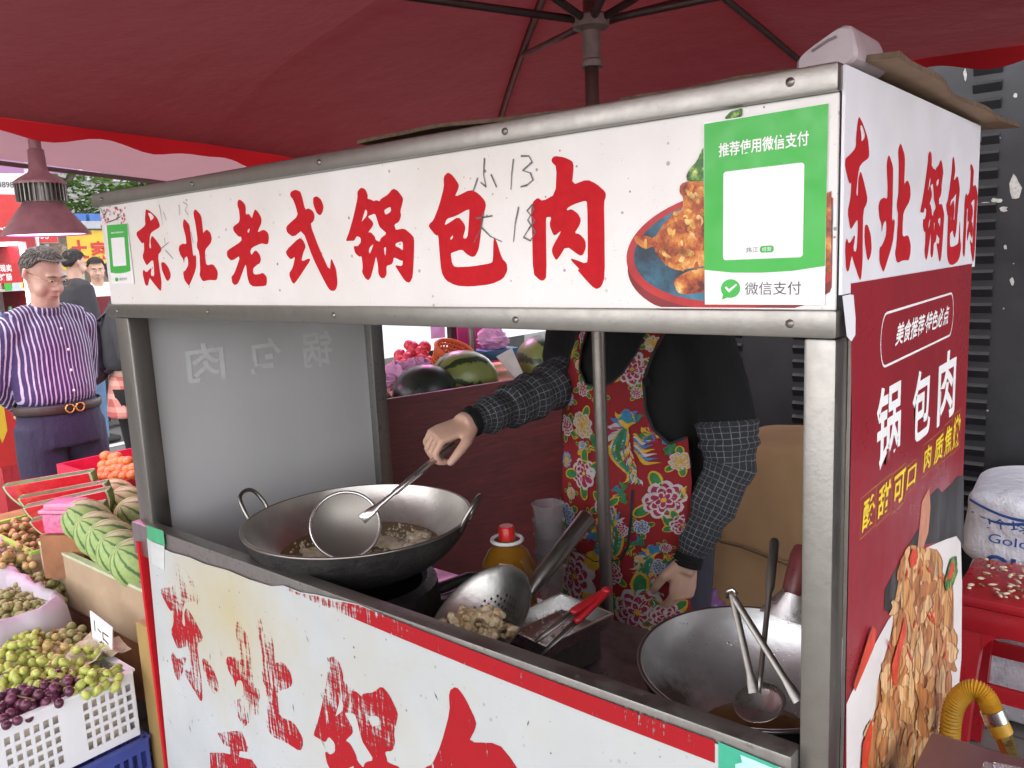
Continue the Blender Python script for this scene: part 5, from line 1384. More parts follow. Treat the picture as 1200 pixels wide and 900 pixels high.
tag(MB().box((-1.605,.005,0),(-1.530,.085,.665), .003).build('standing_carton', TANB, None, True), 'golden brown cardboard panel standing on end beside the front board of the cart', 'carton')
# melons
MEL = NT('striped_melon'); co_ = MEL.coord(); s_ = MEL.sep(co_)
ang = MEL.math('ARCTAN2', s_[0], s_[1]); wig = MEL.math('MULTIPLY', MEL.math('SUBTRACT', MEL.noise(co_, 26, 4, .7), .5), 1.1)
sv = MEL.math('SINE', MEL.math('ADD', MEL.math('MULTIPLY', ang, 10), MEL.math('MULTIPLY', wig, 3.2)))
MEL.set(Base_Color=MEL.mix(MEL.ramp(sv,[(.55,0),(.85,1)]), MEL.ramp(MEL.noise(co_,60,3),[(.3,(.27,.40,.12)),(.7,(.40,.52,.20))]), (.075,.17,.055)), Roughness=.6)
DMEL = NT('dark_striped_melon'); co_ = DMEL.coord(); s_ = DMEL.sep(co_)
ang = DMEL.math('ARCTAN2', s_[0], s_[1]); wig = DMEL.math('MULTIPLY', DMEL.math('SUBTRACT', DMEL.noise(co_, 22, 5, .75), .5), 1.5)
sv = DMEL.math('SINE', DMEL.math('ADD', DMEL.math('MULTIPLY', ang, 6), DMEL.math('MULTIPLY', wig, 3)))
DMEL.set(Base_Color=DMEL.mix(DMEL.ramp(sv,[(.45,0),(.7,1)]), (.20,.24,.07), (.022,.045,.018)), Roughness=.34)
BMEL = M('black_melon', (.018,.028,.022), .35, var=.3, scale=20)
MLIT = bpy.data.meshes
def melon(name, mat, c, rx, rz, axis, label, group):
    m = MB().ball((0,0,0),(rx,rx,rz),28,18,None,.012,random.Random(1)); o = m.build(name, mat, None, True)
    o.location = c; o.rotation_euler = V(axis).to_track_quat('Z','Y').to_euler()
    return tag(o, label, 'melon', group)
MG = 'small striped melons in the cardboard box'
for i, (x, y, yy, lab) in enumerate(((104,617,.20,'small striped melon at the far left end of the front row'),(119,632,.20,'second small striped melon from the left in the front row'),(133,642,.19,'middle small striped melon of the front row in the box'),(147,655,.19,'darker green small melon of the front row'),(164,666,.17,'small striped melon at the near right corner of the box'),
                                  (138,588,.46,'upper small striped melon behind the front row'),(154,598,.42,'small striped melon of the back row touching the cart post'),(163,612,.38,'yellowish small melon tucked between the rows beside the post'))):
    melon('small_melon', MEL.mat, px(x,y,1,yy-.05)+V((0,0,.012)), .064, .078, (-.10+.07*(i%3),-.75,.85), lab, MG)
for x, z in ((-2.2,.62),(-2.0,.62),(-1.8,.62)): pass
# cut watermelon slices standing in a row
FLESH = NT('melon_flesh'); co_ = FLESH.coord()
FLESH.set(Base_Color=FLESH.ramp(FLESH.noise(co_,35,5),[(.3,(.50,.02,.03)),(.7,(.66,.04,.055))]), Roughness=.18, Coat_Weight=.6)
RIND = M('melon_rind', (.50,.60,.36), .35); RINDG = M('melon_skin', (.08,.2,.06), .4, var=.4)
E_ = (CR+V((0,0,-.0))).normalized(); E_ = V((E_.x,E_.y,.03)).normalized(); NN = V((CF.x,CF.y,0)).normalized()
for i, (x0, y0, x1, y1, d, lab) in enumerate(((2,571,108,553,2.78,'rearmost cut watermelon slice in the row of red slices'),(20,585,124,566,2.68,'second cut watermelon slice from the back'),(26,596,127,574,2.58,'second cut watermelon slice from the front'),(34,612,121,590,2.46,'frontmost cut watermelon slice behind the pink punnet'))):
    A_, B_ = px(x0,y0,'d',d), px(x1,y1,'d',d-.03); e = (B_-A_); L = e.length; e.normalize(); up = (V((0,0,1))-e*e.z).normalized(); dn = -(up*.94+NN*-.30).normalized()
    t = thing('watermelon_slice', A_.lerp(B_,.5)+dn*L*.5, lab, 'melon slice', 'cut watermelon slices')
    nn = e.cross(dn).normalized(); O = A_.lerp(B_,.5)
    if nn.dot(CAM-O) < 0: nn = -nn
    def half(r, dep, f0, f1, name, mat):
        lp = [O+e*(r*cos(pi*k/24))+dn*(dep*sin(pi*k/24)) for k in range(25)]
        m = MB(); n = len(lp); m.add([p+nn*f0 for p in lp]+[p+nn*f1 for p in lp], [tuple(range(n)), tuple(range(n,2*n))[::-1]]+[(k,n+k,n+(k+1)%n,(k+1)%n) for k in range(n)]); m.build(name, mat, t)
    half(L*.46, L*.40, .006, -.026, 'flesh', FLESH.mat); half(L*.485, L*.43, .0035, -.024, 'inner_rind', RIND); half(L*.50, L*.45, .001, -.022, 'skin', RINDG)
# pink punnet
pn = px(83,628,'d',2.36); PUN = NT('pink_fruit'); PUN.set(Base_Color=(.62,.08,.22), Roughness=.3)
pt = thing('fruit_punnet', pn, 'clear lidded punnet of pink fruit beside the cut watermelon', 'punnet')
q = MB().obox(pn+V((0,0,.05)), CR*.052, V((CF.x,CF.y,0)).normalized()*.045, V((0,0,.030)), .012); q.build('tub', M('punnet_pink',(.66,.16,.30),.3,var=.3,scale=60,bump=.8,bscale=80), pt, True, 40)
q = MB().obox(pn+V((0,0,.086)), CR*.057, V((CF.x,CF.y,0)).normalized()*.050, V((0,0,.005)), .004); q.obox(pn+V((0,0,.098)), CR*.046, V((CF.x,CF.y,0)).normalized()*.04, V((0,0,.008)), .006); q.build('lid', M('punnet_lid',(.72,.26,.40),.15,var=.15,scale=50), pt, True, 40)
MB().obox(pn+V((0,0,-.045)), CR*.06, V((CF.x,CF.y,0)).normalized()*.05, V((0,0,.064))).build('packing_block', WOOD, pt)
# persimmons
PERS = M('persimmon_skin', (.56,.20,.05), .35, var=.3, scale=30)
rt = openbox('fruit_tray', -3.05,-2.55,.42,.85,.68,.76, .012, M('red_tray',(.52,.02,.06),.4), 'low red plastic tray of persimmons behind the melons', 'tray')
MB().box((-3.0,.45,.532),(-2.6,.82,.679)).build('riser', CARTON, rt)
rg = random.Random(3); pos = []
for r_ in range(4):
    for k in range(6-r_//2):
        pos.append((118+k*7+rg.uniform(-2,2)+r_*2, 561-r_*8-rg.uniform(0,3)-k*.6, r_))
pos = pos[:20]
m0 = MB().ball((0,0,0),(.021,.021,.018),12,8).build('persimmon', PERS, None, True)
for i, (x, y, r_) in enumerate(pos):
    o = m0 if i == 0 else m0.copy()
    if i: COL.objects.link(o)
    o.location = px(x, y, 'd', 2.86-.03*0+.03*r_)
    tag(o, 'small orange persimmon heaped in the red tray', 'persimmon', 'persimmons in the red tray')
# grapes
def grape_mat(name, c0, c1, rough=.28):
    t = NT(name); co = t.coord('Object'); oi = t.n('ObjectInfo')
    t.set(Base_Color=t.mix(t.math('MULTIPLY', t.math('ADD', oi.outputs['Random'], t.noise(co, 40, 3)), .55), c0, c1), Roughness=rough, Subsurface_Weight=.15, Subsurface_Radius=(.01,.01,.004)); return t.mat
GRN = grape_mat('green_grape', (.30,.36,.06), (.52,.55,.14)); OLV = grape_mat('olive_grape', (.17,.19,.055), (.36,.32,.13), .38); PUR = grape_mat('purple_grape', (.05,.012,.03), (.16,.04,.08)); AMBG = grape_mat('amber_grape', (.30,.22,.07), (.50,.36,.14), .36)
STEM = M('vine_stem', (.14,.10,.035), .7)
gm = {}
for nm, mt_, r in (('g',GRN,(.0098,.0098,.0135)),('o',OLV,(.0108,.0108,.0112)),('p',PUR,(.0115,.0115,.0125)),('a',AMBG,(.0108,.0108,.0112))):
    me = MB().ball((0,0,0), r, 12, 8).build('grape', mt_, None, True); gm[nm] = me.data; bpy.data.objects.remove(me)
def bunch(c, n, ext, kind, label, group, seed):
    rg = random.Random(seed); c = V(c); t = thing('grape_bunch', c, label, 'grapes', group)
    pts = []; tries = 0; dmin = .0185 if kind != 'g' else .018; n = int(n*1.7)
    while len(pts) < n and tries < 4000:
        tries += 1; p = V((rg.gauss(0,.55),rg.gauss(0,.55),abs(rg.gauss(0,.5))))
        if p.length > 1.15: continue
        p = V((p.x*ext[0],p.y*ext[1],p.z*ext[2]))
        if all((p-q).length > dmin for q in pts): pts.append(p)
    for p in pts:
        o = bpy.data.objects.new('grape', gm[kind]); COL.objects.link(o); o.parent = t; o.location = p
        o.rotation_euler = (rg.uniform(-1.2,1.2),rg.uniform(-1.2,1.2),rg.uniform(0,6)); o.scale = [rg.uniform(.86,1.12)]*3
    MB().tube([c+V((-ext[0]*.7,0,ext[2]*.5)), c+V((0,0,ext[2]*.95)), c+V((ext[0]*.6,ext[1]*.3,ext[2]*.8))], .0022, 6).build('stem', STEM, t, True)
# near crate of white plastic
CRW = NT('white_crate_plastic'); CRW.set(Base_Color=(.74,.75,.77), Roughness=.35, Subsurface_Weight=.15, Subsurface_Radius=(.02,.02,.02))
CRB = M('blue_crate_plastic', (.055,.075,.30), .42, var=.1)
def crate(name, x0,x1,y0,y1,z0,z1, mat, label, cols, zz=5):
    t = thing(name, ((x0+x1)/2,(y0+y1)/2,z0), label, 'crate')
    m = MB(); m.box((x0+.012,y0+.012,z0),(x1-.012,y1-.012,z0+.008)); m.build('base', mat, t)
    def wall(a, b_, nrm):
        a, b_ = V(a), V(b_); u = (b_-a); L = u.length; u.normalize(); nrm = V(nrm)
        m = MB(); H = z1-z0
        def bar(s0, s1, h0, h1, th=.0022): m.obox(a+u*(s0+s1)/2+V((0,0,(h0+h1)/2)), u*(s1-s0)/2, nrm*th, V((0,0,(h1-h0)/2)))
        bar(0,L,0,.020); bar(0,L,H-.030,H-.0062,.0028); bar(0,L,H-.006,H,.008)
        n = max(2, int(L/.145)); pw = L/n
        for k in range(n):
            s0 = k*pw; bar(s0, s0+pw*.28, .0202, H-.0302, .0024)
            for j in range(6):
                w_ = pw*.72/6; bar(s0+pw*.28+w_*j+w_*.62, s0+pw*.28+w_*(j+1), .0202, H-.0302, .0018)
            for j in range(1,zz):
                z = .02+(H-.05)*j/zz
                bar(s0+pw*.28, s0+pw, z-.004, z+.004, .0014)
        m.build('side_wall', mat, t)
    wall((x1,y0,z0),(x1,y1,z0),(1,0,0)); wall((x0,y1,z0),(x0,y0,z0),(-1,0,0)); wall((x0,y0,z0),(x1,y0,z0),(0,-1,0)); wall((x1,y1,z0),(x0,y1,z0),(0,1,0))
    return t
crate('produce_crate', -1.960,-1.60,-.50,-.020,.392,.556, CRW.mat, 'white slotted plastic crate of green and purple grapes', 4)
crate('produce_crate', -1.965,-1.585,-.52,-.010,.195,.386, CRB, 'blue plastic crate stacked directly under the white grape crate', 3, 3)
crate('produce_crate', -1.965,-1.585,-.52,-.010,.002,.190, CRB, 'blue plastic crate standing on the ground at the bottom of the stack', 3, 3)
MB().box((-1.94,-.48,.401),(-1.62,-.04,.515)).build('packing_paper', M('packing_paper',(.62,.56,.46),.8,bump=.5,bscale=30), bpy.data.objects['produce_crate'])
G1 = 'grape bunches in the white crate'
for i, (x, y, n, ex, k, lab) in enumerate(((22,778,34,(.085,.085,.05),'g','pale green grape bunch at the left of the white crate, near the dark twig'),(60,800,26,(.07,.07,.045),'g','pale green grape bunch in the middle of the white crate'),(95,775,24,(.07,.06,.035),'g','pale green grape bunch beside the price card'),(112,803,20,(.06,.055,.032),'g','pale green grape bunch at the near right corner of the white crate'),
                                   (62,770,22,(.08,.06,.04),'a','yellowish grape bunch at the back of the white crate'),(10,806,16,(.06,.05,.04),'g','pale green grape bunch at the left edge of the photo'),(22,832,26,(.07,.07,.035),'p','dark purple grape bunch at the front left of the white crate'),(62,815,24,(.065,.06,.035),'p','dark purple grape bunch lying against the middle of the crate'),(75,755,20,(.07,.05,.04),'o','olive grape bunch at the far rim of the white crate'),(40,757,20,(.07,.05,.04),'g','pale green grape bunch at the far left rim of the white crate'))):
    bunch(px(x,y,2,.545), n, ex, k, lab, G1, 30+i)
# wrapping paper crumpled at the back corner, price card
q = MB(); rg = random.Random(6); c = px(103,762,2,.565); vs = []
for i in range(9):
    for j in range(9): vs.append(c+V(((i-4)*.021,(j-4)*.017,.012*rg.uniform(-1,1)+.012*sin(i*1.3+j))))
q.add(vs, [(i*9+j,(i+1)*9+j,(i+1)*9+j+1,i*9+j+1) for i in range(8) for j in range(8)])
tag(q.build('wrapping_paper', M('kraft_wrap',(.50,.42,.30),.75,var=.15), None, False), 'crumpled beige wrapping paper in the back corner of the white crate', 'paper')
pc = [px(*p,1,-.012) for p in ((105,716),(131,736),(131,778),(110,764))]
t = thing('price_card', pc[3].lerp(pc[2],.5), 'white price card with black handwriting standing behind the grapes', 'price card')
q = MB(); q.add(pc+[p+V((0,.003,0)) for p in pc], [(0,3,2,1),(4,5,6,7),(0,1,5,4),(1,2,6,5),(2,3,7,6),(3,0,4,7)]); q.build('card', WHITE, t)
q = MB()
def cardpt(u, v): return (pc[0]*(1-u)+pc[1]*u)*(1-v)+(pc[3]*(1-u)+pc[2]*u)*v+V((0,-.0008,0))
for (a,b_,c_,d_) in ((.2,.15,.2,.42),(.34,.30,.50,.34),(.58,.30,.86,.30),(.58,.30,.60,.50),(.60,.46,.86,.50),(.40,.62,.62,.58),(.50,.55,.48,.82),(.66,.62,.90,.64),(.70,.70,.88,.72),(.78,.58,.76,.88),(.62,.84,.92,.86)):
    A_, B_ = cardpt(a,b_), cardpt(c_,d_); e = (B_-A_).normalized(); n = V((-e.z,0,e.x))*.0022; q.add([A_-n,A_+n,B_+n,B_-n], [(0,1,2,3)])
q.build('handwriting', BLACKP, t)
# lined trays further left
LINER = cloth('plastic_liner', (.66,.62,.68), (.7,.62,.7), .3, .08)
def lined(x0,x1,y0,y1,z0,z1,label,seed):
    t = thing('lined_tray', ((x0+x1)/2,(y0+y1)/2,z0), label, 'tray'); rg = random.Random(seed)
    m = MB(); lp = []
    n = 56; prof = [(-.03,.0),(.0,.0),(.015,1.0),(.035,1.06),(.055,.85),(.06,.45)]
    for s, h in prof:
        for k in range(n):
            u = 4*k/n; e = int(u); f = u-e
            cx, cy = [(x0+f*(x1-x0),y0),(x1,y0+f*(y1-y0)),(x1-f*(x1-x0),y1),(x0,y1-f*(y1-y0))][e]
            ox, oy = [(0,-1),(1,0),(0,1),(-1,0)][e]
            w_ = .010*sin(k*1.9+seed)+rg.uniform(-.004,.004)
            lp.append(V((cx+ox*(s+w_*h), cy+oy*(s+w_*h), z0+(z1-z0)*h*.93+rg.uniform(-.006,.006)*h)))
    fs = [(i*n+k,i*n+(k+1)%n,(i+1)*n+(k+1)%n,(i+1)*n+k) for i in range(len(prof)-1) for k in range(n)]
    m.add(lp, fs+[tuple(range(n))]); m.build('liner', LINER, t, True)
    MB().box((x0,y0,0.30),(x1,y1,z0-.002)).build('base', M('white_foam',(.66,.66,.68),.7), t)
    MB().box((x0+.01,y0+.01,.002),(x1-.01,y1-.01,.299)).build('riser', CARTON, t)
lined(-2.43,-2.03,-.45,-.03,.47,.630,'tray lined with white plastic holding olive grapes, behind the white crate',1)
lined(-3.05,-2.56,-.40,.02,.50,.665,'plastic lined tray of amber grapes at the left edge of the photo',2)
G2 = 'grape bunches in the lined tray'
for i, (x, y, lab) in enumerate(((15,712,'olive grape bunch at the left of the lined tray'),(45,700,'olive grape bunch at the middle of the lined tray'),(62,680,'olive grape bunch at the right corner of the lined tray'),(52,722,'olive grape bunch at the near right edge of the lined tray'),(20,683,'olive grape bunch at the back left of the lined tray'),(45,670,'olive grape bunch at the back rim of the lined tray'),(15,740,'olive grape bunch at the near left of the lined tray'),(68,705,'olive grape bunch against the white lining at the right'),(33,735,'olive grape bunch near the front of the lined tray'))):
    bunch(px(min(x,56)*.86,min(y,722)-4,2,.565), 24, (.062,.062,.045), 'o', lab, G2, 60+i)
for i, (x, y, lab) in enumerate(((8,640,'amber grape bunch at the left edge in the far tray'),(26,652,'amber grape bunch at the near side of the far tray'),(12,668,'amber grape bunch at the near left of the far tray'),(22,632,'amber grape bunch at the back of the far tray'))):
    bunch(px(x,y-6,2,.62), 22, (.085,.085,.055), 'a', lab, 'grape bunches in the far tray', 80+i)
# ------------------------------------------------------------------ the stall seen through the opening
BW = NT('red_wood_grain'); co_ = BW.coord(scale=(1,1,9))
BW.set(Base_Color=BW.ramp(BW.noise(co_, 6, 7, .7, 1.5),[(.3,(.045,.003,.005)),(.55,(.10,.008,.010)),(.75,(.15,.02,.02))]), Roughness=.5)
B1, B2 = px(447,469,2,1.04), px(650,438,2,1.04); be = (B2-B1); be.z = 0; BL = be.length; be.normalize(); bn_ = V((-be.y,be.x,0))
if bn_.dot(CF) < 0: bn_ = -bn_
b0 = B1-be*.35
bd_ = MB().obox(V(((b0+be*.75).x,(b0+be*.75).y,.52))+bn_*.009, be*.75, bn_*.009, V((0,0,.52)))
tag(bd_.build('wooden_panel', BW.mat), 'dark red wood grain panel fronting the stall behind the wok', 'panel')
st2 = thing('produce_table', V(((b0+be*.75).x,(b0+be*.75).y,0))+bn_*.5, 'fruit counter behind the dark red wood grain panel', 'counter')
MB().obox(V(((b0+be*.75).x,(b0+be*.75).y,.955))+bn_*.56, be*.9, bn_*.54, V((0,0,.015))).build('top', WOOD, st2)
MB().obox(V(((b0+be*.75).x,(b0+be*.75).y,.47))+bn_*.62, be*.85, bn_*.45, V((0,0,.469))).build('cabinet', WOOD, st2)
HG = 'big watermelons on the fruit counter'
melon('watermelon', BMEL, px(497,456,'d',2.82)+V((0,0,-.01)), .095, .115, be*1+V((0,0,.1)), 'dark blackish green watermelon lying behind the wood panel', HG)
melon('watermelon', DMEL.mat, px(545,440,'d',2.98)+V((0,0,-.012)), .105, .145, be+bn_*.3-V((0,0,.25)), 'big green striped watermelon in front of the orange basket', HG)
melon('watermelon', DMEL.mat, px(637,424,'d',3.12), .105, .13, bn_+be*.3, 'striped watermelon partly hidden by the cook\'s raised arm', HG)
melon('watermelon', DMEL.mat, px(436,478,'d',2.75), .075, .09, bn_, 'striped watermelon just showing beside the steel post', HG)
q = MB(); pp = [px(582,418,'d',2.98),px(600,408,'d',2.99),px(614,440,'d',2.98),px(604,444,'d',2.97)]
q.add(pp+[p+bn_*.004 for p in pp], [(0,1,2,3),(7,6,5,4),(0,4,5,1),(1,5,6,2),(2,6,7,3),(3,7,4,0)]); tag(q.build('price_card', M('grey_card',(.55,.52,.50),.7)), 'blank grey paper card leaning between the two striped watermelons', 'card')
# orange basket
ORG = cloth('orange_basket', (.75,.20,.06), (.8,.22,.06), .25)
bk = thing('plastic_basket', px(528,430,'d',3.25)-V((0,0,.08)), 'orange plastic basket tipped on the heap of fruit', 'basket')
bc = px(528,423,'d',3.25); m = MB(); ax = (be*.25+V((0,0,1))-bn_*.55).normalized(); q_ = ax.to_track_quat('Z','Y')
for i in range(7):
    m.tube([bc+q_@V(((.072+.020*i/6)*cos(2*pi*k/32),(.060+.016*i/6)*sin(2*pi*k/32),-.05+.1*i/6)) for k in range(32)], .0045 if i < 6 else .008, 6, closed=True)
for k in range(32):
    a = 2*pi*k/32; m.tube([bc+q_@V((.072*cos(a),.060*sin(a),-.05)), bc+q_@V((.092*cos(a),.076*sin(a),.05))], .0045, 5)
m.add([bc+q_@V((.072*cos(2*pi*k/32),.060*sin(2*pi*k/32),-.05)) for k in range(32)], [tuple(range(32))]); m.build('bowl', ORG, bk, True)
DRG = M('red_fruit_skin', (.62,.05,.08), .4, var=.3, scale=30)
rg = random.Random(12); k = 0
for r_ in range(4):
    for j in range(6-r_):
        x = 462+j*9+r_*5+rg.uniform(-4,4); y = 430-r_*8+rg.uniform(-4,4)
        o = MB().ball((0,0,0),[rg.uniform(.020,.029)]*3,14,9,None,.05,rg).build('red_fruit', DRG, None, True); o.location = px(x,y,'d',3.30+.02*r_)
        tag(o, 'round red fruit heaped left of the orange basket', 'fruit', 'red fruit heaped by the basket')
PBAG = cloth('mauve_plastic_bag', (.66,.42,.62), (.7,.4,.66), .3)
for (x, y, d, rx, rz, lab) in ((468,438,3.05,.075,.045,'mauve plastic bag of fruit nearest the steel post'),(490,432,3.10,.06,.04,'crumpled mauve plastic bag in front of the red fruit'),(452,448,3.0,.05,.03,'small crumpled mauve bag low beside the steel post'),(578,398,3.5,.07,.05,'crumpled lilac plastic bag on the blue tray')):
    q = MB().ball(px(x,y,'d',d),(rx,rx*.8,rz),18,12,None,.22,rg); tag(q.build('plastic_bag', PBAG, None, False), lab, 'bag')
q = MB().obox(px(580,414,'d',3.5), be*.085, bn_*.06, V((0,0,.022)), .006); tag(q.build('plastic_tray', M('blue_tray',(.03,.14,.30),.4), None, True, 40), 'blue plastic tray behind the striped watermelon', 'tray')
# board and post behind
q = MB().obox(px(562,396,'d',3.7), be*.115, bn_*.006, V((0,0,.12))); tag(q.build('display_board', M('magenta_board',(.40,.03,.16),.6)), 'magenta board standing behind the blue tray', 'board')
q = MB().obox(px(530,388,'d',3.75)-V((0,0,.3)), be*.018, bn_*.018, V((0,0,.5))); tag(q.build('stall_post', BIRON), 'dark post between the lilac paper and the magenta board', 'post')
q = MB().obox(px(513,388,'d',3.7), be*.036, bn_*.002, V((0,0,.032))); tag(q.build('paper_sign', M('lilac_paper',(.60,.42,.72),.7)), 'blank lilac paper sign beside the dark post', 'sign')
# ------------------------------------------------------------------ right-hand side: dark louvred wall, sacks, stool, hose
WALL = M('dark_painted_metal', (.013,.0135,.017), .5, var=.35, scale=7, bump=.12, bscale=50)
WY = 2.40
mw = thing('metal_wall', (1.0,WY,0), 'dark grey metal wall with columns of louvre slots and torn paper', 'wall')
MB().box((-2.05,WY,0),(5.0,WY+.05,3.4)).build('sheet', WALL, mw)
m = MB()
x = -1.838
while x < 3.2:
    for k in range(44):
        z = .35+k*.0565
        m.add([(x,WY-.0005,z+.036),(x+.085,WY-.0005,z+.036),(x+.085,WY-.016,z+.026),(x,WY-.016,z+.026),(x,WY-.0005,z),(x+.085,WY-.0005,z)], [(0,1,2,3),(3,2,5,4),(0,3,4),(1,5,2)])
    x += .30
m.build('louvres', WALL, mw)
m = MB(); rg = random.Random(14)
for (x0, y0, w_, h) in ((1128,252,5,14),(1131,88,4,14),(1165,162,16,8),(1168,235,14,6),(1176,245,10,7),(1190,112,5,7),(1190,220,12,30),(1155,238,12,4),(1186,330,5,10),(1178,290,4,6)):
    lp = [V(p) for p in [(x0+w_*cos(t)*rg.uniform(.5,1.1)*.6, y0+h*sin(t)*rg.uniform(.5,1.1)*.6) for t in [2*pi*k/9 for k in range(9)]]]
    lp = [px(p.x,p.y,1,WY-.002) for p in lp]; m.add(lp, [tuple(range(9))])
for i in range(40):
    c = V((rg.uniform(-.55,1.2),WY-.002,rg.uniform(.5,2.3))); r = rg.uniform(.0015,.005)
    m.add([c+V((r*cos(t)*rg.uniform(.4,1.6),0,r*sin(t)*rg.uniform(.4,1.2))) for t in (0,1,2,3,4,5)], [tuple(range(6))])
m.build('paper_scraps', M('torn_paper',(.36,.35,.34),.9,var=.3,scale=60), mw)
# white woven sacks
SACK = NT('woven_sack'); co_ = SACK.coord(); wv = SACK.n('TexWave'); wv.inputs['Scale'].default_value = 90; SACK.link(co_, wv.inputs[0])
SACK.set(Base_Color=SACK.ramp(SACK.noise(co_,7,5),[(.3,(.55,.56,.64)),(.7,(.74,.75,.80))]), Roughness=.5); SACK.bump(SACK.math('ADD', SACK.noise(co_,11,5,.6), SACK.math('MULTIPLY',wv.outputs[1],.02)), .9, .03)
BLUEP = M('blue_print', (.03,.08,.30), .5)
def sack(c, hx, hy, hz, label, seed, txt=False):
    rg = random.Random(seed); c = V(c)
    def S(u, v, n=.36):
        sg = lambda t: math.copysign(abs(t)**n, t)
        return V((hx*sg(cos(v))*sg(cos(u)), hy*sg(cos(v))*sg(sin(u)), hz*sg(sin(v))))
    m = MB(); nu, nv = 64, 26; vs = []
    def bumpf(p): return 1+.035*sin(p.x*17+seed)+.03*sin(p.z*33+p.x*9+seed*2)+.02*sin(p.y*21)
    for i in range(nv+1):
        for k in range(nu): p = S(2*pi*k/nu, -pi/2+pi*i/nv); vs.append(c+p*bumpf(p))
    m.add(vs, [(i*nu+k,i*nu+(k+1)%nu,(i+1)*nu+(k+1)%nu,(i+1)*nu+k) for i in range(nv) for k in range(nu)])
    t = m.build('sack', SACK.mat, None, True); tag(t, label, 'sack', 'white woven sacks beside the wall')
    if txt:
        def onf(a, b_):
            u = min(.98,abs(a/hx)); v = min(.98,abs(b_/hz)); y = -hy*(max(0,1-u**5.5)**.18)*(max(0,1-v**5.5)**.18)
            p = V((a,y,b_)); return c+p*bumpf(p)+V((0,-.003,0))
        q = MB(); put_text(q, 'J个均金土', -hx*.74, hx*.05, hz*.12, hz*.42, onf, .01); o = q.build('lettering', BLUEP, None); o.parent = t
        q = MB(); put_text(q, 'Goldenpotato', -hx*.70, hx*.36, -hz*.26, hz*.02, onf); o = q.build('lettering', BLUEP, None); o.parent = t
        q = MB(); put_text(q, 'OUH', -hx*.68, -hx*.1, -hz*.80, -hz*.44, onf, .03); o = q.build('lettering', BLUEP, None); o.parent = t; q = MB()
        for k in range(2): 
            for j in range(14):
                a = -hx*.9+1.5*hx*j/14; f = lambda a_: hz*(.62-.15*k)+.02*sin(a_*14+k)
                q.add([onf(a,f(a)-.004),onf(a+hx*.11,f(a+hx*.11)-.004),onf(a+hx*.11,f(a+hx*.11)+.004),onf(a,f(a)+.004)], [(0,1,2,3)])
        o = q.build('printed_stripes', BLUEP, None); o.parent = t
    return t
sack((.06,2.06,.595), .30, .22, .125, 'white woven sack with blue print, topmost of the pile', 3, True)
sack((.10,2.08,.352), .33, .23, .122, 'white woven sack in the middle of the pile', 5)
sack((.07,2.07,.118), .34, .24, .118, 'white woven sack at the bottom of the pile on the ground', 7)
# brown canvas bundle behind the cook
CANV = NT('brown_canvas'); co_ = CANV.coord()
CANV.set(Base_Color=CANV.ramp(CANV.noise(co_,5,6,.6),[(.3,(.30,.185,.088)),(.7,(.37,.235,.118))]), Roughness=.8); CANV.bump(CANV.noise(CANV.coord(scale=(1,1,.55)),4,3,.5),.45,.04)
m = MB(); vs = []; nu, nv = 72, 30
for i in range(nv+1):
    v = -pi/2+pi*i/nv
    for k in range(nu):
        u = 2*pi*k/nu; sg = lambda t, n=.27: math.copysign(abs(t)**n, t)
        p = V((.31*sg(cos(v))*sg(cos(u)), .26*sg(cos(v))*sg(sin(u)), .425*sg(sin(v))))
        p.x *= 1-.16*(p.z+.425); p.y *= 1-.25*(p.z+.425)
        p *= 1+.022*abs(sin(p.x*9+p.z*5))+.028*abs(sin(p.z*8-p.x*6+1))+.012*sin(p.z*31+p.x*17)
        vs.append(V((-.625,1.72,.425))+p)
m.add(vs, [(i*nu+k,i*nu+(k+1)%nu,(i+1)*nu+(k+1)%nu,(i+1)*nu+k) for i in range(nv) for k in range(nu)])
cv = thing('canvas_bundle', (-.625,1.72,0), 'big brown canvas bundle on the ground behind the cook', 'bundle'); m.build('cover', CANV.mat, cv, True)
q = MB().tube([px(*p,1,1.44) for p in ((825,622),(845,634),(870,640),(900,652),(945,668))], .006, 6); q.build('seam', M('canvas_seam',(.13,.08,.04),.8), cv, True)
q = MB().ball(px(822,716,1,1.15),(.07,.05,.07),14,10,None,.2,random.Random(2)); q.ball(px(822,716,1,1.15)+V((.02,.0,-.2)),(.10,.07,.18),14,10,None,.1,random.Random(3)); q.ball((px(822,716,1,1.15)+V((.02,.0,0))).xy.to_3d()+V((0,0,.10)),(.11,.08,.10),14,10)
tag(remesh(q,.012,2).build('plastic_bag', M('purple_plastic',(.12,.05,.16),.35,bump=.5,bscale=30), None, True), 'dark purple plastic bag on the ground beside the cook\'s hand', 'bag')
# red plastic stool with scraps on it
RPL = M('red_plastic', (.40,.010,.018), .33, var=.15, scale=8)
SX0, SX1, SY0, SY1, SZ = -.165,.160,1.45,1.76,.55
so_ = thing('plastic_stool', ((SX0+SX1)/2,(SY0+SY1)/2,0), 'red plastic stool covered with vegetable scraps', 'stool')
MB().box((SX0,SY0,SZ-.028),(SX1,SY1,SZ), .012).build('seat', RPL, so_, True, 40)
MB().box((SX0+.008,SY0+.008,SZ-.10),(SX1-.008,SY1-.008,SZ-.0285), .012).build('skirt', RPL, so_, True, 40)
for a in (0,1):
    for b_ in (0,1):
        x = (SX0+.045,SX1-.045)[a]; y = (SY0+.045,SY1-.045)[b_]; dx, dy = (-.025,.025)[a], (-.025,.025)[b_]
        m = MB(); m.tube([(x,y,SZ-.10),(x+dx*.5,y+dy*.5,SZ*.5),(x+dx,y+dy,.0)], [(.040,.040),(.036,.036),(.032,.032)], 4, flat=(1,1,0)); m.build('leg', RPL, so_, False)
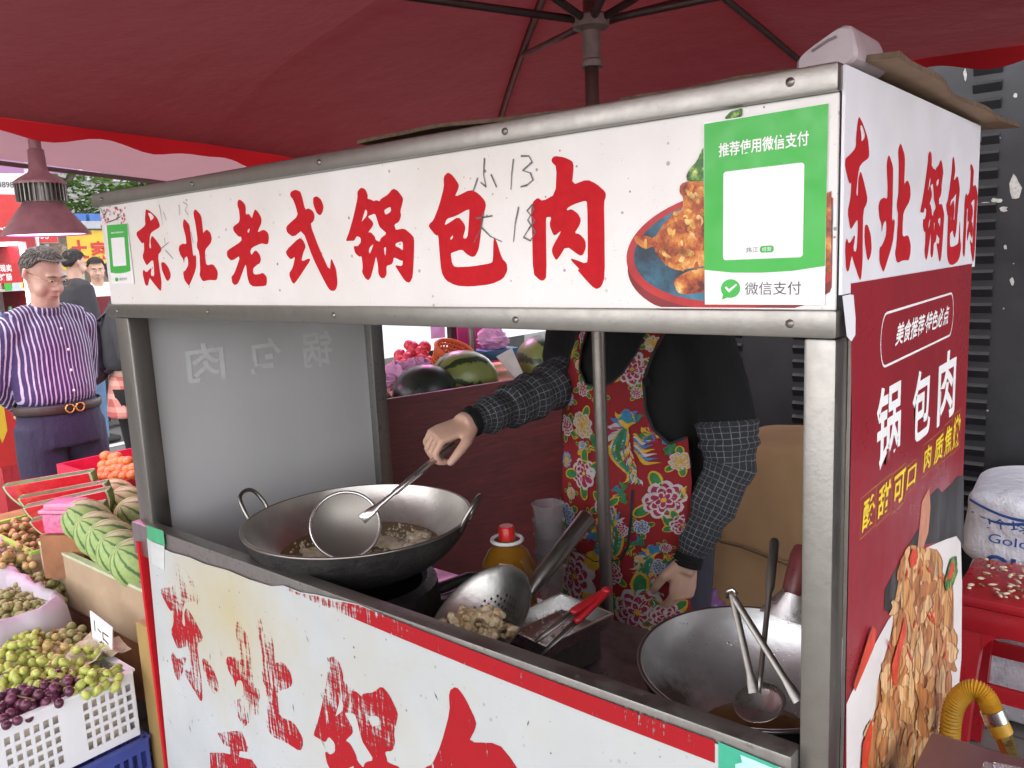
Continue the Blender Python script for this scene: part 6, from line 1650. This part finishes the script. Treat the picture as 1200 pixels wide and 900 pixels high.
for y in (SY0+.022,SY1-.022): MB().box((SX0+.03,y-.006,.27),(SX1-.03,y+.006,.315), .003).build('stretcher', RPL, so_, True, 40)
for x in (SX0+.022,SX1-.022): MB().box((x-.006,SY0+.05,.27),(x+.006,SY1-.05,.315), .003).build('stretcher', RPL, so_, True, 40)
# arched gussets at the top corners of the stool's openings
m = MB()
for y in (SY0+.014,):
    for x, s_ in ((SX0+.070,1),(SX1-.070,-1)):
        lp = [(x,SZ-.099)]+[(x+s_*.06*(1-cos(t)), SZ-.099-.06*(1-sin(t))) for t in [pi/2*(1-k/8) for k in range(9)]]
        lp = [(x,SZ-.099),(x,SZ-.165)]+[(x+s_*.06*(1-cos(pi/2*k/8)), SZ-.165+.066*sin(pi/2*k/8)) for k in range(1,9)]
        n = len(lp); m.add([(a,y,b_) for a,b_ in lp]+[(a,y+.006,b_) for a,b_ in lp], [tuple(range(n)),tuple(range(n,2*n))[::-1]]+[(k,(k+1)%n,n+(k+1)%n,n+k) for k in range(n)])
m.build('gusset', RPL, so_)
q = MB(); rg = random.Random(8)
for i in range(150):
    q.cur = rg.choice((0,0,1,2)); c = V((rg.uniform(SX0+.03,SX1-.02),rg.uniform(SY0+.03,SY1-.03),SZ+.004+rg.random()*.01)); a = rg.uniform(0,3)
    q.ball(c,(rg.uniform(.004,.014),rg.uniform(.003,.006),.003),7,4,(sin(a)*.3,cos(a)*.3,1))
tag(q.build('vegetable_scraps', [M('scrap_pale',(.60,.50,.36),.6),M('scrap_red',(.35,.05,.03),.6),M('scrap_brown',(.22,.12,.05),.7)], None, True), 'pale and red vegetable scraps strewn over the red stool', 'scraps', None, 'stuff')
# mauve box, clear lunch box, hose
mb_ = MB().box((.036,-.25,.0),(.62,.262,.85), .008); tag(mb_.build('cabinet', M('mauve_laminate',(.155,.075,.085),.38,var=.1,scale=5), None, True, 40), 'mauve topped cabinet at the near right corner of the cart', 'cabinet')
lb = thing('takeout_box', (.17,.165,.85), 'clear plastic takeout lid lying on the mauve cabinet', 'lid')
q = MB().obox(V((.17,.170,.857)), V((.055,.012,0)), V((-.012,.05,0)), V((0,0,.006)), .004); q.build('lid', CLR.mat, lb, True, 40)
q = MB().obox(V((.17,.170,.8665)), V((.046,.010,0)), V((-.010,.041,0)), V((0,0,.003)), .002); q.build('raised_panel', CLR.mat, lb, True, 40)
YEL = M('yellow_hose', (.52,.29,.025), .42, var=.2, scale=30); BRASS = M('brass', (.58,.44,.15), .32, metal=1, var=.2, scale=30)
hs_ = thing('gas_hose', px(1118,862,1,.47), 'yellow corrugated gas hose curving up behind the mauve cabinet', 'hose')
hp = [px(*p,1,.47) for p in ((1114,930),(1113,880),(1114,850),(1119,826),(1130,812),(1143,808),(1154,815),(1161,828),(1165,838))]
fine = []
for i in range(len(hp)-1):
    for k in range(12):
        t = k/12; a = hp[max(0,i-1)]; b_ = hp[i]; c = hp[i+1]; d = hp[min(len(hp)-1,i+2)]
        fine.append(.5*((2*b_)+(c-a)*t+(2*a-5*b_+4*c-d)*t*t+(3*b_-a-3*c+d)*t**3))
MB().tube(fine, [.0135+.0016*(1 if (i//1)%2 else -1) for i in range(len(fine))], 14, flat=(0,1,0)).build('tube', YEL, hs_, True, 30)
e0, e1 = hp[-1], px(1178,868,1,.47); dv = (e1-e0).normalized()
MB().tube([e0-dv*.008,e0+dv*.010], .0165, 14).build('clamp', STEEL_B, hs_, True, 40)
MB().tube([e0+dv*.010,e0+dv*.014,e0+dv*.028,e0+dv*.030], [.0145,.015,.015,.011], 14).build('collar', YEL, hs_, True, 40)
MB().tube([e0+dv*.030,e0+dv*.034,e0+dv*.052,e0+dv*.054,e0+dv*.075], [.012,.0125,.0125,.009,.009], 6).build('nut', BRASS, hs_, False)
MB().tube([e0+dv*.07,e0+dv*.085+V((.01,0,-.006)),e0+dv*.085+V((.05,.0,-.03)),e0+dv*.085+V((.05,.0,-.60))], .008, 8).build('pipe', BRASS, hs_, True)

# ------------------------------------------------------------------ the street
ASP = NT('asphalt'); co_ = ASP.coord(); ASP.set(Base_Color=ASP.mix(ASP.ramp(ASP.noise(co_,.7,5),[(.35,0),(.65,.6)]), ASP.ramp(ASP.noise(co_,140,3),[(.3,(.085,.085,.085)),(.7,(.15,.148,.145))]), (.10,.098,.10)), Roughness=.85); ASP.bump(ASP.noise(co_,160,4),.5,.01)
PAV = NT('paving'); co_ = PAV.coord(); bk_ = PAV.n('TexBrick'); PAV.link(co_, bk_.inputs[0]); bk_.inputs['Scale'].default_value = 2.2; bk_.inputs['Mortar Size'].default_value = .012
bk_.inputs[1].default_value = (.20,.19,.18,1); bk_.inputs[2].default_value = (.25,.235,.22,1); bk_.inputs[3].default_value = (.09,.085,.08,1)
PAV.set(Base_Color=PAV.mix(PAV.ramp(PAV.noise(co_,3,6),[(.4,0),(.7,.6)]), bk_.outputs[0], (.11,.10,.09)), Roughness=.8); PAV.bump(bk_.outputs[1], -.3, .004)
def slab(name, mat, x0,x1,y0,y1,z):
    o = MB().quad((x0,y0,z),(x1,y0,z),(x1,y1,z),(x0,y1,z)).build(name, mat); o['kind'] = 'structure'; return o
slab('ground', PAV.mat, -300,300,-300,300,-.008)
slab('road', ASP.mat, -16,-2.35,-80,80,-.004)
LINEP = M('road_paint', (.66,.66,.62), .7, var=.12, scale=9)
o = slab('road_marking', LINEP, -6.86,-6.74,-30,40,0.0)
slab('road_marking', LINEP, -9.9,-9.78,-30,40,0.0)
o = MB().box((-16.4,-60,-.01),(-16,60,.13)).build('kerb', M('kerb_stone',(.33,.32,.31),.8)); o['kind'] = 'structure'
# sign boards, fridge, kiosks across the road
def wallmap(xp):
    return lambda a, b_: V((xp, a, b_))
def yz(x, y, xp): p = px(x, y, 0, xp); return p.y, p.z
def board(name, label, xp, x0,y0,x1,y1, mat, th=.05, post=True, cat='sign'):
    a, b_ = yz(x0,(y0+y1)/2,xp)[0], yz(x1,(y0+y1)/2,xp)[0]; zt, zb_ = yz((x0+x1)/2,y0,xp)[1], yz((x0+x1)/2,y1,xp)[1]
    t = thing(name, (xp,(a+b_)/2,0), label, cat)
    MB().box((xp-th,a,zb_),(xp,b_,zt), .004).build('panel', mat, t)
    if post:
        for y in (a+.08,b_-.08): MB().box((xp-.04-th,y-.02,0),(xp-th-.001,y+.02,zt)).build('post', STEEL_D, t)
    return t, (a,b_,zb_,zt)
PWH = M('sign_white',(.68,.66,.64),.5,var=.04); PRD = M('sign_red',(.50,.025,.022),.5,var=.06); PYE = M('sign_yellow',(.66,.44,.03),.5,var=.05)
s1, (a,b_,z0,z1) = board('sign_board', 'white and red shop sign with a phone number behind the pink lamp', -7.5, -60,200,63,286, PWH, .05)
zr = yz(60,229,-7.5)[1]; MB().box((-7.4985,a+.01,z0+.005),(-7.494,b_-.005,zr)).build('red_band', PRD, s1)
q = MB(); y0_, _ = yz(-8,216,-7.5); y1_, _ = yz(28,216,-7.5); put_text(q, '64898341', y0_, y1_, yz(10,220,-7.5)[1], yz(10,213,-7.5)[1], wallmap(-7.492), .01); q.build('lettering', BLACKP, s1)
q = MB(); put_text(q, '7元/份', yz(0,270,-7.5)[0], yz(20,270,-7.5)[0], yz(10,276,-7.5)[1]-.01, yz(10,265,-7.5)[1], wallmap(-7.4915), .02); q.build('lettering', WHITE, s1); q = MB(); put_text(q, '地瓜7元/份', yz(26,274,-7.5)[0], yz(58,274,-7.5)[0], yz(40,279,-7.5)[1]-.01, yz(40,270,-7.5)[1], wallmap(-7.4915), .02); q.build('lettering', WHITE, s1)
s2, (a,b_,z0,z1) = board('sign_board', 'yellow stall sign with two red characters above the vendor', -7.9, 36,270,150,316, PYE, .06)
q = MB(); put_text(q, '土', yz(84,300,-7.9)[0], yz(104,300,-7.9)[0], yz(94,303,-7.9)[1], yz(94,281,-7.9)[1], wallmap(-7.894), .03); put_text(q, '家', yz(107,300,-7.9)[0], yz(128,300,-7.9)[0], yz(117,305,-7.9)[1], yz(117,282,-7.9)[1], wallmap(-7.894), .03); q.build('lettering', PRD, s2)
q = MB(); q.box((-7.8975,yz(40,290,-7.9)[0],yz(60,298,-7.9)[1]),(-7.8945,yz(79,290,-7.9)[0],yz(60,276,-7.9)[1])); q.build('picture', photo('dark_picture',[(.3,(.03,.02,.015)),(.5,(.16,.10,.06)),(.7,(.42,.34,.26))],9), s2)
cn_, _ = board('stall_canopy', 'grey beam with blue panels over the yellow sign', -7.85, 60,259,150,268, M('grey_beam',(.35,.36,.38),.5), .3, False, 'canopy')
k0 = yz(60,259,-7.85)[1]
m = MB()
for j in range(4): y = yz(62+j*22,255,-7.85)[0]; m.box((-8.1,y,k0+.003),(-7.87,y+.14,k0+.07))
m.build('blue_panel', M('blue_panel',(.04,.13,.38),.5), cn_)
for y in (yz(60,260,-7.85)[0]+.05, yz(150,260,-7.85)[0]-.05): MB().box((-8.14,y-.03,0),(-8.08,y+.03,k0-.1)).build('post', STEEL_D, cn_)
# fridge of drinks
FX = -5.3; a, z1 = yz(-40,270,FX); b_, _ = yz(40,272,FX); z0 = .35
fg = thing('drinks_fridge', (FX,(a+b_)/2,0), 'red framed display fridge filled with drink bottles', 'fridge')
FRED = M('fridge_red',(.38,.02,.03),.4); FIN = M('fridge_inside',(.72,.74,.74),.4)
MB().box((FX-.55,a,0),(FX-.5,b_,z1)).build('back', FIN, fg)
m = MB(); m.box((FX-.499,a,0),(FX,a+.05,z1)); m.box((FX-.499,b_-.055,0),(FX,b_,z1)); m.box((FX-.499,a+.051,z1-.07),(FX,b_-.056,z1)); m.box((FX-.499,a+.051,0),(FX,b_-.056,z0)); m.build('frame', FRED, fg)
rg = random.Random(19); cols = [(.45,.10,.05),(.08,.30,.10),(.55,.42,.08),(.70,.68,.62),(.10,.18,.40),(.35,.18,.08),(.62,.20,.30)]
bm_ = [M('drink_%s' % n, c, .3, var=.2) for n, c in zip(('red','green','yellow','white','blue','brown','pink'), cols)]
em = bpy.data.materials.new('fridge_light'); em.use_nodes = True; em.node_tree.nodes['Principled BSDF'].inputs['Emission Color'].default_value = (1,1,1,1); em.node_tree.nodes['Principled BSDF'].inputs['Emission Strength'].default_value = 2.2
MB().box((FX-.06,b_-.075,z0+.05),(FX-.03,b_-.06,z1-.09)).build('light_tube', em, fg); MB().box((FX-.30,a+.06,z1-.085),(FX-.05,b_-.06,z1-.075)).build('light_tube', em, fg)
nsh = 5
for s_ in range(nsh):
    z = z0+.02+(z1-z0-.12)*s_/nsh
    MB().box((FX-.49,a+.052,z-.012),(FX-.04,b_-.057,z)).build('shelf', FIN, fg)
    y = b_-.10; k = s_
    while y > a+.08:
        h = .15 if s_%2 else .13; o = MB().lathe([(0,0),(.026,0),(.027,h*.6),(.010,h*.85),(.010,h),(0,h)], (FX-.09,y,z+.001), seg=10).build('bottle', bm_[(k*3+s_)%7], None, True)
        tag(o, 'drink bottle standing on a shelf of the red fridge', 'bottle', 'bottles in the drinks fridge')
        y -= .066; k += 1
q = MB(); yb, zb_ = yz(24,308,FX+.01); yt, zt_ = yz(24,331,FX+.01)
fs_ = MB().box((FX+.001,yz(-30,320,FX)[0],zt_),(FX+.006,yb,zb_)).build('red_notice', PRD, fg)
q = MB(); put_text(q, '现卖', yz(0,314,FX+.01)[0], yz(14,314,FX+.01)[0], yz(8,318.5,FX+.01)[1], yz(8,310,FX+.01)[1], wallmap(FX+.008), .02); put_text(q, '烤肠', yz(0,324,FX+.01)[0], yz(14,324,FX+.01)[0], yz(8,329,FX+.01)[1], yz(8,320.5,FX+.01)[1], wallmap(FX+.008), .02); q.build('lettering', WHITE, fs_)
m = MB().box((FX+.0015,yz(5,335,FX)[0],yz(5,341,FX)[1]),(FX+.005,yz(13,335,FX)[0],yz(5,331,FX)[1])); m.build('green_label', GREEN, fg)
m = MB().box((FX+.0015,yz(14,335,FX)[0],yz(14,341,FX)[1]),(FX+.005,yz(24,335,FX)[0],yz(14,331,FX)[1])); m.build('white_label', M('pale_label',(.5,.58,.66),.5), fg)
# red counter front with a yellow burst at the left edge
ct = thing('stall_counter', (-4.6,.75,0), 'red stall counter with a yellow burst printed on it at the left edge', 'counter')
a = yz(-50,480,-4.6)[0]; b_ = yz(17,480,-4.6)[0]; zt_ = yz(5,452,-4.6)[1]; zb_ = yz(5,548,-4.6)[1]
MB().box((-5.1,a,max(.12,zb_)),(-4.6,b_,zt_), .004).build('front', PRD, ct); MB().box((-5.05,a+.02,0),(-4.66,b_-.02,.119)).build('plinth', STEEL_D, ct)
cy, cz = yz(3,487,-4.6); m = MB(); m.poly([[(cy+(.085 if k%2 else .15)*cos(2*pi*k/22), cz+(.085 if k%2 else .15)*sin(2*pi*k/22)) for k in range(22) if cy+.15*cos(2*pi*k/22) < b_-.002]], wallmap(-4.5985)); m.build('burst', PYE, ct)
# kiosk rows behind, far buildings
def building(x0,x1,y0,y1,h,col,label,seed):
    t = thing('building', ((x0+x1)/2,(y0+y1)/2,0), label, 'building'); rg = random.Random(seed)
    MB().box((x0,y0,0),(x1,y1,h)).build('wall', M('plaster_%s' % ('abcdefgh'[seed]), col, .85, var=.12, scale=1.5), t)
    MB().box((x0-.15,y0-.15,h),(x1+.15,y1+.15,h+.25)).build('roof', M('roof_grey' ,(.25,.24,.23),.8) if 'roof_grey' not in bpy.data.materials else bpy.data.materials['roof_grey'], t)
    gl_ = bpy.data.materials.get('window_glass') or M('window_glass',(.05,.06,.07),.12)
    fr_ = bpy.data.materials.get('window_frame') or M('window_frame',(.55,.55,.54),.5)
    z = 3.3
    while z+1.3 < h:
        y = y0+.8
        while y+1.2 < y1:
            w_ = MB(); w_.box((x1+.003,y,z),(x1+.05,y+1.2,z+1.4)); o = w_.build('window', fr_, t); MB().box((x1+.052,y+.07,z+.07),(x1+.056,y+1.13,z+1.33)).build('pane', gl_, o)
            y += 2.1
        z += 3.0
    m = MB(); m.box((x1+.003,y0+.4,.1),(x1+.06,y1-.4,2.5)); o = m.build('shopfront', M('shop_dark_%s' % 'abcdefgh'[seed],(.06,.05,.045),.5,var=.4,scale=3), t)
    for k in range(int((y1-y0)//1.1)):
        MB().box((x1+.062,y0+.6+k*1.1,.9+rg.random()*.3),(x1+.09,y0+1.35+k*1.1,1.5+rg.random()*.5)).build('poster', bm_[rg.randrange(7)], o)
building(-26,-17,-8,3.6,9.5,(.42,.38,.33),'beige block of shops across the road',0)
building(-26,-17,4,13,7.5,(.36,.35,.34),'grey block of shops further along the road',1)
building(-27,-17,-22,-8.6,11,(.40,.33,.28),'tan block of shops at the left across the road',2)
building(-26,-17,13.6,26,12,(.45,.43,.40),'pale tall block of shops far along the road',3)
# low kiosk behind the vendor
kk = thing('kiosk', (-8.6,2.6,0), 'dark open kiosk behind the yellow sign', 'kiosk')
MB().box((-9.2,.4,0),(-9.1,5.4,1.86)).build('back_wall', M('kiosk_wall',(.30,.24,.18),.8,var=.3,scale=2), kk); MB().box((-9.2,.4,1.862),(-8.2,5.4,1.90)).build('roof', STEEL_D, kk)
MB().box((-8.75,1.0,0),(-8.3,5.2,.85)).build('counter', STEEL, kk)
for y in (.45,5.35): MB().box((-8.3,y-.03,0),(-8.24,y+.03,1.86)).build('post', STEEL_D, kk)
m = MB(); rg = random.Random(31)
for i in range(26): m.cur = i%7; y = rg.uniform(.6,5.1); z = rg.uniform(.95,1.55); m.box((-9.098,y,z),(-9.05-rg.random()*.002,y+rg.uniform(.1,.3),z+rg.uniform(.1,.25)))
m.build('goods', bm_, kk)
lp_ = thing('stall_lamp', px(97,311,0,-8.15), 'small white lit lamp under the yellow sign', 'lamp'); c = px(97,311,0,-8.15)
MB().ball(c,(.06,.06,.035),14,8).build('bulb', em, lp_, True); MB().tube([c+V((0,0,.034)),V((c.x,c.y,1.86))], .005, 6).build('cord', RUB, lp_)
# white van seen through the opening
vn = thing('parked_van', (-7.6,5.2,0), 'white van parked on the road, seen through the opening above the fruit', 'van')
VW = M('van_paint',(.74,.75,.76),.25,var=.03); GLS = M('van_glass',(.02,.025,.03),.08)
q = MB(); pr = [(0,.35),(0,1.0),(.55,1.15),(1.05,1.80),(4.2,1.85),(4.3,.9),(4.3,.35)]
n = len(pr); y0_ = 4.2
q.add([V((-8.4,y0_+a,b_)) for a,b_ in pr]+[V((-6.75,y0_+a,b_)) for a,b_ in pr], [tuple(range(n)),tuple(range(n,2*n))[::-1]]+[(k,n+k,n+(k+1)%n,(k+1)%n) for k in range(n)]); q.build('body', VW, vn)
for (a,b_) in ((1.15,1.95),(2.05,3.0),(3.1,4.0)): MB().box((-6.748,y0_+a,1.15),(-6.744,y0_+b_,1.68)).build('window', GLS, vn)
q = MB(); q.quad((-8.3,y0_+.62,1.22),(-6.85,y0_+.62,1.22),(-6.9,y0_+1.02,1.745),(-8.25,y0_+1.02,1.745)); q.v = [p+V((0,-.004,.004)) for p in q.v]; q.build('windscreen', GLS, vn)
for y in (.75,3.5):
    for x in (-8.3,-6.86): MB().lathe([(0,-.1),(.2,-.1),(.31,-.08),(.31,.08),(.2,.1),(0,.1)], (x,y0_+y,.31), (1,0,0), 24).build('wheel', RUB, vn, True, 40)
# lilac parasol in the distance
lu = thing('market_umbrella', (-5.6,1.5,0), 'distant lilac parasol with spokes at the top left corner', 'umbrella')
c = px(28,178,0,-5.6); m = MB(); vs = [c+V((0,0,.18))]+[c+V((1.0*cos(2*pi*k/8),1.0*sin(2*pi*k/8),-.04)) for k in range(8)]
m.add(vs, [(0,1+k,1+(k+1)%8) for k in range(8)]); m.build('canopy', cloth('lilac_cloth',(.36,.22,.36),(.45,.26,.45),.4), lu)
for k in range(8): a = 2*pi*k/8; MB().tube([c+V((0,0,.165)), c+V((.98*cos(a),.98*sin(a),-.052))], .010, 6).build('rib', STEEL_B, lu)
MB().tube([(c.x,c.y,0),(c.x,c.y,c.z+.17)], .016, 8).build('pole', STEEL_B, lu)
# trees along the far pavement
def tree(x, y, h, r, seed, label, c0, c1):
    t = thing('street_tree', (x,y,0), label, 'tree', 'trees along the road'); rg = random.Random(seed)
    BK = bpy.data.materials.get('bark') or M('bark',(.10,.075,.055),.9,var=.3,bump=.8,bscale=30)
    m = MB(); m.tube([(x,y,0),(x+.1,y,h*.3),(x,y+.1,h*.6),(x+.1,y,h*.9)], [.20,.16,.11,.04], 10)
    cl = []
    for i in range(26):
        a = rg.uniform(0,6.28); rr_ = r*rg.uniform(.25,1)**.6; z = h*rg.uniform(.34,1.0); f = 1-.35*abs(z/h-.7)/.3
        p = V((x+rr_*f*cos(a),y+rr_*f*sin(a),z)); cl.append(p); m.tube([(x+.05,y,h*.35+.35*(z-h*.35)), V((x,y,z-.2)).lerp(p,.5), p], [.06,.035,.012], 6)
    m.build('trunk', BK, t, True)
    LM = bpy.data.materials.get('leaf_%d' % seed)
    tt = NT('foliage_'+'abcdef'[seed%6]); co = tt.coord(); tt.set(Base_Color=tt.ramp(tt.noise(co,1.6,5),[(.35,c0),(.68,c1)]), Roughness=.55)
    tr = tt.n('BsdfTranslucent'); tr.inputs[0].default_value = (*[c*1.6 for c in c1],1); ms = tt.n('MixShader'); ms.inputs[0].default_value = .3
    tt.link(tt.b.outputs[0], ms.inputs[1]); tt.link(tr.outputs[0], ms.inputs[2]); tt.link(ms.outputs[0], tt.out.inputs[0])
    m = MB()
    for c in cl:
        cr = r*rg.uniform(.28,.48)
        for k in range(30):                           # feathery sprays
            d = V((rg.gauss(0,1),rg.gauss(0,1),rg.gauss(0,.7))).normalized(); b0_ = c+d*cr*rg.uniform(.2,.8); dr = (d+V((rg.uniform(-.5,.5),rg.uniform(-.5,.5),rg.uniform(-.6,.2)))).normalized(); sd_ = dr.cross(V((0,0,1))).normalized()
            for j in range(7):
                q0 = b0_+dr*.075*j+V((0,0,-.010*j*j))
                for s_ in (1,-1):
                    l = .15*(1-j/10); e = q0+sd_*s_*l+dr*.06+V((0,0,-.03)); wv_ = dr*.035
                    m.add([q0,(q0+e)/2-wv_,e,(q0+e)/2+wv_+V((0,0,.01))], [(0,1,2,3)])
    m.build('crown', tt.mat, t)
tree(-11.2,3.7,5.0,1.7,0,'feathery light green street tree behind the pink lamp',(.05,.12,.03),(.16,.27,.06))
tree(-13.2,2.4,5.4,1.9,1,'dark green street tree behind the white and red sign',(.02,.055,.02),(.06,.12,.04))
tree(-12.0,6.2,5.2,1.8,2,'green street tree further along behind the signboard of the cart',(.035,.09,.025),(.11,.20,.05))
